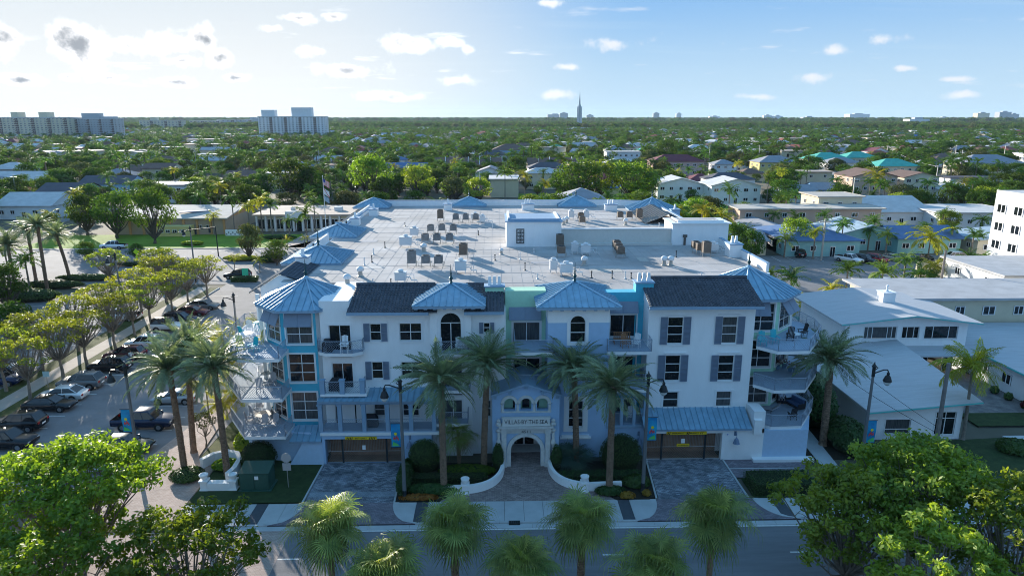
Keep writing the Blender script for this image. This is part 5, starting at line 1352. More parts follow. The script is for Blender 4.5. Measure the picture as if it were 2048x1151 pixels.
def sofa(label, loc, rz, m=CTN, L=1.7):
    t = thing('sofa', label, 'sofa', loc, rz); obj('frame', MB().box(-L / 2, L / 2, -.4, .4, .05, .28).box(-L / 2, L / 2, -.42, -.34, .28, .8).box(-L / 2, -L / 2 + .08, -.4, .4, .28, .55).box(L / 2 - .08, L / 2, -.4, .4, .28, .55), CDK, t)
    for k in range(2):
        a = -L / 2 + .1 + k * (L - .2) / 2; b = a + (L - .2) / 2 - .02
        obj('seat_cushion', MB().box(a, b, -.32, .38, .281, .42), m, t); obj('back_cushion', MB().box(a, b, -.335, -.18, .421, .85), m, t)
sofa('pale cushioned sofa against the window of the lowest left balcony', (*G(556, 828, Z1)[:2], Z1), rad(120), mat('cushion_pale', (.5, .5, .52), .8))
adirondack(CW, 'tall white bar chair on the small balcony beside the left corner tower', (*G(690, 708, 9.85)[:2], 9.85), rad(180), True)
adirondack(CW, 'left white chair on the balcony under the arched doors', (-5.0, 1.05, 9.85), rad(170)); adirondack(CW, 'right white chair on the balcony under the arched doors', (-3.2, 1.05, 9.85), rad(190))
def grill(label, loc, rz=0.0, w=1.3):
    t = thing('grill', label, 'barbecue grill', loc, rz); obj('cover', MB().add([(-w / 2, -.3, .05), (w / 2, -.3, .05), (w / 2, .3, .05), (-w / 2, .3, .05), (-w / 2, -.3, .8), (w / 2, -.3, .8), (w / 2, .3, .8), (-w / 2, .3, .8), (-w * .3, -.18, 1.12), (w * .3, -.18, 1.12), (w * .3, .2, 1.12), (-w * .3, .2, 1.12)], [(0, 1, 5, 4), (1, 2, 6, 5), (2, 3, 7, 6), (3, 0, 4, 7), (4, 5, 9, 8), (5, 6, 10, 9), (6, 7, 11, 10), (7, 4, 8, 11), (8, 9, 10, 11)]), mat('grill_cover', (.02, .022, .03), .7), t)
    for x in (-w * .4, w * .4): obj('wheel', MB().tube([(x - .03, 0, .06), (x + .03, 0, .06)], .06, 8), DARK, t)
grill('black covered grill on the balcony above the left porch', (FY(675, 790, 1).x, 1.1, 6.42)); grill('black covered grill on the porch over the left garage', (FY(743, 860, 1).x, 1.0, 3.1), 0, 1.2); grill('dark covered grill on the small top balcony near the left tower', (FY(656, 708, 1.2).x, 1.25, 9.85), 0, .8)
t = thing('bench', 'brown teak bench on the balcony of the turquoise recess', 'bench', (FY(1244, 690, 2.6).x, 2.6, 9.9))
obj('seat', MB().box(-.75, .75, -.25, .25, .4, .45), WOOD, t); b = MB()
for k in range(9): b.box(-.72 + .17 * k, -.64 + .17 * k, .22, .26, .45, .95)
b.box(-.75, .75, .21, .27, .95, 1.02); obj('backrest', b, WOOD, t)
for x in (-.7, .7):
    for y in (-.22, .22): obj('leg', MB().box(x - .03, x + .03, y - .03, y + .03, 0, .4), WOOD, t)
adirondack(CW, 'white metal chair right of the teak bench on the turquoise balcony', (11.9, 1.6, 9.9), rad(150)); adirondack(WOOD, 'orange-brown chair before the teak bench on the turquoise balcony', (10.9, 1.6, 9.9), rad(190))
adirondack(CW, 'left white rocking chair on the porch of the turquoise recess', (9.9, 1.9, 3.02), rad(170)); adirondack(CW, 'right white rocking chair on the porch of the turquoise recess', (11.7, 1.9, 3.02), rad(160))
adirondack(CTQ, 'left turquoise chair with yellow pillow nearby on the top right balcony', (*G(1524, 690, Z3)[:2], Z3), rad(180)); adirondack(CTQ, 'turquoise chair holding a yellow pillow on the top right balcony', (*G(1548, 686, Z3)[:2], Z3), rad(185))
adirondack(CDK, 'dark wicker chair by the column on the top right balcony', (*G(1580, 680, Z3)[:2], Z3), rad(150)); adirondack(CDK, 'dark wicker chair at the right rail of the top right balcony', (*G(1605, 672, Z3)[:2], Z3), rad(100)); rtable(CW, 'pale low table on the top right balcony', (*G(1588, 676, Z3)[:2], Z3), .5, .45)
t = thing('sun_lounger', 'striped sun lounger on the lowest right corner balcony', 'sun lounger', (*G(1531, 822, Z1)[:2], Z1), rad(60))
obj('frame', MB().box(-.33, .33, -.6, 1.1, .28, .33), CDK, t); obj('cushion', MB().box(-.31, .31, -.55, 1.08, .331, .40), CTN, t); obj('backrest', MB().obox((0, -.85, .58), (.62, .75, .08), 0, 0, rad(-42)), CTN, t)
for x in (-.28, .28):
    for y in (-.5, 1.0): obj('leg', MB().tube([(x, y, 0), (x, y, .28)], .03, 4), CDK, t)
t = thing('armchair', 'pale wicker armchair in which a person sits on the lowest right balcony', 'armchair', (*G(1562, 803, Z1)[:2], Z1), rad(165)); obj('frame', MB().box(-.4, .4, -.4, .4, 0, .3).box(-.4, -.32, -.4, .4, .3, .6).box(.32, .4, -.4, .4, .3, .6), CDK, t); obj('seat', MB().box(-.3, .3, -.3, .38, .301, .42), CTN, t); obj('backrest', MB().box(-.32, .32, -.42, -.31, .3, 1.05), mat('cushion_pale', (.5, .5, .52), .8), t)
pp = G(1562, 803, Z1); person((pp.x, pp.y - .02, Z1 - .02), rad(165), mat('shirt_pale', (.62, .70, .82), .8), mat('shorts_dark', (.03, .04, .06), .8), 'person in pale blue shirt seated on the lowest right corner balcony', True)
sofa('dark wicker sofa with blue cushions along the lowest right balcony rail', (*G(1590, 812, Z1)[:2], Z1), rad(110), CBL); adirondack(CDK, 'round dark wicker chair at the front of the lowest right balcony', (*G(1584, 838, Z1)[:2], Z1), rad(0))
POTR = mat('planter_blue', (.12, .22, .32), .6)
for i, (u, v) in enumerate(((1555, 724), (1568, 722), (1580, 728), (1590, 730))):
    q = G(u, v + 14, Z2); t = thing('potted_plant', ['leftmost', 'second', 'third', 'rightmost'][i] + ' potted plant on the middle right corner balcony', 'potted plant', (q.x, q.y, Z2), group='potted plants along the middle right balcony'); obj('pot', MB().lathe([(.15, 0), (.22, .35), (.24, .4), (.2, .4)], (0, 0, 0), 10), POTR, t)
    V = [];
    for k in range(60):
        a, e = RND.uniform(0, 2 * PI), RND.uniform(.3, 1.4); r = RND.uniform(.2, .5); c = Vector((r * math.cos(a) * math.cos(e), r * math.sin(a) * math.cos(e), .4 + r * math.sin(e) * 1.2)); d = Vector((math.cos(a), math.sin(a), .3)) * .12; s_ = Vector((-math.sin(a), math.cos(a), 0)) * .05
        V.append([c - d, c + s_, c + d, c - s_])
    obj('leaves', npmesh('leaves', V, mat('pot_leaf', (.06, .10, .04), .7, var=.4, var2=(.25, .06, .05))), None, t)

# ------------------------------------------------------------------ cars
TYRE = mat('tyre', (.015, .015, .016), .8); RIM = mat('rim', (.35, .36, .38), .3, metal=.8); CGL = mat('car_glass', (.012, .018, .022), .04, spec=.8); HL = mat('headlight', (.6, .62, .62), .1, spec=.8); TL = mat('taillight', (.35, .01, .01), .2, spec=.6); BLKP = mat('black_plastic', (.018, .018, .02), .6)
def carpaint(n, c): return mat('paint_' + n, c, .22, metal=.25, spec=.6)
CP = {k: carpaint(k, v) for k, v in dict(white=(.72, .73, .74), black=(.012, .013, .016), blue=(.015, .03, .09), maroon=(.10, .012, .02), silver=(.38, .39, .40), grey=(.17, .18, .19), navy=(.01, .018, .05), red=(.35, .015, .02), gold=(.42, .38, .28), green=(.01, .03, .03)).items()}
KIND = dict(  # length, width, stations of the lower body (x, z bottom, z shoulder), roof: belt x0 x1, roof x0 x1, z belt, z roof
    sedan=(4.85, 1.84, [(-2.42, .45, .72), (-2.36, .3, .88), (-1.75, .24, .98), (-.9, .22, .98), (.3, .22, .96), (1.0, .22, .93), (1.9, .24, .80), (2.3, .3, .68), (2.42, .42, .58)], (-1.95, 1.15, -1.15, .35, .96, 1.43)),
    coupe=(4.6, 1.84, [(-2.3, .45, .75), (-2.22, .3, .9), (-1.6, .24, .98), (-.6, .2, .95), (.4, .2, .9), (1.1, .22, .86), (1.9, .24, .72), (2.2, .3, .62), (2.3, .4, .52)], (-1.75, 1.0, -.9, .1, .92, 1.30)),
    suv=(4.75, 1.92, [(-2.37, .5, .95), (-2.3, .35, 1.08), (-1.5, .28, 1.1), (-.5, .28, 1.09), (.6, .28, 1.07), (1.1, .28, 1.05), (1.95, .3, .98), (2.28, .35, .85), (2.37, .5, .7)], (-2.22, 1.05, -1.75, .35, 1.08, 1.72)),
    jeep=(4.5, 1.85, [(-2.2, .55, 1.0), (-2.15, .45, 1.12), (-1.3, .42, 1.14), (-.3, .42, 1.14), (.7, .42, 1.14), (.8, .42, 1.12), (1.9, .45, 1.06), (2.15, .5, .98), (2.2, .55, .8)], (-2.05, .75, -1.95, .45, 1.12, 1.84)),
    pickup=(5.7, 1.98, [(-2.85, .55, .98), (-2.8, .45, 1.1), (-1.6, .38, 1.12), (-.9, .36, 1.14), (.5, .34, 1.14), (1.3, .34, 1.14), (2.3, .36, 1.08), (2.75, .42, .95), (2.85, .55, .75)], (-.85, 1.45, -.65, .75, 1.13, 1.82)))
def make_car(kind, paint, label, loc, rz):
    Lc, Wc, ST, (bx0, bx1, rx0, rx1, zb, zr) = KIND[kind]; hw = Wc / 2
    t = thing({'pickup': 'pickup_truck'}.get(kind, 'parked_car'), label, {'pickup': 'pickup truck'}.get(kind, 'car'), loc, rz, 'vehicles parked outdoors')
    mb = MB(); rings = []
    for i, (x, z0, z1) in enumerate(ST):
        e = .86 if i in (0, len(ST) - 1) else (.95 if i in (1, len(ST) - 2) else 1)
        w = hw * e; m_ = (z0 + z1) / 2
        rings.append([(x, -w * .90, z0), (x, -w, z0 + .12), (x, -w, m_ + .08), (x, -w * .97, z1 - .1), (x, -w * .86, z1), (x, -w * .4, z1 + .035), (x, w * .4, z1 + .035), (x, w * .86, z1), (x, w * .97, z1 - .1), (x, w, m_ + .08), (x, w, z0 + .12), (x, w * .90, z0)])
    n = 12; V = [p for r in rings for p in r]; Fc = [(i * n + k, i * n + (k + 1) % n, (i + 1) * n + (k + 1) % n, (i + 1) * n + k) for i in range(len(rings) - 1) for k in range(n)] + [tuple(range(n)), tuple(range((len(rings) - 1) * n, len(rings) * n))[::-1]]
    if kind == 'pickup':   # open bed: leave the rear deck out and drop a tray in
        Fc = [f for f in Fc if not (max(f) < 4 * n and all((i % n) in (4, 5, 6, 7) for i in f) and len(f) == 4)]
        w = hw * .86
        mb.add([(-2.78, -w, 1.1), (-.95, -w, 1.13), (-.95, w, 1.13), (-2.78, w, 1.1), (-2.74, -w + .08, .68), (-1.0, -w + .08, .68), (-1.0, w - .08, .68), (-2.74, w - .08, .68)], [(4, 5, 6, 7), (0, 1, 5, 4), (1, 2, 6, 5), (2, 3, 7, 6), (3, 0, 4, 7)], 1)
    mb.add(V, Fc, 0)
    wr = .36 if kind in ('suv', 'jeep', 'pickup') else .33; xa_, xf = -Lc * .295, Lc * .305
    for x in (xa_, xf):
        for s in (-1, 1): mb.tube([(x, s * (hw - .2), wr), (x, s * (hw + .004), wr)], wr + .07, 16, 1)
    ys, yr = hw * .86, hw * .68
    # pillars and roof
    B = [(bx0, -ys, zb), (bx1, -ys, zb), (bx1, ys, zb), (bx0, ys, zb)]; T = [(rx0, -yr, zr), (rx1, -yr, zr), (rx1, yr, zr), (rx0, yr, zr)]
    rm = 1 if kind == 'jeep' else 0
    mb.add([(T[0][0], T[0][1], zr - .03), (T[1][0], T[1][1], zr - .03), (T[2][0], T[2][1], zr - .03), (T[3][0], T[3][1], zr - .03)] + [(T[0][0] + .08, T[0][1] + .1, zr + .03), (T[1][0] - .1, T[1][1] + .1, zr + .03), (T[2][0] - .1, T[2][1] - .1, zr + .03), (T[3][0] + .08, T[3][1] - .1, zr + .03)], [(4, 5, 6, 7), (0, 1, 5, 4), (1, 2, 6, 5), (2, 3, 7, 6), (3, 0, 4, 7)], rm)
    for a, b in zip(B, T): mb.tube([a, b], .045, 5, rm)
    for s in (0, 3):
        for f_ in (.42, .74) if kind in ('suv', 'jeep') else (.5,):
            a = Vector(B[s]).lerp(Vector(B[s + 1 if s == 0 else 2]), f_); b = Vector(T[s]).lerp(Vector(T[s + 1 if s == 0 else 2]), f_); mb.tube([a, b], .03, 4, rm)
    me = mb.mesh('car_body', [CP['white'], BLKP]); bm = bmesh.new(); bm.from_mesh(me); bmesh.ops.remove_doubles(bm, verts=bm.verts, dist=.001); bm.to_mesh(me); bm.free()
    for p_ in me.polygons: p_.use_smooth = len(p_.vertices) == 4 and p_.area < 3
    try: me.set_sharp_from_angle(angle=rad(40))
    except Exception: pass
    bo = obj('body', me, None, t); setmat(bo, paint)
    def gl(nm, q, ins=.012):
        q = [Vector(p_) for p_ in q]; c = sum(q, Vector()) / 4; nn = (q[1] - q[0]).cross(q[2] - q[0]).normalized()
        if nn.dot(c - Vector((0, 0, .8))) < 0: nn = -nn
        obj(nm, MB().add([p_.lerp(c, .06) + nn * .004 for p_ in q] + [p_.lerp(c, .06) - nn * .02 for p_ in q], [(0, 1, 2, 3), (7, 6, 5, 4), (0, 4, 5, 1), (1, 5, 6, 2), (2, 6, 7, 3), (3, 7, 4, 0)]), CGL, t)
    gl('windscreen', (B[1], B[2], T[2], T[1])); gl('rear_window', (B[3], B[0], T[0], T[3])); gl('side_window', (B[0], B[1], T[1], T[0])); gl('side_window', (B[2], B[3], T[3], T[2]))
    for x in (xa_, xf):
        for s in (-1, 1):
            w = obj('wheel', MB().tube([(0, -.11, 0), (0, .11, 0)], wr, 18), TYRE, t, loc=(x, s * (hw - .10), wr))
            r_ = MB(); r_.tube([(0, s * .1, 0), (0, s * .125, 0)], wr * .62, 14)
            for k in range(5): r_.obox((.36 * wr * math.cos(k * 1.2566), s * .128, .36 * wr * math.sin(k * 1.2566)), (.05, .01, .05))
            obj('rim', r_, RIM, w)
    for s in (-1, 1):
        obj('headlight', MB().box(Lc / 2 - .2, Lc / 2 - .02, s * hw * .66 - .16, s * hw * .66 + .16, ST[-2][2] - .2, ST[-2][2] - .06), HL, t); obj('taillight', MB().box(-Lc / 2 - .005, -Lc / 2 + .12, s * hw * .7 - .14, s * hw * .7 + .14, ST[1][2] - .28, ST[1][2] - .08), TL, t)
        obj('mirror', MB().box(bx1 - .35, bx1 - .2, s * (hw + .08) - .09, s * (hw + .08) + .09, zb, zb + .14), BLKP, t)
    g_ = obj('grille', MB().box(Lc / 2 - .06, Lc / 2 + .004, -hw * .4, hw * .4, .45, ST[-2][2] - .12), BLKP, t)
    if kind in ('suv', 'sedan'):
        obj('number_plate', MB().box(-Lc / 2 - .012, -Lc / 2 + .02, -.26, .26, .6, .75), WSIGN, t)
    return t
CARS = {}
def car(kind, col, label, u, v, deg=0.0, xy=None):
    p = G(u, v) if xy is None else Vector((*xy, 0)); p.z = .006
    if kind not in CARS:
        CARS[kind] = t = make_car(kind, CP[col], label, p, rad(deg)); t['_c'] = col
    else: t = copytree(CARS[kind], p, rad(deg), label)
    for ch in t.children:
        if ch.name.startswith('body'): setmat(ch, CP[col])
    return t
# row beside the walkway (noses right = 0 deg, noses left = 180 deg)
rowA = [('suv', 'black', 'black SUV cut by the left picture edge, front end showing', -2.2, 0), ('suv', 'black', 'black SUV, tail out, first behind the one at the left edge', 1.1, 180), ('sedan', 'black', 'black sedan nose out next to the white sedan', 12.3, 0), ('sedan', 'white', 'white sedan with its tail to the lane', 14.9, 180), ('suv', 'grey', 'silver grey SUV tail out behind the white sedan', 18.2, 180),
        ('suv', 'black', 'black SUV beside the person in the white shirt', 23.4, 180), ('suv', 'maroon', 'dark red SUV mostly hidden behind palms', 27.2, 180), ('suv', 'white', 'white SUV tail out just before the white off-roader', 31.6, 180), ('jeep', 'white', 'white off-roader with black soft top', 39.0, 0), ('suv', 'navy', 'dark blue SUV beyond the white off-roader', 42.3, 0), ('sedan', 'maroon', 'maroon sedan, second from the far end of the row', 46.6, 0), ('sedan', 'grey', 'grey sedan, farthest of the row beside the walkway', 50.2, 0)]
for k, (kd, c, lb, y, dg_) in enumerate(rowA): 
    if k < 2: continue
    car(kd, c, lb, 0, 0, dg_ + RND.uniform(-2, 2), xy=(-46.0 + RND.uniform(-.3, .3), y))
car('suv', 'black', rowA[0][2], 18, 893, 0); car('suv', 'black', rowA[1][2], 40, 857, 180)
car('coupe', 'silver', 'silver convertible glinting behind the left palms', 352, 803, 180); car('pickup', 'navy', 'dark blue pickup truck beside the lamp with the banner', 291, 853, 0); car('sedan', 'green', 'dark green old saloon in front of the dark pickup', 250, 900, 0); car('coupe', 'white', 'white coupe half hidden by the lower left tree', 187, 938, 180)
car('pickup', 'white', 'white pickup truck parked by the lawn across the street', 228, 497, 180); car('suv', 'black', 'black SUV by the hedge island near the left tower', 476, 556, 180); car('suv', 'blue', 'blue SUV at the left edge beyond the walkway', 3, 768, 0); car('sedan', 'white', 'white sedan behind the blue SUV beyond the walkway', 32, 750, 90); car('pickup', 'white', 'white work truck under the yellow-green trees', 243, 640, 180)
for (kd, c, u, v, dg_, lb) in (('pickup', 'white', 1697, 524, -60, 'white pickup in the right car park, leftmost of the group'), ('suv', 'black', 1729, 525, -60, 'black SUV between white pickup and red SUV'), ('suv', 'red', 1752, 524, -55, 'red SUV in the right car park'), ('sedan', 'gold', 1786, 521, -60, 'beige sedan right of the red SUV'), ('sedan', 'green', 1840, 521, 180, 'dark green sedan under the big round palm'), ('suv', 'white', 1905, 519, 170, 'white SUV at the blue porch of the right motel'), ('suv', 'black', 1595, 512, 90, 'black car by the low yellow-windowed house'), ('sedan', 'white', 1769, 571, 170, 'white car just behind the long flat roof'), ('sedan', 'white', 1590, 400, 60, 'white car by the far white gabled house'), ('sedan', 'blue', 1004, 408, 0, 'blue car at the far park edge behind the roof')):
    car(kd, c, lb, u, v, dg_)

# ================================================================== vegetation
L_DATE = leafmat('date_palm_leaf', (.10, .14, .085), (.30, .35, .21), .22, (1.8, 1.9, .9), 1.0)
L_SABAL = leafmat('sabal_leaf', (.085, .13, .035), (.28, .33, .10), .32, (2.2, 2.2, .7), 1.2)
L_COCO = leafmat('coconut_leaf', (.12, .17, .02), (.38, .38, .05), .4, (2.0, 1.8, .6), 1.0)
L_PALM = leafmat('palm_leaf', (.035, .09, .02), (.14, .22, .045), .25, (2.0, 2.1, .7), .15, .65, .1)
L_TREE = leafmat('tree_leaf', (.025, .07, .012), (.11, .17, .03), .22, (2.0, 2.1, .6), .10, .7, .08)
L_BRIGHT = leafmat('bright_tree_leaf', (.05, .12, .015), (.20, .28, .04), .4, (2.4, 2.2, .5), .5)
L_GRN = leafmat('olive_green_leaf', (.08, .14, .02), (.29, .34, .055), .36, (2.1, 2.0, .5), .5)
L_YEL = leafmat('yellow_green_leaf', (.085, .13, .015), (.27, .29, .04), .40, (2.0, 1.9, .5), .6)
L_OLIVE = leafmat('olive_leaf', (.06, .075, .03), (.12, .135, .05), .2, (1.8, 1.8, .8), .12, .7, .08)
L_HEDGE = leafmat('hedge_leaf', (.02, .05, .014), (.06, .11, .03), .12, (1.8, 1.9, .7), 2.0)
L_CROT = leafmat('croton_leaf', (.25, .10, .02), (.45, .28, .05), .25, (1.4, 1.2, .7), 3.0)
L_RED = leafmat('red_leaf', (.06, .006, .012), (.14, .015, .02), .2, (1.5, 1, 1), 3.0)
L_BLUEP = leafmat('blue_palmetto_leaf', (.05, .10, .09), (.13, .20, .16), .2, (1.5, 1.8, 1.2), 1.5)
L_DEAD = leafmat('dead_frond', (.16, .10, .05), (.28, .20, .10), .2, (1.5, 1.3, .9), 1.5)
BARK = mat('bark', (.10, .085, .07), .95, var=.35, vs_=3, bump=.8, bs=12)
BARKL = mat('bark_light', (.21, .18, .15), .95, var=.3, vs_=3, bump=.8, bs=12)
BOOT = mat('palm_boot', (.24, .16, .11), .95, var=.45, vs_=5, bump=.8, bs=14)

def rot_quads(V, a):
    c, s = math.cos(a), math.sin(a); V = np.asarray(V); o = V.copy()
    o[..., 0] = V[..., 0] * c - V[..., 1] * s; o[..., 1] = V[..., 0] * s + V[..., 1] * c
    return o
def feather(Lf, n, e0, droop, ll, lw, hang=.35, rs=NR, vee=.35, roll=0.0):
    """a pinnate frond from the origin along +X, as separate quads"""
    Q = []; p = np.array([0., 0., 0.]); prev = p.copy(); ds = Lf / n
    for i in range(n):
        s = (i + .5) / n; a = e0 - droop * s ** 1.4
        t = np.array([math.cos(a), 0, math.sin(a)]); up = np.array([-math.sin(a), 0, math.cos(a)])
        q = p + t * ds; w = .045 * (1 - s) + .008
        Q.append([p + [0, -w, 0], q + [0, -w * .9, 0], q + [0, w * .9, 0], p + [0, w, 0]])
        Q.append([p - up * w, q - up * w * .9, q + up * w * .9, p + up * w])
        if i > n * .06:
            ln = ll * (math.sin(PI * min(1, .12 + s * .93)) ** .6) * (1 if s < .8 else (1.25 - s) / .45)
            for sd in (-1, 1):
                l = ln * rs.uniform(.8, 1.1); fwd = .75 + .5 * s + rs.uniform(-.12, .12)
                d = np.array([0, sd * 1.0, 0]) + t * fwd + up * (vee + rs.uniform(-.15, .15)); d /= np.linalg.norm(d)
                m = p + t * ds * rs.uniform(0, 1) + d * l * .5; e = m + d * l * .5 + np.array([0, 0, -hang * l * rs.uniform(.5, 1.2)])
                wv = np.cross(d, up); wv = wv / (np.linalg.norm(wv) + 1e-9) * lw * .5
                wv = wv + up * lw * .2
                Q.append([p, m - wv, e, m + wv])
        p = q
    return np.array(Q)
def fan(Lp, e0, R, nseg=26, sag=.5, rs=NR):
    """costapalmate leaf: petiole then a drooping fan"""
    Q = []; a = e0; p = np.array([0., 0., 0.]); n = 5
    for i in range(n):
        t = np.array([math.cos(a), 0, math.sin(a)]); q = p + t * Lp / n; w = .025
        Q.append([p + [0, -w, 0], q + [0, -w, 0], q + [0, w, 0], p + [0, w, 0]]); p = q; a -= .10
    t = np.array([math.cos(a), 0, math.sin(a)]); up = np.array([-math.sin(a), 0, math.cos(a)]); sd = np.array([0, 1., 0])
    for k in range(nseg):
        th = (k / (nseg - 1) - .5) * rad(285); l = R * (.72 + .28 * math.cos(th * .55)) * rs.uniform(.78, 1.12)
        d = t * math.cos(th) + sd * math.sin(th) + up * (.22 - .1 * math.cos(th)); d /= np.linalg.norm(d)
        wv = (-t * math.sin(th) + sd * math.cos(th)); w = R * .032
        b = p - t * .05; m = b + d * l * .55; e = b + d * l * .88 + np.array([0, 0, -l * sag * .28]); e2 = e + d * l * .16 + np.array([0, 0, -l * sag * rs.uniform(.3, .95)])
        Q.append([b, m - wv * w, e, m + wv * w]); Q.append([m - wv * w * .8, e - wv * w * .5, e2, e + wv * w * .5])
    return np.array(Q)
def boots(h, r0, r1, pitch=.16, n=12, flare=.07, smooth=False):
    mb = MB(); prof = []; z = 0; rr = RND
    prof.append((r0 * 1.35, 0)); prof.append((r0 * 1.1, .25)); z = .25
    while z < h:
        r = r0 + (r1 - r0) * z / h
        if smooth: prof.append((r * rr.uniform(.98, 1.03), z)); z += .5
        else: prof += [(r, z), (r + flare, z + pitch * .7), (r + flare * .2, z + pitch * .72)]; z += pitch
    mb.lathe(prof, (0, 0, 0), n)
    for i, v in enumerate(mb.v):
        k = 1 + RND.uniform(-.06, .06) if not smooth else 1
        mb.v[i] = (v[0] * k, v[1] * k, v[2] + (.05 if (i % 2) and not smooth else 0))
    return mb
FROND = {}
def frond_set(kind):
    if kind in FROND: return FROND[kind]
    out = []
    if kind == 'date':
        for e, dr, Lf, cnt, m in ((78, .75, 2.9, 10, L_DATE), (62, 1.0, 3.2, 14, L_DATE), (45, 1.1, 3.4, 16, L_DATE), (27, 1.15, 3.4, 16, L_DATE), (8, 1.05, 3.3, 14, L_DATE), (-14, .9, 2.9, 10, L_DATE)):
            for j in range(2): out.append((npmesh('date_frond', feather(Lf, 38, rad(e), dr, .55, .052, .25), m), (cnt + j) // 2, e))
    elif kind == 'sabal':
        for e, Lp, cnt, m in ((82, .8, 6, L_SABAL), (60, 1.1, 9, L_SABAL), (38, 1.25, 11, L_SABAL), (15, 1.3, 11, L_SABAL), (-12, 1.25, 10, L_SABAL), (-38, 1.1, 8, L_SABAL), (-60, .95, 6, L_DEAD)):
            for j in range(2): out.append((npmesh('sabal_leaf', fan(Lp * (.75 if j else 1.1), rad(e), 1.12, 26, .75), m), (cnt + j) // 2, e))
    elif kind == 'coco':
        for e, dr, Lf, cnt, m in ((72, 1.0, 2.8, 5, L_COCO), (48, 1.35, 3.0, 6, L_COCO), (22, 1.5, 3.1, 6, L_COCO), (-5, 1.3, 2.9, 5, L_COCO)):
            for j in range(2): out.append((npmesh('coconut_frond', feather(Lf, 30, rad(e), dr, .70, .06, .75, vee=.1), m), (cnt + j) // 2, e))
    elif kind == 'palmetto':
        for e, Lp, cnt, m in ((75, .7, 8, L_BLUEP), (45, .9, 12, L_BLUEP), (15, .9, 10, L_BLUEP)):
            for j in range(2): out.append((npmesh('palmetto_leaf', fan(Lp, rad(e), .75, 22, .25), m), (cnt + j) // 2, e))
    FROND[kind] = out; return out
def palm(kind, x, y, hc, label, lean=(0, 0), scale=1.0, r=None, group=None, smooth=False, keep=1.0):
    t = thing({'date': 'date_palm', 'sabal': 'sabal_palm', 'coco': 'coconut_palm', 'palmetto': 'fan_palm'}[kind], label, 'palm tree', (x, y, 0), 0, group)
    if hc > .4:
        r0 = r or {'date': .27, 'sabal': .19, 'coco': .15, 'palmetto': .1}[kind]
        mb = boots(hc, r0, r0 * (.85 if kind != 'coco' else .6), .17, 12, {'date': .055, 'sabal': .07}.get(kind, .01), smooth or kind == 'coco')
        mb.v = [(v[0] + lean[0] * (v[2] / hc) ** 1.5, v[1] + lean[1] * (v[2] / hc) ** 1.5, v[2]) for v in mb.v]
        if kind == 'date': mb.lathe([(r0 * .9, -.7), (r0 * 1.5, -.2), (r0 * 1.2, .15), (.05, .3)], (lean[0], lean[1], hc), 10)
        obj('trunk', mb, BOOT if kind in ('date', 'sabal') else BARKL, t)
    a = RND.uniform(0, 6)
    for me, cnt, e in frond_set(kind):
        for k in range(max(1, round(cnt * keep))):
            a += 2.39996 + RND.uniform(-.25, .25)
            o = obj('frond', me, None, t, loc=(lean[0] + .08 * math.cos(a), lean[1] + .08 * math.sin(a), hc)); o.rotation_euler = (RND.uniform(-.4, .4), RND.uniform(-.2, .2), a)
            s = scale * RND.uniform(.78, 1.12); o.scale = (s, s, s)
    return t
def crown_z(u, v, y): return FY(u, v, y).z
DP = [((370, 945), (338, 738), 'date palm nearest the curved corner wall, leftmost of the left cluster'), ((388, 905), (376, 700), 'date palm between the two others at the left corner, farther back'), ((455, 950), (428, 735), 'date palm by the green cabinet, right one of the left cluster'),
      ((888, 985), (882, 762), 'date palm in front of the wall left of the entrance, near the lamp'), ((968, 935), (975, 728), 'date palm immediately left of the entrance portico'), ((1152, 925), (1148, 738), 'date palm rising from the blue palmetto right of the portico'),
      ((1218, 985), (1226, 775), 'date palm in front of the round bush right of the entrance'), ((1645, 890), (1662, 720), 'date palm in the dark gap between apartments and white house')]
for b, c, lb in DP:
    p = G(*b); cc = FY(c[0], c[1], p.y); palm('date', p.x, p.y, cc.z, lb, lean=(cc.x - p.x, 0), scale=1.14, group='date palms round the apartment building', r=.24 if b[0] != 1645 else .3)
for b, c, lb in [((95, 580), (75, 452), 'tall date palm at the upper left, left of a pair'), ((140, 560), (112, 470), 'tall date palm at the upper left, right of a pair'), ((72, 560), (55, 462), 'slim date palm behind the upper left pair'), ((30, 570), (15, 490), 'dark palm at the far left edge by the street')]:
    p = G(*b); cc = FY(c[0], c[1], p.y); palm('date', p.x, p.y, cc.z, lb, lean=(cc.x - p.x, 0), scale=1.15, group='date palms at the upper left street corner', keep=.8)
p = G(1925, 880); cc = FY(1945, 735, p.y); palm('coco', p.x, p.y, cc.z, 'yellow-green coconut palm in front of the white house on the right', lean=(cc.x - p.x, 0), scale=1.15, r=.17, keep=1.3)
for u, v, z, lb, sm in [(657, 1052, 6.3, 'tall bright fan palm in the median, leftmost of the four tall ones', 1), (908, 1050, 6.3, 'tall fan palm in the median, second of the four tall ones', 0), (1165, 1040, 6.4, 'tall fan palm in the median with booted trunk, third of the four tall ones', 0), (1428, 1030, 6.6, 'tall fan palm in the median with smooth trunk, rightmost of the tall ones', 1),
                    (765, 1138, 5.7, 'low fan palm at the bottom edge between the first two tall ones', 0), (1043, 1133, 5.7, 'low fan palm at the bottom edge below the entrance', 0), (1308, 1130, 5.8, 'low fan palm at the bottom edge between the last two tall ones', 0)]:
    p = G(u, v, z); palm('sabal', p.x, p.y, z, lb, scale=1.08 if v < 1100 else 1.08, smooth=bool(sm), group='fan palms in the road median')
for u, v, z, kind, lb, s in [(918, 880, 1.9, 'palmetto', 'green fan palm standing between two date palms left of the portico', 1.5)]:
    p = G(918, 928); palm('sabal', p.x, p.y, FY(918, 868, p.y).z, lb, scale=.85, r=.12, keep=.35)
p = G(1148, 928); palm('palmetto', p.x, p.y, .3, 'blue-green saw palmetto clump right of the entrance arch', scale=1.45); p2_ = G(1125, 915)
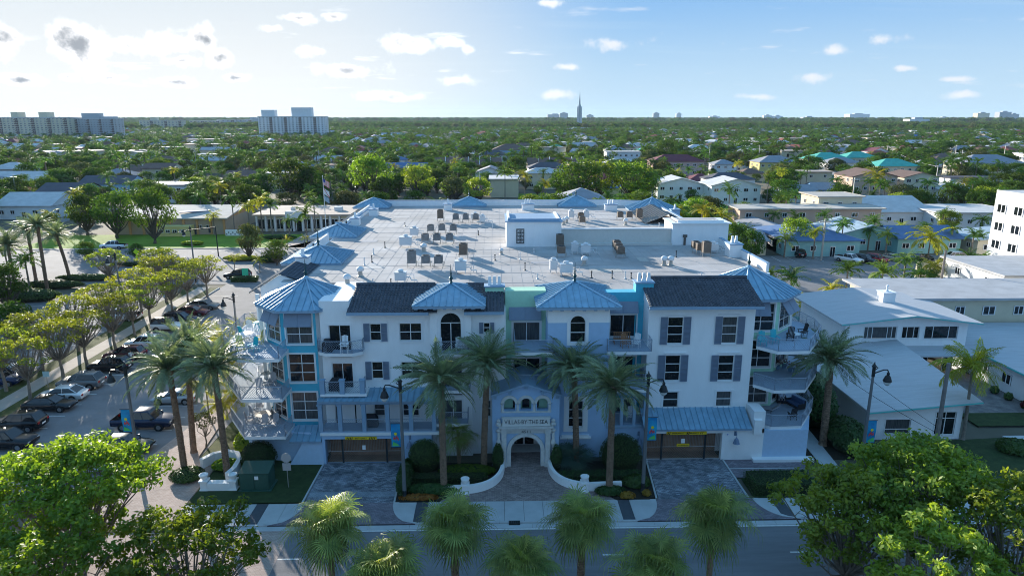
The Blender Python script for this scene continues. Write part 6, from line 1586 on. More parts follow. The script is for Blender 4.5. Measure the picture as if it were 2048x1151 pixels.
palm('palmetto', p.x - 1.0, p.y + .6, .4, 'smaller blue-green palmetto tucked behind the clump by the arch', scale=1.1)
# yellowish areca-like palms beside the left balconies
for i, (u, v, s) in enumerate(((410, 690, .8), (445, 672, .9), (480, 655, .8), (400, 650, .7), (515, 640, .7), (455, 720, .8), (410, 760, .8), (440, 800, .7), (470, 780, .8))):
    p = G(u, v, 4.0); palm('coco', p.x, p.y, 3.6, ['slender palm beside the left corner balconies, number nearest the tower roof eave', 'bushy palm touching the top left balcony rail', 'palm behind the top left balcony chairs', 'palm at the lot side left of the balconies', 'palm just behind the left tower balcony', 'palm under the top left balcony edge', 'palm left of the middle balcony', 'palm left of the lowest balcony', 'palm between middle and lowest left balconies'][i].replace(', number', ','), scale=s, r=.09, group='small palms beside the left balconies')

def leaves(centers, radii, counts, size, rs=NR, up=.35, shell=.55, flat=1.0, wid=.62):
    out = []
    for (c, r, n) in zip(centers, radii, counts):
        d = rs.normal(size=(n, 3)); d /= np.linalg.norm(d, axis=1)[:, None]
        rr = r * (shell + (1 - shell) * rs.rand(n)) ** .8
        P = d * rr[:, None] * np.array([1, 1, flat]) + np.asarray(c)
        nn = d * .7 + rs.normal(size=(n, 3)) * .6 + np.array([0, 0, up]); nn /= np.linalg.norm(nn, axis=1)[:, None]
        a = np.cross(nn, rs.normal(size=(n, 3))); a /= np.linalg.norm(a, axis=1)[:, None] + 1e-9
        b = np.cross(nn, a); s = size * rs.uniform(.7, 1.3, n)[:, None]
        out.append(np.stack([P - a * s, P + b * s * wid * .8 - a * s * .1 , P + a * s - nn * s * .3, P - b * s * wid * .8 - a * s * .1], axis=1))
    return np.concatenate(out)
def branches(mb, root, targets, r, seed=0, sub=3, spread=.6):
    rs = random.Random(seed); root = Vector(root)
    for c in targets:
        c = Vector(c); m = root.lerp(c, .45) + Vector((rs.uniform(-.3, .3), rs.uniform(-.3, .3), -.12 * (c - root).length * rs.uniform(0, 1)))
        mb.tube([root, m, c], [r, r * .55, r * .22], 5, cap=False)
        for k in range(sub):
            q = m.lerp(c, rs.uniform(.1, .9)); e = q + Vector((rs.uniform(-1, 1), rs.uniform(-1, 1), rs.uniform(.0, 1))) * spread
            mb.tube([q, q.lerp(e, .5) + Vector((0, 0, .08)), e], [r * .28, r * .18, r * .07], 3, cap=False)
def make_tree_meshes(tag_, R, h0, h1, ncl, nleaf, size, m, seed, flat=.6, trunkr=.22, bark=None, sub=3, dome=True, clr=.36, ragged=False):
    rs = np.random.RandomState(seed); C, Rd = [], []
    zc = (h0 + h1) / 2; hz = (h1 - h0) / 2
    for k in range(ncl):
        g_ = k * 2.39996; q = math.sqrt((k + .5) / ncl); rr = q * R * (1 - clr * .8) * (rs.uniform(.8, 1.12) if not ragged else rs.uniform(.65, 1.22))
        top = math.sqrt(max(0, 1 - q * q)); z = zc + hz * (1 - clr) * (top * (1 if rs.rand() < (.78 if dome else .55) else -.6)) + rs.uniform(-.25, .25) * (3 if ragged else 1)
        C.append((rr * math.cos(g_), rr * math.sin(g_), z)); Rd.append(R * clr * rs.uniform(.65, 1.2))
    tot = sum(r * r for r in Rd); cnt = [max(4, int(nleaf * r * r / tot)) for r in Rd]
    V = leaves(C, Rd, cnt, size, rs, flat=flat, shell=.25 if ragged else .55)
    cm = npmesh(tag_ + '_crown', V, m)
    mb = MB(); zt = h0 * .62
    mb.tube([(0, 0, 0), (.08, .05, zt * .5), (0, .1, zt)], [trunkr * 1.25, trunkr, trunkr * .8], 8)
    branches(mb, (0, .1, zt - .05), C if len(C) < 40 else C[::2], trunkr * .55, seed, sub, R * .22)
    tm = mb.mesh(tag_ + '_trunk', bark or BARK)
    return tm, cm
def tree(tm, cm, x, y, label, s=1.0, rz=None, group=None, name='broadleaf_tree', z=0.0, cat='tree', sz=None):
    t = thing(name, label, cat, (x, y, z), RND.uniform(0, 6.28) if rz is None else rz, group)
    if tm: obj('trunk', tm, None, t)
    obj('crown', cm, None, t)
    t.scale = (s, s, sz or s)
    return t
# foreground trees either side of the frame
for i, (x, y, R, h0, h1, n, nc, m, sd, lb) in enumerate([
        (-26.6, -15.2, 5.6, 3.2, 9.0, 15000, 125, L_BRIGHT, 11, 'large bright green tree filling the lower left, taller and farther one'), (-17.6, -19.9, 4.7, 2.6, 7.2, 7500, 85, L_BRIGHT, 12, 'spreading tree reaching the road left of the first median palm'), (-24.3, -21.4, 4.3, 2.8, 7.6, 8000, 80, L_BRIGHT, 17, 'green tree cut off by the bottom left corner of the view'),
        (21.2, -18.0, 4.5, 3.0, 8.3, 10500, 125, L_GRN, 13, 'darker large tree at lower right, nearest the last median palm'), (26.2, -16.2, 5.0, 3.4, 9.3, 12000, 130, L_GRN, 14, 'yellow-green sunlit tree at lower right beside the lawn'), (29.6, -20.4, 4.8, 3.2, 9.0, 8000, 90, L_GRN, 15, 'olive tree cut off by the bottom right corner'), (22.6, -23.6, 4.0, 3.0, 8.6, 7000, 80, L_GRN, 16, 'low dark tree at the bottom edge right of the median palms')]):
    tm, cm = make_tree_meshes('near', R, h0, h1, nc, n, .155, m, sd, flat=.8, trunkr=.2, sub=5, clr=.15, bark=BARKL, ragged=True)
    tree(tm, cm, x, y, lb, rz=0)
# vase-shaped half-bare street trees in the car park
VT = [make_tree_meshes('vase%d' % k, 3.4, 3.6, 6.5, 36, 1450, .135, L_YEL, 30 + k, flat=.45, trunkr=.15, sub=9, clr=.19, bark=BARKL) for k in range(4)]
for i, (x, y, s) in enumerate([(-49.5, 14.5, 1.05), (-49.5, 20.3, 1.1), (-49.4, 25.2, 1.05), (-49.5, 31, 1.1), (-49.6, 36.5, 1.0), (-50, 41.6, 1.1), (-49.4, 47, 1.05), (-49.2, 52, 1.1), (-48.6, 57.5, 1.05), (-53.6, 9, 1.05), (-53.6, 17, 1.1), (-53.5, 23.5, 1.1), (-53.6, 30, 1.15), (-53.6, 38, 1.1), (-53.4, 46, 1.15), (-53.4, 54, 1.2), (-76.5, 14, 1.1), (-77, 24, 1.1), (-76.5, 34, 1.1), (-77, 45, 1.1), (-67, 62.5, 1.1), (-58, 62, 1.15)]):
    tm, cm = VT[i % 4]; tree(tm, cm, x + RND.uniform(-.3, .3), y, ['half-bare yellow-green street tree on the verge beside the parked cars', 'half-bare yellow-green street tree across the walkway from the parked cars', 'half-bare yellow-green street tree beyond the second car park'][0 if i < 9 else (1 if i < 16 else 2)] + ', ' + ['nearest', 'second', 'third', 'fourth', 'fifth', 'sixth', 'seventh', 'eighth', 'farthest'][i if i < 9 else (i - 9 if i < 16 else i - 16)] + ' in its row', s=s, group='half-bare street trees in the left car parks', name='street_tree')
# hedges, clipped bushes, ground plants
def shrub(kind, x, y, rx, ry, h, m, label, cat='bush', n=None, size=.05, base=.1, name='bush', box=False, group=None):
    t = thing(name, label, cat, (x, y, base), 0, group); core = MB()
    rs = np.random.RandomState(int(abs(x * 13 + y * 7)) + 3); n = n or int((rx * ry * 4 + (rx + ry) * 2 * h) * 170)
    if box:
        core.box(-rx * .94, rx * .94, -ry * .94, ry * .94, 0, h * .94)
        A = np.array([4 * rx * ry, 2 * rx * h, 2 * ry * h, 2 * ry * h]); k = rs.choice(4, n, p=A / A.sum()); u, v = rs.uniform(-1, 1, n), rs.uniform(0, 1, n)
        P = np.zeros((n, 3)); D = np.zeros((n, 3)); P[:, 0] = u * rx; P[:, 1] = rs.uniform(-1, 1, n) * ry; P[:, 2] = h; D[:, 2] = 1
        for kk, ax_, s in ((1, 1, -1), (2, 0, -1), (3, 0, 1)):
            i = k == kk; P[i, 2] = v[i] * h
            if ax_ == 1: P[i, 1] = -ry; D[i] = (0, -1, 0)
            else: P[i, 0] = s * rx; P[i, 1] = u[i] * ry; D[i] = (s, 0, 0)
        P += rs.normal(size=(n, 3)) * .035
    else:
        core.lathe([(.0, 0), (rx * .8, h * .05), (rx * .93, h * .35), (rx * .8, h * .68), (rx * .45, h * .88), (0.02, h * .94)], (0, 0, 0), 14)
        core.v = [(a, b * ry / rx, c) for a, b, c in core.v]
        D = rs.normal(size=(n, 3)); D[:, 2] = np.abs(D[:, 2]) - .15; D /= np.linalg.norm(D, axis=1)[:, None]
        P = D * np.array([rx, ry, h * .62]) * rs.uniform(.93, 1.06, (n, 1)); P[:, 2] += h * .38; P[:, 2] = np.maximum(P[:, 2], .02)
    nn = D + rs.normal(size=(n, 3)) * .45; nn /= np.linalg.norm(nn, axis=1)[:, None]; a = np.cross(nn, rs.normal(size=(n, 3))); a /= np.linalg.norm(a, axis=1)[:, None]; b = np.cross(nn, a); s = size * rs.uniform(.7, 1.4, (n, 1))
    V = np.stack([P - a * s, P + b * s * .6, P + a * s, P - b * s * .6], axis=1)
    obj('inner_core', core, mat('shrub_core', (.02, .03, .012), .95), t); obj('leaves', npmesh('shrub_leaves', V, m), None, t)  # one solid dark core fills the inside of the leaf shell
    return t
def S(u, v, rx, ry, h, m, lb, **k):
    p = G(u, v); return shrub('', p.x, p.y, rx, ry, h, m, lb, **k)
S(850, 938, 1.35, 1.2, 2.6, L_HEDGE, 'big round clipped bush between the left driveway and the entrance'); S(1240, 936, 1.75, 1.4, 3.0, L_HEDGE, 'big round clipped bush left of the entrance garage'); S(520, 935, 1.45, 1.2, 2.3, L_HEDGE, 'round dark clipped bush behind the green utility cabinet')
shrub('', .0, -1.3, .5, .5, 2.4, L_HEDGE, 'narrow upright bush at the left pilaster of the arch'); shrub('', 4.95, -1.2, .5, .45, 2.2, L_HEDGE, 'narrow upright bush at the right pilaster of the arch')
shrub('', -4.3, -3.1, 3.4, .5, .55, L_HEDGE, 'low clipped hedge behind the curved wall left of the entrance', cat='hedge', name='hedge', box=True); shrub('', 8.6, -3.0, 3.5, .5, .55, L_HEDGE, 'low clipped hedge behind the wall right of the entrance', cat='hedge', name='hedge', box=True)
shrub('', -2.6, -2.0, 2.3, .7, .8, L_TREE, 'loose light green shrub bed left of the entrance plaza', size=.09)
shrub('', -5.2, -4.9, 2.3, .55, .75, L_HEDGE, 'dark grassy clump before the wall left of the plaza', size=.11); shrub('', 11.2, -4.0, 1.1, .9, .7, L_HEDGE, 'dark ground plants round the right driveway lamp', size=.1); shrub('', 8.9, -5.3, 1.2, .55, .6, L_HEDGE, 'dark grassy clump before the wall right of the plaza', size=.11)
shrub('', -7.55, -3.4, .55, 2.4, 1.5, L_HEDGE, 'tall leafy plants along the right edge of the left driveway', size=.16, name='shrub')
shrub('', -6.2, -5.85, 1.5, .3, .45, L_CROT, 'long row of orange crotons at the pavement by the left driveway', size=.09, n=900, group='orange crotons'); S(1255, 997, .6, .35, .5, L_CROT, 'larger orange croton left of the right lamp', size=.09, n=400, group='orange crotons'); S(1293, 992, .35, .3, .45, L_CROT, 'smaller orange croton right of the right lamp', size=.09, n=250, group='orange crotons')
shrub('', 22.7, -4.7, 2.55, 1.25, .95, L_HEDGE, 'thick clipped hedge in front of the right side apron', cat='hedge', name='hedge', box=True)
shrub('', -46.0, 68.6, 2.3, .8, .8, L_HEDGE, 'clipped hedge island at the head of the left car park', cat='hedge', name='hedge', box=True, size=.09, n=1500)
shrub('', 13.5, -18.9, 1.2, .6, .7, L_RED, 'dark red leafy shrub at the bottom edge by the smooth trunk', size=.10); shrub('', 18.3, -18.7, 2.7, .9, 1.0, L_HEDGE, 'clipped median hedge at the bottom edge', cat='hedge', name='hedge', box=True); shrub('', -.5, -19.3, .9, .5, .6, L_RED, 'dark red shrub at the bottom edge between fan palms', size=.1)
shrub('', -25.7, -2.1, 1.35, 1.2, .75, L_HEDGE, 'low round hedge round the corner date palm', cat='hedge', name='hedge', size=.07)
for i, (x, y, rx, ry, h, m) in enumerate([(-22.6, 4.0, 1.2, 2.2, 1.4, L_BRIGHT), (-23.5, 10, 1.3, 2.6, 1.8, L_BRIGHT), (-24.5, 16.5, 1.2, 3.0, 2.0, L_TREE), (-23.0, -.6, 1.2, .8, .8, L_BRIGHT), (-20.6, -.6, 1.0, .5, .9, L_BRIGHT), (-24.6, 23, 1.2, 3.0, 2.2, L_TREE)]):
    shrub('', x, y, rx, ry, h, m, ['sunlit shrub under the left corner balconies', 'sunlit shrub beyond the balconies along the left flank', 'shrub along the left flank beside the lot', 'low shrub behind the corner wall', 'low yellowish shrub left of the round bush', 'farthest shrub along the left flank'][i], size=.1)
for i, (x, y, r, h) in enumerate([(30.8, 8, 2.0, 4.5), (31, 14, 2.0, 5), (30.5, 20, 2, 5.5), (31.5, 2, 1.6, 2.6)]):
    shrub('', x, y, r, r * 1.6, h, L_HEDGE, 'dark thicket in the gap right of the building, ' + ['second', 'third', 'farthest', 'nearest'][i] + ' from the road', size=.16, n=2500, cat='shrub', name='thicket')
shrub('', 35.6, .9, 2.6, .6, 1.1, L_HEDGE, 'hedge before the window of the white house', cat='hedge', name='hedge'); shrub('', 46.3, 1.0, 1.5, 1.2, .9, L_HEDGE, 'spiky dark plant bed on the lawn right of the coconut palm', size=.2)
p = G(412, 893); tm, cm = make_tree_meshes('small', 1.5, 1.6, 3.6, 14, 700, .09, L_OLIVE, 77, trunkr=.07, sub=8, bark=BARKL); tree(tm, cm, p.x, p.y, 'small bare-branched tree behind the left date palms', rz=0)
for (u, v, rx, ry, h, m, lb) in ((482, 520, 3.6, 1.6, .9, L_YEL, 'yellow-green shrub bed on the traffic island at the cross street'), (540, 524, 2.6, 1.4, 1.3, L_HEDGE, 'dark rounded shrub mass right of the yellow bed'), (300, 532, 9, .8, .8, L_HEDGE, 'long low hedge along the far side of the car park'), (385, 490, 2.5, 1.2, .9, L_BRIGHT, 'low green shrubs by the traffic signal'), (330, 463, 5, 1.0, 1.6, L_HEDGE, 'dark hedge below the tan hall'), (180, 560, 6, 1.2, 1.0, L_HEDGE, 'hedge at the street corner below the upper left palms'), (110, 575, 5, 1.4, 1.2, L_HEDGE, 'second hedge below the upper left palms'), (560, 478, 4, 1.0, .9, L_HEDGE, 'hedge before the town building windows'), (60, 600, 5, 2, 1.8, L_HEDGE, 'dark bushes at the far left beyond the street trees')):
    S(u, v, rx, ry, h, m, lb, size=.13, n=2200)
for i, (u, v) in enumerate(((470, 540), (520, 545), (575, 500), (610, 498))):
    p = G(u, v); palm('coco', p.x, p.y, 2.4, ['young palm on the traffic island, left', 'young palm on the traffic island, right', 'young palm by the civic forecourt, left', 'young palm by the civic forecourt, right'][i], scale=.6, r=.09, keep=.6)
p = G(603, 492); sheet('lawn', [(p.x - 3.5, p.y - 2), (p.x + 3, p.y - 2), (p.x + .5, p.y + 6)], .07, BRIGHTG)

# ================================================================== neighbours and the town behind
def wm(n, c, **k): return mat('wall_' + n, c, .9, var=.06, vs_=.6, **k)
def rm(n, c, **k): return mat('roof_' + n, c, .85, var=.14, vs_=.5, **k)
WC = {k: wm(k, v) for k, v in dict(white=(.70, .71, .72), cream=(.62, .56, .42), yellow=(.62, .52, .22), pink=(.60, .40, .36), peach=(.58, .42, .33), grey=(.42, .44, .46), blue=(.30, .48, .66), turquoise=(.24, .47, .48), tan=(.45, .35, .26), orange=(.58, .32, .14), green=(.35, .50, .38)).items()}
RC = {k: rm(k, v) for k, v in dict(white=(.52, .52, .52), grey=(.27, .28, .31), dark=(.09, .09, .11), brown=(.17, .11, .09), red=(.28, .08, .06), maroon=(.16, .045, .06), teal=(.08, .40, .33), blue=(.09, .17, .32), tan=(.42, .35, .30), cream=(.48, .44, .39), lightblue=(.30, .40, .48), pale=(.40, .405, .42)).items()}
u_ = MB()
u_.box(-.5, .5, -.05, .02, -.5, .5, 1)
for a in ((-.5, -.42, -.5, .5), (.42, .5, -.5, .5), (-.42, .42, .42, .5), (-.42, .42, -.5, -.42), (-.03, .03, -.42, .42)): u_.box(a[0], a[1], -.10, -.05, a[2], a[3], 0)
UW = u_.mesh('window', [TRIM, GLASS])
d_ = MB(); d_.box(-.5, .5, -.05, .02, -.5, .5, 1); 
for a in ((-.5, -.46, -.5, .5), (.46, .5, -.5, .5), (-.46, .46, .45, .5), (-.03, .03, -.5, .45)): d_.box(a[0], a[1], -.10, -.05, a[2], a[3], 0)
UD = d_.mesh('glass_door', [TRIM, GLASS])
def wn(parent, x, y, z, w, h, rz=0.0, me=None, nm='window'):
    o = obj(nm, me or UW, None, parent, loc=(x, y, z), rz=rz); o.scale = (w, 1, h); return o
def house(cx, cy, w, d, h, roof, wc, rc, label, cat='house', floors=1, nwin=4, rh=None, ov=.6, rz=0.0, group=None, name='house', chim=False, sidewin=True, detail=True, reg=True, z=-.05, cols=None, ww=1.3, wh=1.2, ridge='x'):
    t = thing(name, label, cat, (cx, cy, z), rz, group)
    obj('wall', MB().box(-w / 2, w / 2, -d / 2, d / 2, 0, h - .01), WC[wc], t)
    rh = rh if rh is not None else {'flat': .25, 'hip': min(w, d) * .22, 'gable': min(w, d) * .2, 'gablef': w * .14, 'shed': .8}[roof]; r = MB(); a, b, c, e = -w / 2 - ov, w / 2 + ov, -d / 2 - ov, d / 2 + ov
    if roof == 'flat':
        r.box(a, b, c, e, h, h + rh); r.box(a - .04, b + .04, c - .04, c, h + .02, h + rh + .08); r.box(a - .04, a, c, e, h + .02, h + rh + .08); r.box(b, b + .04, c, e, h + .02, h + rh + .08)
    elif roof == 'hip':
        m = min(b - a, e - c) / 2
        if b - a > e - c: q = [(a + m, 0), (b - m, 0)]; F_ = [(0, 1, 5, 4), (1, 2, 5), (2, 3, 4, 5), (3, 0, 4)]
        else: q = [(0, c + m), (0, e - m)]; F_ = [(0, 1, 4), (1, 2, 5, 4), (2, 3, 5), (3, 0, 4, 5)]
        r.add([(a, c, h), (b, c, h), (b, e, h), (a, e, h), (*q[0], h + rh), (*q[1], h + rh)], F_); r.box(a, b, c, e, h - .15, h - .004)
    elif roof in ('gable',):   # ridge along x
        r.add([(a, c, h), (b, c, h), (b, e, h), (a, e, h), (a, 0, h + rh), (b, 0, h + rh), (a, c, h - .15), (b, c, h - .15), (b, e, h - .15), (a, e, h - .15)], [(0, 1, 5, 4), (2, 3, 4, 5), (6, 7, 1, 0), (9, 8, 7, 6)])
        obj('gable', MB().add([(-w / 2, -d / 2, h), (-w / 2, d / 2, h), (-w / 2, 0, h + rh * .93), (w / 2, -d / 2, h), (w / 2, d / 2, h), (w / 2, 0, h + rh * .93)], [(0, 2, 1), (3, 4, 5)]), WC[wc], t)
    elif roof == 'gablef':     # gable end to the front
        r.add([(a, c, h), (a, e, h), (0, c, h + rh), (0, e, h + rh), (b, c, h), (b, e, h), (a, c, h - .15), (0, c, h + rh - .15), (b, c, h - .15), (a, e, h - .15), (b, e, h - .15)], [(0, 2, 3, 1), (2, 4, 5, 3), (6, 7, 2, 0), (7, 8, 4, 2), (0, 1, 9, 6), (4, 8, 10, 5)])
        obj('gable', MB().add([(-w / 2, -d / 2, h), (w / 2, -d / 2, h), (0, -d / 2, h + rh * .95), (-w / 2, -d / 2 + .1, h), (w / 2, -d / 2 + .1, h), (0, -d / 2 + .1, h + rh * .95)], [(0, 1, 2), (5, 4, 3)]), WC[wc], t)
    elif roof == 'shed':  # one sloping plane
        r.add([(a, c, h), (b, c, h + rh), (b, e, h + rh), (a, e, h), (a, c, h - .25), (b, c, h + rh - .25), (b, e, h + rh - .25), (a, e, h - .25)], [(0, 1, 2, 3), (4, 5, 1, 0), (3, 7, 4, 0), (1, 5, 6, 2)])
        obj('gable', MB().add([(-w / 2, -d / 2, h), (w / 2, -d / 2, h), (w / 2, -d / 2, h + rh - .1), (w / 2, d / 2, h), (w / 2, d / 2, h + rh - .1), (-w / 2, d / 2, h)], [(0, 1, 2), (1, 3, 4, 2), (3, 5, 4)]), WC[wc], t)
    obj('roof', r, RC[rc], t)
    if detail:
        side = -1 if cx > 0 else 1
        fh = h / floors
        for f in range(floors):
            zc = fh * f + fh * .52
            for k in range(nwin):
                x = -w / 2 + w * (k + .5) / nwin + RND.uniform(-.15, .15)
                if f == 0 and k == nwin // 2 and floors < 4: wn(t, x, -d / 2, 1.15, 1.1, 2.2, 0, UD, 'door')
                else: wn(t, x, -d / 2, zc, ww * (1 if k % 3 else 1.3), wh)
            if sidewin:
                ns = max(1, int(d / 5))
                for k in range(ns): wn(t, side * w / 2, -d / 2 + d * (k + .5) / ns, zc, ww, wh, rad(90) * (1 if side > 0 else -1))
    if chim: obj('chimney', MB().box(w * .18, w * .18 + 1.2, 0, 1.2, h, h + rh + 1.2).box(w * .18 - .1, w * .18 + 1.3, -.1, 1.3, h + rh + 1.2, h + rh + 1.3), WC['white'], t)
    if reg: occ(cx - w / 2, cx + w / 2, cy - d / 2, cy + d / 2, 1.5)
    return t
occ(-80, 33, -60, 67, 2); occ(-30, 32, 0, 72, 3); occ(-260, -21, 66, 119, 0)

# the white gabled house next door: low wing, two storey block, right wing
hs = thing('white_house', 'white low house with turquoise eaves and a shallow gabled upper block, right of the apartments', 'house', (45, 10, 0))
WRM = mat('white_membrane_roof', (.46, .47, .49), .85, var=.10, vs_=1.2, streak=(.25, 2.2, 1)); TEALT = mat('teal_trim', (.10, .50, .48), .6)
hs.location = (0, 0, 0)
def slab4(name, P, th, m, parent): 
    P = [Vector(p) for p in P]; n = len(P); q = [p - Vector((0, 0, th)) for p in P]
    return obj(name, MB().add(P + q, [tuple(range(n)), tuple(range(n, 2 * n))[::-1]] + [(i, (i + 1) % n, n + (i + 1) % n, n + i) for i in range(n)]), m, parent)
lw0 = FY(1738, 823, 2.6); lw1 = FY(1965, 802, 2.6)
z0_, z1_ = lw0.z, lw1.z
mb = MB(); fw_holes = [pxbox(1770, 838, 1820, 867, 3.6), pxbox(1870, 823, 1910, 869, 3.6)]
x0_, x1_ = lw0.x + .7, FY(1925, 830, 3.6).x
mb.add([(x0_, 3.6, 0), (x1_, 3.6, 0), (x1_, 20, 0), (x0_, 20, 0), (x0_, 3.6, z0_ - .1), (x1_, 3.6, z0_ - .05), (x1_, 20, z0_ - .05), (x0_, 20, z0_ - .1)], [(1, 2, 6, 5), (3, 0, 4, 7)])
wallface(mb, x0_, x1_, 0, z0_ - .1, 3.6, fw_holes, depth=.2); mb.add([(x0_, 3.6, z0_ - .1), (x1_, 3.6, z0_ - .1), (x1_, 3.6, z1_ - .3), (x1_, 20, z1_ - .3), (x1_, 20, 0), (x1_, 3.6, 0)], [(0, 1, 2), (1, 4, 3, 2)])
obj('wall', mb, WHITE, hs)
window(*fw_holes[0], 3.6, cols=1, rows=(.32,), ring=.08, parent=hs); window(*fw_holes[1], 3.6, cols=2, rows=(.72,), ring=.10, parent=hs)
slab4('roof', [(lw0.x, 2.5, z0_), (lw1.x, 2.5, z1_), (46.2, 21, z1_), (40.2, 22, z0_ + .25), (lw0.x, 22, z0_)], .22, WRM, hs)
slab4('fascia', [(lw0.x - .03, 2.46, z0_ - .05), (lw1.x + .03, 2.46, z1_ - .05), (lw1.x + .03, 2.5, z1_ - .05), (lw0.x - .03, 2.5, z0_ - .05)], .12, TEALT, hs)
slab4('roof', [(33.5, 21.9, 3.3), (39.4, 21.9, 3.3), (39.4, 44, 3.3), (33.5, 44, 3.3)], .25, WRM, hs); obj('wall', MB().box(34, 39.2, 22, 43.5, 0, 3.04), WHITE, hs)
# upper block
gx0_, gx1_, gy0, gy1 = 40.0, 54.3, 20.4, 32.0; gm = 47.5; zb, zr_ = 6.3, 7.25
mb = MB(); holes = [pxbox(1728, 653, 1793, 677, gy0), pxbox(1804, 653, 1838, 676, gy0), pxbox(1849, 652, 1915, 677, gy0)]
wallface(mb, gx0_, gx1_, 2.6, 6.1, gy0, holes, depth=.15); mb.add([(gx0_, gy0, 6.1), (gx1_, gy0, 6.1), (gm, gy0, zr_ - .2)], [(0, 1, 2)]); mb.add([(gx0_, gy0, 0), (gx0_, gy1, 0), (gx0_, gy1, 6.2), (gx0_, gy0, 6.2), (gx1_, gy0, 0), (gx1_, gy1, 0), (gx1_, gy1, 6.2), (gx1_, gy0, 6.2)], [(3, 2, 1, 0), (4, 5, 6, 7)])
obj('wall', mb, WHITE, hs)
window(*holes[0], gy0, rows=1, vbars=(.12, .26, .72, .86), ring=.08, parent=hs); window(*holes[1], gy0, rows=1, vbars=(.3, .7), ring=.08, parent=hs); window(*holes[2], gy0, rows=1, vbars=(.26, .74), ring=.08, parent=hs)
slab4('roof', [(39.0, 19.4, zb), (gm, 19.4, zr_), (gm, 33, zr_), (39.0, 33, zb)], .2, WRM, hs); slab4('roof', [(gm, 19.4, zr_), (55.4, 19.4, zb), (55.4, 33, zb), (gm, 33, zr_)], .2, WRM, hs)
slab4('fascia', [(39.0, 19.36, zb - .06), (gm, 19.36, zr_ - .06), (gm, 19.4, zr_ - .06), (39.0, 19.4, zb - .06)], .1, TEALT, hs); slab4('fascia', [(gm, 19.36, zr_ - .06), (55.4, 19.36, zb - .06), (55.4, 19.4, zb - .06), (gm, 19.4, zr_ - .06)], .1, TEALT, hs)
slab4('roof', [(41, 17.6, 3.1), (55, 17.6, 3.1), (55, 20.4, 3.35), (41, 20.4, 3.35)], .15, WRM, hs)
cmn = obj('chimney', MB().box(46.9, 48.4, 25.4, 26.8, 6.6, 8.3).box(46.8, 48.5, 25.3, 26.9, 8.3, 8.42), WHITE, hs); obj('chimney_pot', MB().lathe([(.3, 0), (.12, .2), (.1, .6), (.2, .65), (.02, .85)], (47.65, 26.1, 8.42), 8), WHITE, cmn)
# right wing
obj('wall', MB().box(55.2, 72, 8.5, 28, 0, 3.1), WHITE, hs); slab4('roof', [(54.4, 7.6, 3.3), (74, 7.6, 3.3), (74, 29.5, 3.3), (54.4, 29.5, 3.3)], .25, WRM, hs); slab4('fascia', [(54.36, 7.6, 3.28), (54.4, 7.6, 3.28), (54.4, 29.5, 3.28), (54.36, 29.5, 3.28)], .16, TEALT, hs)
for y in (11, 14.5, 18): wn(hs, 55.2, y, 1.6, 1.4, 1.2, rad(-90))
for x in (43.5, 46, 49.5, 52.5): wn(hs, x, 20.4, 1.3, 1.2, 2.0, 0, UD, 'glass_door')
occ(33, 75, -6, 45)
struct('garden_path', MB().prism([(46.5, 3.2), (47.9, 3.6), (56.5, -6), (54.7, -6)], 0, .14), CONC); struct('garden_path', MB().prism([(47.4, 2.8), (60, 2.8), (60, 3.9), (47.2, 3.9)], 0, .145), CONC); struct('courtyard', MB().prism([(46.6, 6), (54.9, 6), (54.9, 20), (46.8, 20)], 0, .12), paver('court_pavers', (.15, .14, .14), (.22, .20, .19), (.08, .08, .08), .5, .5)); sheet('lawn', [(46.4, 6), (60, 6), (60, 12), (54.9, 12), (54.9, 9), (46.4, 9)], .125, GRASSD)
t = thing('parasol', 'blue and white parasol at the right edge beside the white wing', 'parasol', (53.8, 7.2, .1)); obj('pole', MB().tube([(0, 0, 0), (0, 0, 2.3)], .03, 6), TRIM, t)
for k in range(8):
    a, b = k * PI / 4, (k + 1) * PI / 4; obj('canopy_panel', MB().add([(0, 0, 2.4), (1.2 * math.cos(a), 1.2 * math.sin(a), 1.95), (1.2 * math.cos(b), 1.2 * math.sin(b), 1.95)], [(0, 1, 2)]), RC['blue'] if k % 2 else TRIM, t)
for i, (x, y) in enumerate(((54.0, 10), (53.9, 12.2), (53.7, 14))): shrub('', x, y, .4, .4, .8, L_RED if i == 0 else L_HEDGE, ['dark red cordyline by the white wing', 'first small bush behind the red cordyline', 'second small bush behind the red cordyline'][i], n=200, size=.12)

# beige long flat building and its neighbour, white hotel
def longb(x0, x1, y0, y1, h, wc, rc, label, **k): return house((x0 + x1) / 2, (y0 + y1) / 2, x1 - x0, y1 - y0, h, 'flat', wc, rc, label, **k)
longb(50.5, 112, 30.2, 40, 6.3, 'cream', 'pale', 'long cream two storey building with stained flat roof behind the white house', floors=2, nwin=16, ov=.8, name='flat_roofed_building', cat='building')
longb(76, 130, 44, 58, 6.0, 'white', 'pale', 'flat roofed white building behind the long cream one', floors=2, nwin=8, name='flat_roofed_building', cat='building')
longb(58, 74, 43, 52, 3.6, 'white', 'pale', 'low flat roofed annex beside the bright palms', floors=1, nwin=5, name='flat_roofed_building', cat='building')
ht = house(114, 60, 40, 26, 15.6, 'flat', 'white', 'white', 'tall plain white hotel cut by the right edge', cat='hotel', floors=1, nwin=1, ov=.0, detail=False, name='hotel')
for f in range(4):
    for k in range(6): wn(ht, -20, 11 - k * 4.2, 2.6 + f * 3.35, 2.3, 1.7, rad(-90))
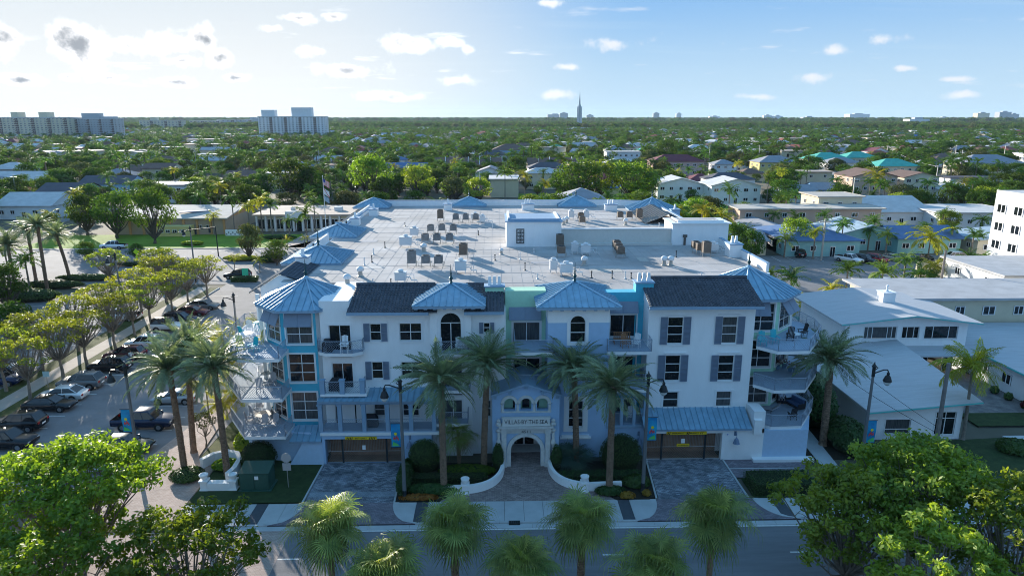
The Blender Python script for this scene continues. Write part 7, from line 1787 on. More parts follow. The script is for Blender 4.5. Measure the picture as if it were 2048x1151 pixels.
# fence and pool courtyard
WF = mat('white_fence', (.7, .72, .74), .7)
def fence(pts, h, label, m=WF, step=2.0):
    t = thing('fence', label, 'fence', (pts[0][0], pts[0][1], 0))
    for i in range(len(pts) - 1):
        a, b = Vector((*pts[i], 0)), Vector((*pts[i + 1], 0)); L_ = (b - a).length; n = max(1, int(L_ / step)); ang_ = math.atan2(b.y - a.y, b.x - a.x); o0 = Vector((*pts[0], 0))
        for k in range(n):
            q = a.lerp(b, (k + .5) / n) - o0
            obj('fence_panel', MB().obox((q.x, q.y, h / 2), (L_ / n - .1, .04, h - .15), ang_), m, t); q = a.lerp(b, k / n) - o0; obj('post', MB().obox((q.x, q.y, h / 2 + .05), (.1, .1, h + .1), ang_), m, t)
    return t
fence([(41, 58), (43, 46), (49.5, 38.5)], 1.9, 'white panel fence running beside the pool courtyard right of the tower'); fence([(44, 50), (58, 50.5)], 1.5, 'white rail fence across the pool courtyard')
sheet('pool_court', rect(42, 58, 40, 51), .02, mat('court_teal', (.05, .22, .22), .5)); sheet('right_car_park', rect(36, 118, 54, 90), .0, ASPHL)
for k in range(9): struct('stall_line', MB().box(44 + 3 * k, 44.1 + 3 * k, 84, 89, .001, .006), PAINT)
sg_ = thing('signboard', 'blank cream double signboard in the right car park', 'sign', (77, 63, 0)); obj('board', MB().box(-2.6, 2.6, -.2, .2, .8, 4.2), WC['cream'], sg_); obj('post', MB().box(-2.2, -2.0, -.1, .1, 0, .8), GALV, sg_); obj('post', MB().box(2.0, 2.2, -.1, .1, 0, .8), GALV, sg_)
# yellow motel cottages with blue metal roofs
for (x, y, w, d, h, rf, wc, rc, lb, rh) in ((50, 96, 17, 10, 3.2, 'gable', 'cream', 'grey', 'low pale yellow house with white door block at the right car park', 1.6), (70, 98, 16, 18, 3.6, 'hip', 'turquoise', 'blue', 'turquoise motel wing with royal blue metal roof behind the round tree', 2.4), (84, 103, 14, 14, 3.8, 'gablef', 'turquoise', 'lightblue', 'turquoise gabled motel wing with pale blue roof', 2.0), (95, 98, 14, 12, 3.4, 'gable', 'turquoise', 'blue', 'turquoise motel wing with blue roof beside the red SUV', 2.0), (112, 95, 16, 11, 3.6, 'shed', 'cream', 'lightblue', 'cream motel wing with blue sloping roof by the hotel', 1.6),
                                     (66, 107, 8, 26, 3.2, 'gablef', 'turquoise', 'grey', 'long turquoise wing running back beside the dark palms', 1.2)):
    house(x, y, w, d, h, rf, wc, rc, lb, rh=rh, nwin=4)
longb(63, 100, 121, 130, 6.0, 'peach', 'cream', 'long peach two storey motel with pale flat roof', floors=2, nwin=8, ov=.8, name='motel', cat='motel'); longb(88, 100, 131, 142, 8, 'cream', 'cream', 'taller cream block behind the right end of the peach motel', floors=2, nwin=3, name='motel', cat='motel')
HL_ = [  # u centre, v base, width px, depth m, height m, roof, wall, roof colour, floors, label
    (1360, 402, 92, 14, 6.0, 'gablef', 'white', 'white', 2, 'white two storey gabled house, left one of the white pair beyond the roof'), (1470, 408, 98, 14, 6.4, 'gablef', 'white', 'white', 2, 'white two storey gabled house, right one of the white pair beyond the roof'),
    (1356, 352, 102, 14, 7.5, 'hip', 'pink', 'maroon', 2, 'pink two storey building with maroon roof'), (1246, 332, 66, 12, 8.5, 'flat', 'white', 'white', 2, 'white modern flat roofed villa with glass upper floor'), (1450, 352, 44, 10, 6, 'hip', 'white', 'grey', 2, 'white two storey house with grey hip roof right of the pink building'), (1505, 362, 50, 10, 3.5, 'hip', 'cream', 'brown', 1, 'low cream house with brown roof right of the grey roofed one'),
    (1556, 352, 78, 14, 7, 'hip', 'yellow', 'grey', 2, 'yellow and white house with grey hip roof'), (1662, 345, 80, 16, 7, 'hip', 'cream', 'teal', 2, 'cream house with teal roof, leftmost of three teal roofs'), (1722, 340, 66, 14, 7, 'hip', 'cream', 'teal', 2, 'cream house with teal roof, middle and farthest of three'), (1795, 362, 84, 14, 7, 'hip', 'cream', 'teal', 2, 'cream house with teal roof, rightmost of three teal roofs'),
    (1988, 355, 120, 18, 7, 'hip', 'cream', 'grey', 2, 'big cream house with grey hip roof at the right edge'), (1972, 378, 150, 10, 4.5, 'flat', 'white', 'dark', 1, 'long white house with dark edged flat roof below the grey hip roof'), (1745, 400, 90, 14, 8.5, 'gablef', 'peach', 'brown', 3, 'peach townhouse with brown gable behind tall palms'), (1838, 398, 70, 14, 8, 'gablef', 'cream', 'brown', 3, 'cream townhouse with grey-brown gable right of the peach one'),
    (1915, 392, 50, 10, 4, 'flat', 'turquoise', 'white', 1, 'small pale turquoise flat roofed house'), (1600, 405, 70, 12, 3.5, 'gable', 'white', 'grey', 1, 'low white house with grey roof between palms, above the motel'), (1660, 398, 60, 12, 3.5, 'gable', 'blue', 'grey', 1, 'low blue house with grey roof above the motel'),
    (1800, 452, 120, 22, 4.0, 'gable', 'white', 'white', 1, 'long white roofed house among palms above the blue roofs'), (1960, 460, 170, 18, 4.5, 'flat', 'white', 'white', 1, 'broad white flat roofed house left of the hotel'), (1935, 405, 60, 14, 4, 'hip', 'white', 'white', 1, 'white roofed house just behind the hotel'), (2010, 410, 50, 12, 5, 'flat', 'cream', 'white', 1, 'cream flat roofed house at the right edge above the hotel'),
    (1815, 278, 44, 16, 6, 'hip', 'white', 'blue', 1, 'far house with deep blue hip roof right of centre'), (1700, 300, 60, 14, 6, 'hip', 'pink', 'brown', 2, 'far pinkish house with brown roof among palms'), (1900, 330, 60, 14, 4, 'hip', 'cream', 'brown', 1, 'house with brown roof below the power poles'), (1780, 335, 50, 12, 3.5, 'flat', 'white', 'white', 1, 'white flat roof right of the teal roofs'),
    (322, 345, 72, 14, 5.5, 'hip', 'white', 'brown', 2, 'white house with brown hip roof in the left background'), (70, 345, 80, 12, 4, 'flat', 'pink', 'white', 1, 'long pink and white low building at the left'), (35, 380, 130, 16, 4, 'gable', 'orange', 'white', 1, 'low building with pale pinkish roof at the left edge'), (210, 388, 100, 14, 4, 'gable', 'blue', 'dark', 1, 'blue house with dark gabled roof behind the big dark trees'), (125, 412, 90, 12, 5, 'gable', 'turquoise', 'dark', 1, 'turquoise building with dark roof at the left'),
    (50, 438, 110, 16, 4, 'gable', 'white', 'white', 1, 'white roofed low building left of the tan hall'), (305, 390, 80, 12, 4, 'flat', 'cream', 'white', 1, 'white flat roofed house above the dark trees'), (350, 405, 40, 12, 6, 'flat', 'white', 'grey', 2, 'grey roofed building with louvres behind the tan hall'), (480, 372, 60, 12, 4, 'gable', 'tan', 'brown', 1, 'tan gabled house left of the park trees'), (655, 330, 50, 12, 3.5, 'gable', 'white', 'pale', 1, 'open shelter with pale roof at the left park'), (668, 350, 50, 12, 5, 'flat', 'white', 'brown', 1, 'white building with flat brown roof behind the flagpole'),
    (1020, 320, 70, 18, 7, 'hip', 'blue', 'brown', 1, 'blue house with brown hip roof at the centre background'), (785, 280, 46, 16, 6, 'gable', 'white', 'lightblue', 1, 'far building with bright pale blue roof'), (520, 322, 60, 16, 4, 'hip', 'white', 'grey', 1, 'low grey roofed house right of the left background trees'), (180, 312, 90, 14, 3.5, 'flat', 'white', 'white', 1, 'long white bungalow in the left background'), (90, 300, 60, 14, 5, 'flat', 'white', 'white', 1, 'white block below the left apartment slab'), (430, 300, 60, 14, 3.5, 'gable', 'white', 'white', 1, 'white gabled bungalow left of the white apartment tower')]
for (u, v, w, d, h, rf, wc, rc, fl, lb) in HL_:
    p = G(u, v); wmt = w / pxm(p.x, p.y); house(p.x, p.y + d / 2, wmt, d, h, rf, wc, rc, lb, floors=fl, nwin=max(2, min(9, int(wmt / 3))), ov=.5)
# terrace with stepped party walls behind the park
for gi, (u0, n) in enumerate(((868, 6), (1055, 5))):
    t = thing('terrace_house', ['row of dark roofed terraces with white party walls, left of the park', 'row of dark roofed terraces with white party walls, behind the park trees'][gi], 'terrace', tuple(G(u0, 345)))
    for k in range(n):
        x = k * 6.2
        obj('wall', MB().box(x, x + 6, 0, 12, 0, 4.2), WC['tan'], t); obj('roof', MB().add([(x, -.6, 4.0), (x + 6, -.6, 4.0), (x + 6, 7, 7.6), (x, 7, 7.6), (x + 6, 12.5, 4.5), (x, 12.5, 4.5)], [(0, 1, 2, 3), (3, 2, 4, 5)]), RC['brown'], t); obj('party_wall', MB().add([(x + 6, -1, 0), (x + 6, -1, 4.3), (x + 6, 6.8, 8.2), (x + 6, 12, 4.6), (x + 6, 12, 0), (x + 6.2, -1, 0), (x + 6.2, -1, 4.3), (x + 6.2, 6.8, 8.2), (x + 6.2, 12, 4.6), (x + 6.2, 12, 0)], [(0, 1, 2, 3, 4), (9, 8, 7, 6, 5), (0, 5, 6, 1), (1, 6, 7, 2), (2, 7, 8, 3)]), WHITE, t); wn(t, x + 3, 0, 1.8, 1.5, 1.3)
    q = G(u0, 345); occ(q.x, q.x + n * 6.2, q.y - 1, q.y + 13, 1)

# tan civic hall and flat white-fronted town building on the left
cv = thing('civic_hall', 'tan hall with orange piers and pale pitched roof beyond the cross street', 'hall', (-82, 121, 0)); obj('wall', MB().box(-15, 13, 0, 24, 0, 4.0), WC['tan'], cv)
slab4('roof', [(-15.6, -.8, 4.3), (13.6, -.8, 4.3), (13.6, 13, 6.0), (-15.6, 13, 6.0)], .3, RC['cream'], cv); slab4('roof', [(-15.6, 13, 6.0), (13.6, 13, 6.0), (13.6, 26, 4.3), (-15.6, 26, 4.3)], .3, RC['cream'], cv); obj('gable', MB().add([(13, 0, 4), (13, 24, 4), (13, 12.5, 5.7), (-15, 0, 4), (-15, 24, 4), (-15, 12.5, 5.7)], [(0, 1, 2), (3, 5, 4)]), WC['orange'], cv)
for k in range(9): obj('pier', MB().box(-15 + k * 3.4, -14.5 + k * 3.4, -.35, 0, 0, 4.0), WC['orange'], cv)
obj('skylight', MB().obox((3, 5, 5.25), (7, 1.6, .2), rad(25)), mat('skylight_blue', (.15, .22, .35), .3), cv)
for k in range(3): wn(cv, 4 + k * 2.2, 0, 2.0, 1.2, .9)
obj('annex', MB().box(-3, 5, -3.5, -.4, 0, 2.6), WC['yellow'], cv)
for k in range(4): wn(cv, -2 + k * 1.7, -3.5, 1.4, 1.1, .8)
tb = thing('town_building', 'pale town building with flat tan roof, dark windows and small blue sign', 'building', (-51, 126, 0)); obj('wall', MB().box(-12, 12, 0, 18, 0, 4.1), WC['cream'], tb); obj('roof', MB().box(-12.8, 12.8, -1.2, 18.5, 4.1, 4.5), RC['tan'], tb); obj('sign_block', MB().box(-4, 0.5, -1.6, -.2, 3.6, 5.3), WC['white'], tb)
text('TOWN HALL', .6, RC['blue'], tb, (-1.75, -1.62, 4.5)) if 0 else None
for k in range(10):
    if k != 4: wn(tb, -10.8 + k * 2.4, 0, 1.9, 1.7, 2.6, 0, UD)
    obj('pier', MB().box(-12 + k * 2.4, -11.6 + k * 2.4, -.9, 0, 0, 4.1), WC['white'], tb)
wn(tb, -1.7, 0, 1.5, 3.0, 3.0, 0, UD, 'door'); obj('rooftop_unit', MB().box(7, 9, 6, 8, 4.5, 5.5), WM, tb); obj('rooftop_unit', MB().box(-5, -4, 7, 8, 4.5, 5.3), WM, tb)
w_ = MB(); w_.box(-68.5, -63, 118.5, 119, 0, 1.5); bw = tag(obj('screen_wall', w_, WHITE), 'white pierced block wall between hall and town building', 'wall')
for k in range(10): obj('pierced_block', MB().box(-68.3 + .52 * k, -68.05 + .52 * k, 118.44, 118.5, .3 + .45 * (k % 2), .6 + .45 * (k % 2)), DARK, bw)
sheet('lawn', rect(-110, -36, 101.5, 120.5), .05, BRIGHTG); sheet('civic_forecourt', [(-50, 101.2), (-37, 101.2), (-41, 125), (-49, 125)], .07, PAVT); sheet('sidewalk_strip', rect(-110, -22, 100.8, 101.6), .09, CONC2)
occ(-112, -36, 101, 145)
# flagpoles with flags
FRED = mat('flag_red', (.5, .03, .04), .8); FWH = mat('flag_white', (.7, .7, .7), .8); FBL = mat('flag_blue', (.03, .05, .25), .8)
def flagpole(u, vb, vt, label, flags):
    p = G(u, vb); zt = FY(u, vt, p.y).z; t = thing('flagpole', label, 'flagpole', (p.x, p.y, 0)); obj('pole', MB().tube([(0, 0, 0), (0, 0, zt)], [.12, .05], 8).lathe([(.02, 0), (.12, .1), (.02, .22)], (0, 0, zt), 8), TRIM, t)
    for (dz, w, h, kind) in flags:
        n = 6; V = lambda f, g_: (f * w * .55 + .05, .25 * math.sin(f * 7) * f, zt - dz - h * g_ - f * h * .55)
        if kind == 'stripes':
            f_ = obj('flag', MB().add([V(.0, 0), V(.02, 0), V(.02, 1), V(0, 1)], [(0, 1, 2, 3)]), FWH, t)
            for s in range(13):
                mb = MB()
                for k in range(n):
                    if s < 7 and k < 2: continue
                    a, b = k / n, (k + 1) / n; mb.add([V(a, s / 13), V(b, s / 13), V(b, (s + 1) / 13), V(a, (s + 1) / 13)], [(0, 1, 2, 3)])
                obj('stripe', mb, FRED if s % 2 == 0 else FWH, f_)
            mb = MB()
            for k in range(2): mb.add([V(k / n, 0), V((k + 1) / n, 0), V((k + 1) / n, 7 / 13), V(k / n, 7 / 13)], [(0, 1, 2, 3)])
            obj('canton', mb, FBL, f_)
        else:
            mb = MB()
            for k in range(n): mb.add([V(k / n, 0), V((k + 1) / n, 0), V((k + 1) / n, 1), V(k / n, 1)], [(0, 1, 2, 3)])
            f_ = obj('flag', mb, FWH if kind == 'cross' else RC['lightblue'], t)
            if kind == 'cross':
                mb = MB()
                for k in range(n): mb.add([tuple(np.add(V(k / n, k / n - .08), (0, -.01, 0))), tuple(np.add(V((k + 1) / n, (k + 1) / n - .08), (0, -.01, 0))), tuple(np.add(V((k + 1) / n, (k + 1) / n + .08), (0, -.01, 0))), tuple(np.add(V(k / n, k / n + .08), (0, -.01, 0)))], [(0, 1, 2, 3)])
                obj('flag_print', mb, FRED, f_)
flagpole(653, 470, 352, 'tall white flagpole flying a striped flag, a red and white flag and a pale one', [(.6, 2.6, 1.6, 'stripes'), (3.0, 2.4, 1.5, 'cross'), (4.8, 2.2, 1.3, 'plain')])
flagpole(960, 410, 345, 'distant flagpole with a drooping red and white flag by the tennis courts', [(1.5, 2.0, 3.0, 'stripes')])
# behind the building: pale low roofs, red canopy, tennis courts, park lawn
longb(-16, 4, 78, 96, 4.2, 'cream', 'tan', 'low building with tan flat roof just behind the apartments', name='flat_roofed_building', cat='building', nwin=4); longb(5, 18, 78, 92, 4.0, 'pink', 'red', 'low building with pinkish red flat roof behind the apartments', name='flat_roofed_building', cat='building', nwin=3)
sheet('park_lawn', rect(8, 90, 150, 215), .03, BRIGHTG); sheet('tennis_court', rect(-30, 8, 150, 185), .04, mat('court_blue', (.06, .16, .28), .8)); sheet('far_street', rect(-300, 300, 96, 108), -.02, ASPHL) if 0 else None
cf = thing('court_fence', 'tall dark green mesh fence round the tennis courts', 'fence', (-30, 150, 0)); FG = mat('fence_green', (.02, .10, .11), .7)
for k in range(14): obj('post', MB().tube([(k * 2.9, 0, 0), (k * 2.9, 0, 3.6)], .07, 5), FG, cf)
for k in range(14): obj('mesh_panel', MB().box(k * 2.9 + .05, k * 2.9 + 2.85 if k < 13 else k * 2.9 + .1, -.02, .02, .1, 2.0), FG, cf)
for k in range(3): obj('rail', MB().box(0, 37.7, -.03, .03, 1.2 * (k + 1) - .05, 1.2 * (k + 1)), FG, cf)
occ(-32, 10, 146, 187); occ(10, 88, 158, 180)
sheet('mid_street', rect(100, 104.5, 90, 400), -.01, ASPHL); sheet('mid_street', rect(-130, -124, 60, 500), -.01, ASPHL); occ(100, 105, 90, 400, 1); occ(-130, -124, 60, 500, 1); occ(36, 118, 54, 92, 0)

# condominium towers at the upper left
def condo(u, vb, wpx, vt, d, floors, cols, label, wc='white', ph=(), bands=True, near=None):
    p = G(u, vb); s = pxm(p.x, p.y); w = wpx / s; h = FY(u, vt, p.y).z; t = thing('apartment_tower', label, 'apartment tower', (p.x, p.y, -.05)); fh = h / floors
    obj('wall', MB().box(-w / 2, w / 2, 0, d, 0, h), WC[wc], t); obj('roof', MB().box(-w / 2 - .3, w / 2 + .3, -.3, d + .3, h, h + .8), RC['white'], t)
    for (f0, f1, hh) in ph: obj('penthouse', MB().box(-w / 2 + w * f0, -w / 2 + w * f1, d * .2, d * .7, h + .8, h + hh), WC[wc], t)
    cw = w / cols
    for f in range(floors):
        for k in range(cols):
            x = -w / 2 + (k + .5) * cw
            if k % 4 == 3: 
                o = wn(t, x, -.0, fh * (f + .5), cw * .8, fh * .75, 0, UD); obj('balcony', BALC, None, t, loc=(x, -.8, fh * f + .2), scale=(cw * .9, 1, 1))
            else: wn(t, x, 0, fh * (f + .52), cw * .5, fh * .45)
        side = 1 if p.x < 0 else -1
        for k in range(3): wn(t, side * w / 2, d * (k + .5) / 3, fh * (f + .52), d * .14, fh * .45, rad(90) * side)
    occ(p.x - w / 2, p.x + w / 2, p.y, p.y + d, 5)
BALC = MB().box(-.5, .5, -.8, .8, 0, .2, 0).box(-.5, .5, -.85, -.8, .2, 1.2, 1).mesh('balcony', [TRIM, RC['brown']])
condo(60, 284, 160, 236, 30, 11, 20, 'wide cream apartment slab at the far upper left', 'cream', [(.28, .36, 7), (.62, .72, 7)])
condo(185, 283, 94, 238, 24, 10, 16, 'grey-blue apartment slab right of the wide cream one', 'grey', [(.3, .65, 7), (.7, .95, 3)])
condo(323, 264, 84, 241, 20, 7, 12, 'distant low apartment block right of the grey slab', 'cream', [(.25, .4, 6)])
condo(585, 281, 130, 234, 24, 11, 18, 'white apartment tower with dark balconies left of centre', 'white', [(.04, .24, 9), (.5, .8, 12)])
condo(410, 256, 60, 242, 20, 5, 8, 'far beige block at the left horizon', 'cream'); condo(470, 254, 70, 240, 20, 5, 8, 'far grey block near the left horizon', 'grey')
for i, (u, vt, w, Y, wc) in enumerate([(1110, 229, 30, 5200, 'grey'), (1128, 226, 16, 5000, 'grey'), (1180, 230, 14, 5200, 'grey'), (1313, 226, 12, 5000, 'grey'), (1358, 227, 10, 5000, 'white'), (1536, 231, 16, 4500, 'white'), (1556, 232, 20, 4500, 'white'), (1968, 226, 24, 4200, 'cream'), (2012, 224, 24, 4200, 'grey'), (2030, 228, 18, 4300, 'grey'), (1720, 228, 40, 5500, 'white'), (1840, 238, 40, 2500, 'white'), (1620, 234, 26, 4500, 'grey'), (505, 238, 30, 2500, 'grey'), (1430, 233, 20, 4800, 'white'), (1890, 235, 20, 4600, 'white')]):
    a = FY(u, vt, Y); s = pxm(a.x, Y, a.z); t = thing('distant_tower', 'small distant block on the horizon, ' + ['second left of the spire', 'just left of the spire', 'just right of the spire', 'left of the pair right of the spire', 'right of the pair right of the spire', 'first of the pale pair right of centre', 'second of the pale pair right of centre', 'cream one near the right end', 'taller one at the far right', 'lower one at the far right edge', 'pale wide arena-like hall', 'white row of blocks below the right horizon', 'faint one right of the pale pair', 'left of the white apartment tower', 'between the two pairs right of the spire', 'pale one before the right towers'][i], 'tower block', (a.x, Y, 0)); wd = w / s
    obj('wall', MB().box(-wd / 2, wd / 2, 0, wd * .6, 0, a.z), WC[wc], t); obj('roof', MB().box(-wd * .2, wd * .2, wd * .1, wd * .4, a.z, a.z + 6), WC['grey'], t)
# church spire
a = FY(1160, 184, 1900.0); st_ = thing('church_spire', 'slender church spire rising over the horizon right of centre', 'spire', (a.x, 1900, 0)); zt = a.z
obj('shaft', MB().lathe([(5.5, 0), (4.2, zt * .35), (3.6, zt * .62), (2.8, zt * .66)], (0, 0, 0), 6), WC['grey'], st_); obj('needle', MB().lathe([(2.4, zt * .66), (1.5, zt * .8), (.8, zt * .9), (.25, zt)], (0, 0, 0), 6), WC['grey'], st_)
for k in range(6): obj('fin', MB().obox((5.6 * math.cos(k * PI / 3), 5.6 * math.sin(k * PI / 3), zt * .3), (2.5, .5, zt * .6), k * PI / 3), WC['white'], st_)
obj('church_roof', MB().box(-6, 50, 5, 40, 0, 10).box(20, 44, 8, 36, 10, 14), WC['white'], st_)

# white-barked utility poles and lines across the right background
PL = []
for (u, vt, vb, lb) in ((1870, 330, 375, 'power pole at the left end of the long cables, right background'), (1905, 290, 345, 'tall power pole second along the long cables'), (1918, 300, 350, 'power pole close behind the second one'), (2005, 290, 330, 'power pole near the right end of the cables'), (1772, 290, 322, 'power pole above the teal roofs'), (1516, 290, 335, 'pale pole left of the yellow house'), (1417, 290, 340, 'pale pole above the pink building'), (1086, 300, 335, 'thin pole above the park trees'), (962, 350, 400, 'thin pole near the tennis courts'), (1700, 355, 440, 'tall thin pole before the peach townhouses'), (1642, 437, 520, 'curved lamp pole in the right car park'), (640, 300, 350, 'pole left of the flag'), (700, 280, 330, 'pole in the left park background'), (395, 300, 350, 'pole in the left background streets'), (36, 350, 408, 'white angled mast at the left edge')):
    p = G(u, vb); zt = FY(u, vt, p.y).z; t = thing('utility_pole', lb, 'utility pole', (p.x, p.y, 0), 0, 'utility poles in the background'); obj('post', MB().tube([(0, 0, 0), (0, 0, zt)], [.22, .15], 6), GALV, t); obj('crossarm', MB().box(-1.2, 1.2, -.1, .1, zt - .8, zt - .6), GALV, t); PL.append((p.x, p.y, zt - .6))
for (a, b, lb) in ((4, 0, 'long power cable, left span in the right background'), (0, 1, 'power cable, short span in the right background'), (2, 3, 'power cable, right span towards the picture edge')):
    tag(obj('power_cable', cable(PL[a], PL[b], 2.0, .10), mat('cable_pale', (.35, .34, .32), .7)), lb, 'cable', 'power cables in the right background')

# ------------------------------------------------------------------ tree and palm stock for the town
def palm_crown(seed, n, Lf, nl, m, ll=.6, lw=.10, hang=.5):
    rs = np.random.RandomState(seed); Q = []
    for k in range(n):
        e = rad(rs.uniform(-25, 78)); q = feather(Lf * rs.uniform(.85, 1.1), nl, e, rs.uniform(.9, 1.5), ll, lw, hang, rs=rs, vee=.15); Q.append(rot_quads(q, k * 2.39996 + rs.uniform(-.3, .3)))
    return npmesh('palm_crown', np.concatenate(Q), m)
PC = [palm_crown(50 + k, 20, 2.7, 13, L_PALM if k else L_COCO, .75, .13) for k in range(5)]
PT = [boots(1.0, .16, .10, n=6, smooth=True).mesh('palm_trunk', BARKL)]
PT = [MB().tube([(0, 0, 0), (.04, 0, .5), (0, 0, 1.0)], [.2, .15, .13], 6).mesh('palm_trunk', BARKL)]
BT = [make_tree_meshes('mid%d' % k, 4.2, 1.1, 7.2, 30, 2900, .21, (L_TREE, L_TREE, L_OLIVE, L_TREE, L_BRIGHT, L_TREE)[k], 60 + k, flat=.8, trunkr=.25, sub=2, clr=.30, dome=False) for k in range(6)]
FARC = [make_tree_meshes('far%d' % k, 4.5, 1.0, 7.0, 14, 420, .55, (L_TREE, L_OLIVE, L_TREE, L_TREE)[k], 80 + k, flat=.75, trunkr=.25, sub=0, clr=.34)[1] for k in range(4)]
def farpalm(seed, m):
    rs = np.random.RandomState(seed); Q = []
    for k in range(15):
        q = feather(2.8, 5, rad(rs.uniform(-20, 75)), rs.uniform(.9, 1.4), 1.0, .38, .5, rs=rs, vee=.1); Q.append(rot_quads(q, k * 2.4)); 
    V = np.concatenate(Q); V[..., 2] += 7.0
    w = .17; tr = [[[-w, 0, 0], [w, 0, 0], [w, 0, 7], [-w, 0, 7]], [[0, -w, 0], [0, w, 0], [0, w, 7], [0, -w, 7]]]
    me = npmesh('far_palm', np.concatenate([V, np.array(tr)]), [m, BARKL], mats=[0] * len(V) + [1, 1]); return me
FARP = [farpalm(91, L_PALM), farpalm(92, L_PALM), farpalm(93, L_PALM)]
def midpalm(x, y, h, s, label, group, k=None):
    t = thing('palm_tree', label, 'palm tree', (x, y, -.05), RND.uniform(0, 6.28), group)
    o = obj('trunk', PT[0], None, t); o.scale = (1, 1, h); o = obj('crown', PC[RND.randrange(5) if k is None else k], None, t, loc=(0, 0, h)); o.scale = (s, s, s); o.rotation_euler = (RND.uniform(-.1, .1), RND.uniform(-.1, .1), 0)
    return t
# landmark trees by eye: u, v crown centre, v base, radius px, mesh
for (u, vc, vb, rp, k, lb) in ((235, 415, 476, 48, 3, 'big dark tree on the civic lawn, left of two'), (310, 410, 487, 45, 1, 'big dark tree on the civic lawn, right of two'), (175, 415, 470, 38, 0, 'dark tree behind the upper left date palms'), (1150, 362, 410, 58, 3, 'broad park tree, left of the big trio behind the roof'), (1195, 355, 405, 50, 4, 'bright tall park tree, middle of the big trio'), (1262, 362, 405, 55, 4, 'broad bright park tree, right of the big trio'), (745, 345, 400, 52, 4, 'bright dome shaped tree left of the tennis courts'), (838, 355, 400, 38, 4, 'light green tree right of the dome shaped one'), (585, 350, 405, 48, 3, 'large dark green tree left of the flagpole'), (620, 358, 405, 34, 0, 'dark tree just left of the flagpole'),
                           (690, 405, 430, 34, 2, 'low olive dome tree right of the flagpole'), (575, 402, 425, 26, 2, 'low olive dome tree left of the flagpole'), (955, 378, 410, 34, 4, 'round yellow-green tree by the second flagpole'), (910, 372, 405, 28, 2, 'greyish round tree left of the yellow-green one'), (1590, 462, 505, 38, 4, 'round bright tree at the right car park'), (1390, 420, 460, 34, 4, 'bright tree against the far right roof corner'), (1465, 470, 520, 36, 0, 'dark tree beside the right plant room'), (1400, 440, 480, 28, 1, 'dark low tree behind the right tiled roof'), (760, 405, 432, 30, 0, 'dark low tree behind the back left hip roof'), (830, 402, 425, 30, 0, 'dark bush-like tree before the tennis courts'), (1290, 375, 405, 32, 0, 'dark tree right of the park trio'),
                           (1330, 300, 330, 30, 3, 'dark round tree above the pink building'), (1060, 405, 425, 24, 4, 'small round tree behind the roof, right of the red canopy'), (1115, 400, 425, 18, 4, 'small bright bush-like tree at the park edge'), (555, 500, 530, 28, 0, 'small dark leafy tree at the street corner left of the building'), (730, 470, 520, 1, 0, ''), (500, 465, 520, 28, 2, 'olive leaning tree on the civic lawn edge'), (345, 470, 500, 1, 0, ''), (175, 497, 520, 20, 0, 'small round tree beside the white pickup'), (275, 500, 520, 18, 0, 'small round tree by the warning sign'), (1945, 320, 350, 30, 2, 'olive tree beside the power poles'), (1880, 300, 320, 26, 1, 'bluish round tree beyond the teal roofs'), (20, 560, 620, 46, 0, 'dark tree at the left edge beyond the car park'), (1500, 480, 530, 30, 0, 'dark tree between plant room and low yellow house'), (30, 640, 690, 50, 3, 'dark broad tree at the left edge by the second car park')):
    if rp < 5: continue
    p = G(u, vb); s = pxm(p.x, p.y); hh = FY(u, vc - rp * .75, p.y).z; tm, cm = BT[k]
    tree(tm, cm, p.x, p.y, lb, s=rp / s / 4.2, sz=hh / 7.2); occ(p.x, p.x, p.y, p.y, rp / s * .8)
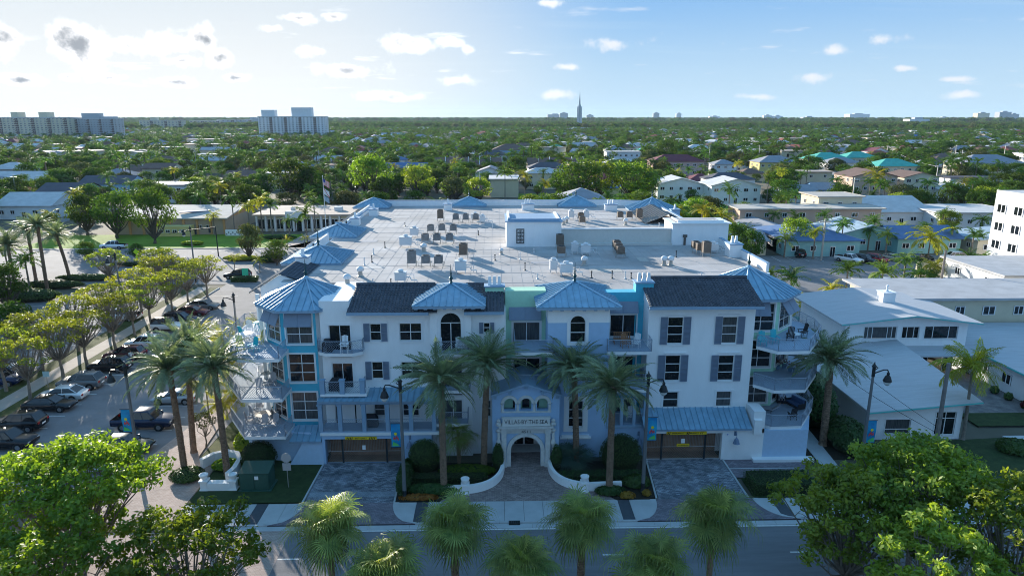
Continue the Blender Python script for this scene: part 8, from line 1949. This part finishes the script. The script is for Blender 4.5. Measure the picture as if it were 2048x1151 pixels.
for (u, vc, vb, sc, lb) in ((405, 395, 445, 1.2, 'palm before the tan hall roof, left one'), (470, 395, 470, 1.2, 'palm at the right end of the tan hall'), (430, 430, 470, .9, 'shorter palm before the tan hall gable'), (500, 412, 470, 1.1, 'tall palm between hall and town building'), (525, 400, 465, 1.2, 'tallest palm between hall and town building'), (545, 408, 470, 1.1, 'palm at the left end of the town building'), (615, 425, 485, 1.3, 'leaning palm before the town building door'), (632, 405, 470, 1.0, 'palm right of the flagpole base'), (580, 440, 475, .9, 'small palm before the town building windows'), (1010, 345, 400, 1.5, 'palm in the park, far left of the big trio'), (1050, 350, 405, 1.4, 'second palm left of the big park trio'), (1090, 365, 408, 1.1, 'third palm left of the park trio'), (1295, 350, 405, 1.6, 'tall palm right of the big park trio'), (1310, 355, 400, 1.4, 'second palm right of the park trio'), (1745, 350, 410, 1.8, 'tallest palm before the peach townhouse'), (1735, 362, 415, 1.4, 'palm left of the tallest one at the townhouses'), (1765, 372, 412, 1.3, 'dark palm before the townhouse gap'), (1850, 365, 410, 1.6, 'palm right of the townhouses'), (1690, 540, 588, 1.2, 'palm in front of the parked white pickup'), (1760, 545, 588, 1.3, 'palm before the red SUV'), (1835, 548, 590, 1.3, 'palm left of the leaning bare pole'), (1860, 556, 592, 1.0, 'palm right of the leaning bare pole'), (1662, 575, 592, .9, 'low palm left of the palm before the pickup'), (1855, 475, 520, 1.9, 'large round palm before the blue motel roofs'), (1580, 555, 590, 1.2, 'round palm just right of the right tower'), (1540, 545, 575, .9, 'small palm behind the right tower'), (1735, 460, 500, 1.0, 'palm before the turquoise motel, left'), (1680, 450, 505, 1.1, 'thin palm beside the curved lamp pole'), (1770, 470, 510, 1.0, 'palm by the motel flag'), (1935, 515, 540, 1.2, 'palm beside the hotel wall, left'), (1960, 520, 545, 1.0, 'palm beside the hotel wall, right'), (1440, 430, 480, 1.5, 'bright leafy palm right of the far roof corner'), (1480, 470, 520, 1.4, 'dark palm before the low yellow house'), (1600, 610, 660, 1.1, 'dark palm right of the right tower balconies'), (1520, 425, 455, 1.0, 'palm at the left end of the peach motel'), (60, 520, 580, 1.2, 'palm at the far left by the street'), (20, 500, 560, 1.0, 'second palm at the far left'), (745, 440, 470, .8, 'bright palm at the back left corner of the roof')):
    p = G(u, vb); h = max(1.5, FY(u, vc, p.y).z); midpalm(p.x, p.y, h, sc, lb, None, (0 if 'bright' in lb else None)); occ(p.x, p.x, p.y, p.y, 1.5)

for i in range(26):
    x, y = RND.uniform(30.5, 36), 36 + i * 2.2
    if i % 2: k = (0, 3, 5, 1)[i % 4]; tree(*BT[k], x, y, ['dark', 'deep', 'mid', 'dull'][i % 4] + ' green tree in the planting strip along the right flank, ' + ['near end', 'nearer half', 'farther half', 'far end'][i // 7], s=RND.uniform(.6, .95), group='planting strip right of the apartments')
    else: midpalm(x, y, RND.uniform(4, 7), RND.uniform(.9, 1.3), 'palm in the planting strip along the right flank, ' + ['near end', 'nearer half', 'farther half', 'far end'][i // 7], 'planting strip right of the apartments')
for i in range(30):
    u, v = 1545 + (i * 137) % 430, 468 + (i * 53) % 120; p = G(u, v)
    if blocked(p.x, p.y, -1.0) and not (36 < p.x < 118 and (54 < p.y < 60 or p.y > 86)): continue
    midpalm(p.x, p.y, RND.uniform(3, 6), RND.uniform(.8, 1.2), ('short' if i % 2 else 'tall') + ' palm among the motels, ' + ['left part', 'middle part', 'right part'][min(2, int((u - 1545) / 145))] + (', near side' if v > 530 else ', far side'), 'palms among the motels on the right')
for i in range(24):
    x, y = -79 - (i * 7) % 24, 14 + i * 2.0
    if i % 3: tree(*BT[(0, 3, 5, 1)[i % 4]], x, y, ['dark', 'deep', 'mid', 'dull'][i % 4] + ' green tree beyond the second car park, ' + ['nearest', 'near', 'far', 'farthest'][i // 6] + ' part', s=RND.uniform(.6, .95), group='trees beyond the second car park')
    else: midpalm(x, y, RND.uniform(4, 6.5), 1.1, 'palm beyond the second car park, ' + ['nearest', 'near', 'far', 'farthest'][i // 6] + ' part', 'trees beyond the second car park')
# ------------------------------------------------------------------ scattered houses, palms and trees of the suburb
def where(x, y):
    u = 1024 + F_PX * (x / (y - CY)); D = y
    a = ['at the left edge', 'below the cream slab', 'below the grey slab', 'left of the white tower', 'below the white tower', 'right of the white tower', 'left of centre', 'near the centre', 'left of the spire', 'below the spire', 'right of the spire', 'right of centre', 'towards the right', 'near the right edge'][max(0, min(13, int(u / 146.3)))]
    b = ['in the front rows', 'in the second rows', 'in the third rows', 'in the middle rows', 'in the farther rows', 'far off', 'very far off', 'near the horizon'][sum(D > q for q in (140, 175, 215, 280, 380, 600, 1000))]
    return a + ', ' + b
cnt = 0; used_l = {}
wcs = ['white'] * 6 + ['cream'] * 3 + ['yellow', 'pink', 'peach', 'grey', 'blue', 'turquoise']; rcs = ['white'] * 5 + ['grey'] * 4 + ['brown'] * 3 + ['dark', 'red', 'maroon', 'blue', 'tan', 'tan', 'pale', 'pale', 'teal']
tries = 0
while cnt < 295 and tries < 8000:
    tries += 1
    q = RND.random(); D = 185 + 1500 * q ** 1.5; th = rad(RND.uniform(-38, 38)); x, y = D * math.sin(th), CY + D * math.cos(th)
    if y < 135: continue
    x = round(x / 22) * 22 + RND.uniform(-3, 3); y = round(y / 30) * 30 + RND.uniform(-3, 3)
    w, d = RND.uniform(12, 20), RND.uniform(9, 14)
    if blocked(x, y, 9): continue
    fl = 2 if RND.random() < .5 else 1; wc, rc, rf = RND.choice(wcs), RND.choice(rcs), RND.choice(['hip', 'hip', 'gable', 'gablef', 'flat'])
    if rf == 'flat' and rc not in ('white', 'grey', 'pale', 'tan'): rc = 'white'
    lb = '%s %s house with %s %s roof, %s' % (wc, 'tall' if fl == 2 else 'low', rc, {'hip': 'hip', 'gable': 'pitched', 'gablef': 'gabled', 'flat': 'flat'}[rf], where(x, y))
    house(x, y, w, d, 3.3 * fl, rf, wc, rc, lb, floors=fl, nwin=3, group='houses of the suburb behind', detail=D < 420, sidewin=D < 260, rz=rad(RND.uniform(-3, 3)) + (rad(90) if RND.random() < .15 else 0)); cnt += 1
OCC_N = list(OCC)
npalm = ntree = 0; pts_f, pts_p, pts_n = [], [], []
grid = {}
for (a, b, c, d) in OCC:
    for i in range(int(a // 40) - 1, int(b // 40) + 2):
        for j in range(int(c // 40) - 1, int(d // 40) + 2): grid.setdefault((i, j), []).append((a, b, c, d))
def blk(x, y, m=0.0):
    for a, b, c, d in grid.get((int(x // 40), int(y // 40)), ()):
        if a - m < x < b + m and c - m < y < d + m: return True
    return False
cand = []
for D0, D1, dens in ((95, 260, 62), (260, 600, 62), (600, 1500, 95), (1500, 3200, 300), (3200, 8000, 2200)):
    n = int(.5 * rad(80) * (D1 ** 2 - D0 ** 2) / dens)
    D = np.sqrt(NR.uniform(D0 ** 2, D1 ** 2, n)); th = np.radians(NR.uniform(-40, 40, n))
    cand += list(zip(D * np.sin(th), CY + D * np.cos(th), D))
cand.sort(key=lambda c: c[2])
for (x, y, D) in cand:
    if y < 70 or (y < 128 and -112 < x < -30) or (y < 98 and x < 36): continue
    if D < 1700 and blk(x, y, 1.0): continue
    if D < 1100 and (blk(x, y + 9, 0) or blk(x, y + 17, 0)) and RND.random() < .85: continue
    isp = RND.random() < .46
    if isp:
        if npalm < 235:
            npalm += 1; hp = RND.uniform(4.5, 9.5); midpalm(x, y, hp, RND.uniform(.9, 1.35), ('short' if hp < 5.8 else 'medium' if hp < 7.6 else 'tall') + ' coconut palm, ' + where(x, y), 'palms scattered through the suburb')
        else: (pts_p if D < 1700 else pts_f).append((x, y, RND.uniform(.8, 1.5) * (1 if D < 1700 else 1.6)))
    else:
        if ntree < 225:
            ntree += 1; k = RND.choice([0, 1, 2, 3, 3, 4, 5]); s = RND.uniform(.55, 1.4); tm, cm = BT[k]; tree(tm, cm, x, y, ('small ' if s < .8 else 'large ' if s > 1.15 else 'middling ') + ['dark green tree, ', 'dull green tree, ', 'olive tree, ', 'deep green tree, ', 'bright green tree, ', 'mid green tree, '][k] + where(x, y), s=s, group='trees scattered through the suburb', z=-.05)
        elif D < 520: pts_n.append((x, y, RND.uniform(.5, 1.45)))
        else: pts_f.append((x, y, RND.uniform(.6, 1.5) * (1 if D < 1500 else 1.7 if D < 3200 else 3.0)))
def scatter(name, pts, meshes, label, cat):
    cc = bpy.data.collections.new(name + '_stock')
    for i, me in enumerate(meshes):
        o = bpy.data.objects.new('%s_%02d' % (name, i), me); cc.objects.link(o)
    n = len(pts); me = bpy.data.meshes.new(name); me.vertices.add(n)
    P = np.array([(a, b, -.05) for a, b, c in pts], dtype=np.float32); me.vertices.foreach_set('co', P.reshape(-1))
    at = me.attributes.new('sc', 'FLOAT', 'POINT'); at.data.foreach_set('value', np.array([c for a, b, c in pts], dtype=np.float32))
    at = me.attributes.new('rt', 'FLOAT', 'POINT'); at.data.foreach_set('value', NR.uniform(0, 6.28, n).astype(np.float32))
    o = bpy.data.objects.new(name, me); COL.objects.link(o); tag(o, label, cat); o['kind'] = 'stuff'
    ng = bpy.data.node_groups.new(name + '_nodes', 'GeometryNodeTree'); ng.interface.new_socket('Geometry', in_out='INPUT', socket_type='NodeSocketGeometry'); ng.interface.new_socket('Geometry', in_out='OUTPUT', socket_type='NodeSocketGeometry')
    A = ng.nodes.new; gi, go = A('NodeGroupInput'), A('NodeGroupOutput'); ci = A('GeometryNodeCollectionInfo'); ci.inputs['Collection'].default_value = cc; ci.inputs['Separate Children'].default_value = True; ci.inputs['Reset Children'].default_value = True
    ip = A('GeometryNodeInstanceOnPoints'); ip.inputs['Pick Instance'].default_value = True; mp_ = A('GeometryNodeMeshToPoints')
    r1 = A('GeometryNodeInputNamedAttribute'); r1.data_type = 'FLOAT'; r1.inputs['Name'].default_value = 'rt'; s1 = A('GeometryNodeInputNamedAttribute'); s1.data_type = 'FLOAT'; s1.inputs['Name'].default_value = 'sc'
    cx = A('ShaderNodeCombineXYZ'); rv = A('FunctionNodeRandomValue'); rv.data_type = 'INT'
    for s in rv.inputs:
        if s.name == 'Max' and s.type == 'INT': s.default_value = len(meshes) - 1
        if s.name == 'Min' and s.type == 'INT': s.default_value = 0
    k = ng.links.new; k(gi.outputs[0], mp_.inputs[0]); k(mp_.outputs[0], ip.inputs['Points']); k(ci.outputs[0], ip.inputs['Instance']); k(r1.outputs[0], cx.inputs[2]); k(cx.outputs[0], ip.inputs['Rotation']); k(s1.outputs[0], ip.inputs['Scale'])
    ro = [s for s in rv.outputs if s.type == 'INT'][0]; k(ro, ip.inputs['Instance Index']); k(ip.outputs[0], go.inputs[0])
    md = o.modifiers.new('scatter', 'NODES'); md.node_group = ng
    return o
def roofbox(rf, wc, rc, w, d, h):
    mb = MB(); mb.box(-w / 2, w / 2, -d / 2, d / 2, 0, h, 0); a, b, c, e = -w / 2 - .5, w / 2 + .5, -d / 2 - .5, d / 2 + .5; m = d / 2 if rf == 'hip' else 0
    if rf == 'flat': mb.box(a, b, c, e, h, h + .3, 1)
    else: mb.add([(a, c, h), (b, c, h), (b, e, h), (a, e, h), (a + m, 0, h + d * .24), (b - m, 0, h + d * .24)], [(0, 1, 5, 4), (1, 2, 5), (2, 3, 4, 5), (3, 0, 4)], 1)
    for k in range(3): mb.box(-w / 3 + k * w / 3 - .7, -w / 3 + k * w / 3 + .7, -d / 2 - .05, -d / 2, h * .55, h * .8, 2)
    return mb.mesh('far_house', [WC[wc], RC[rc], GLASS])
pts_h = [(x + RND.uniform(-4, 4), y, RND.uniform(.8, 1.15)) for (x, y, D) in cand[::11] if 480 < D < 3200 and not (D < 1700 and blk(x, y, 8))]
scatter('far_houses', pts_h, [roofbox('hip', 'white', 'white', 16, 11, 6.6), roofbox('hip', 'cream', 'brown', 17, 12, 6.4), roofbox('flat', 'white', 'white', 22, 12, 7.2), roofbox('hip', 'peach', 'grey', 15, 11, 6.8), roofbox('gable', 'white', 'pale', 18, 11, 6.2), roofbox('flat', 'cream', 'tan', 26, 14, 8), roofbox('hip', 'white', 'red', 15, 11, 6.5)], 'far-off pale houses showing between the trees up to the horizon', 'houses')
if pts_n: scatter('middle_distance_trees', pts_n, [b[1] for b in BT[:4]] + [BT[5][1]], 'further leafy trees filling the suburb beyond the nearer ones', 'woodland')
scatter('far_palms', pts_p, FARP, 'far-off palms standing among the trees up to the horizon', 'palms')
scatter('far_woodland', pts_f, FARC, 'far-off tree cover reaching the horizon as one mass', 'woodland')
print('SCATTER', len(pts_n), len(pts_p), len(pts_f), 'houses', cnt)

# ------------------------------------------------------------------ the air
hb = MB(); hb.box(-9500, 9500, -150, 9500, -1.2, 135)
hm = bpy.data.materials.new('haze'); hm.use_nodes = True; t_ = hm.node_tree; t_.nodes.remove(t_.nodes['Principled BSDF'])
pv = t_.nodes.new('ShaderNodeVolumePrincipled'); pv.inputs['Color'].default_value = (.55, .76, 1, 1); pv.inputs['Density'].default_value = 3.2e-5; pv.inputs['Anisotropy'].default_value = .2
t_.links.new(pv.outputs[0], t_.nodes['Material Output'].inputs['Volume'])
obj('haze', hb, hm, kind='stuff')
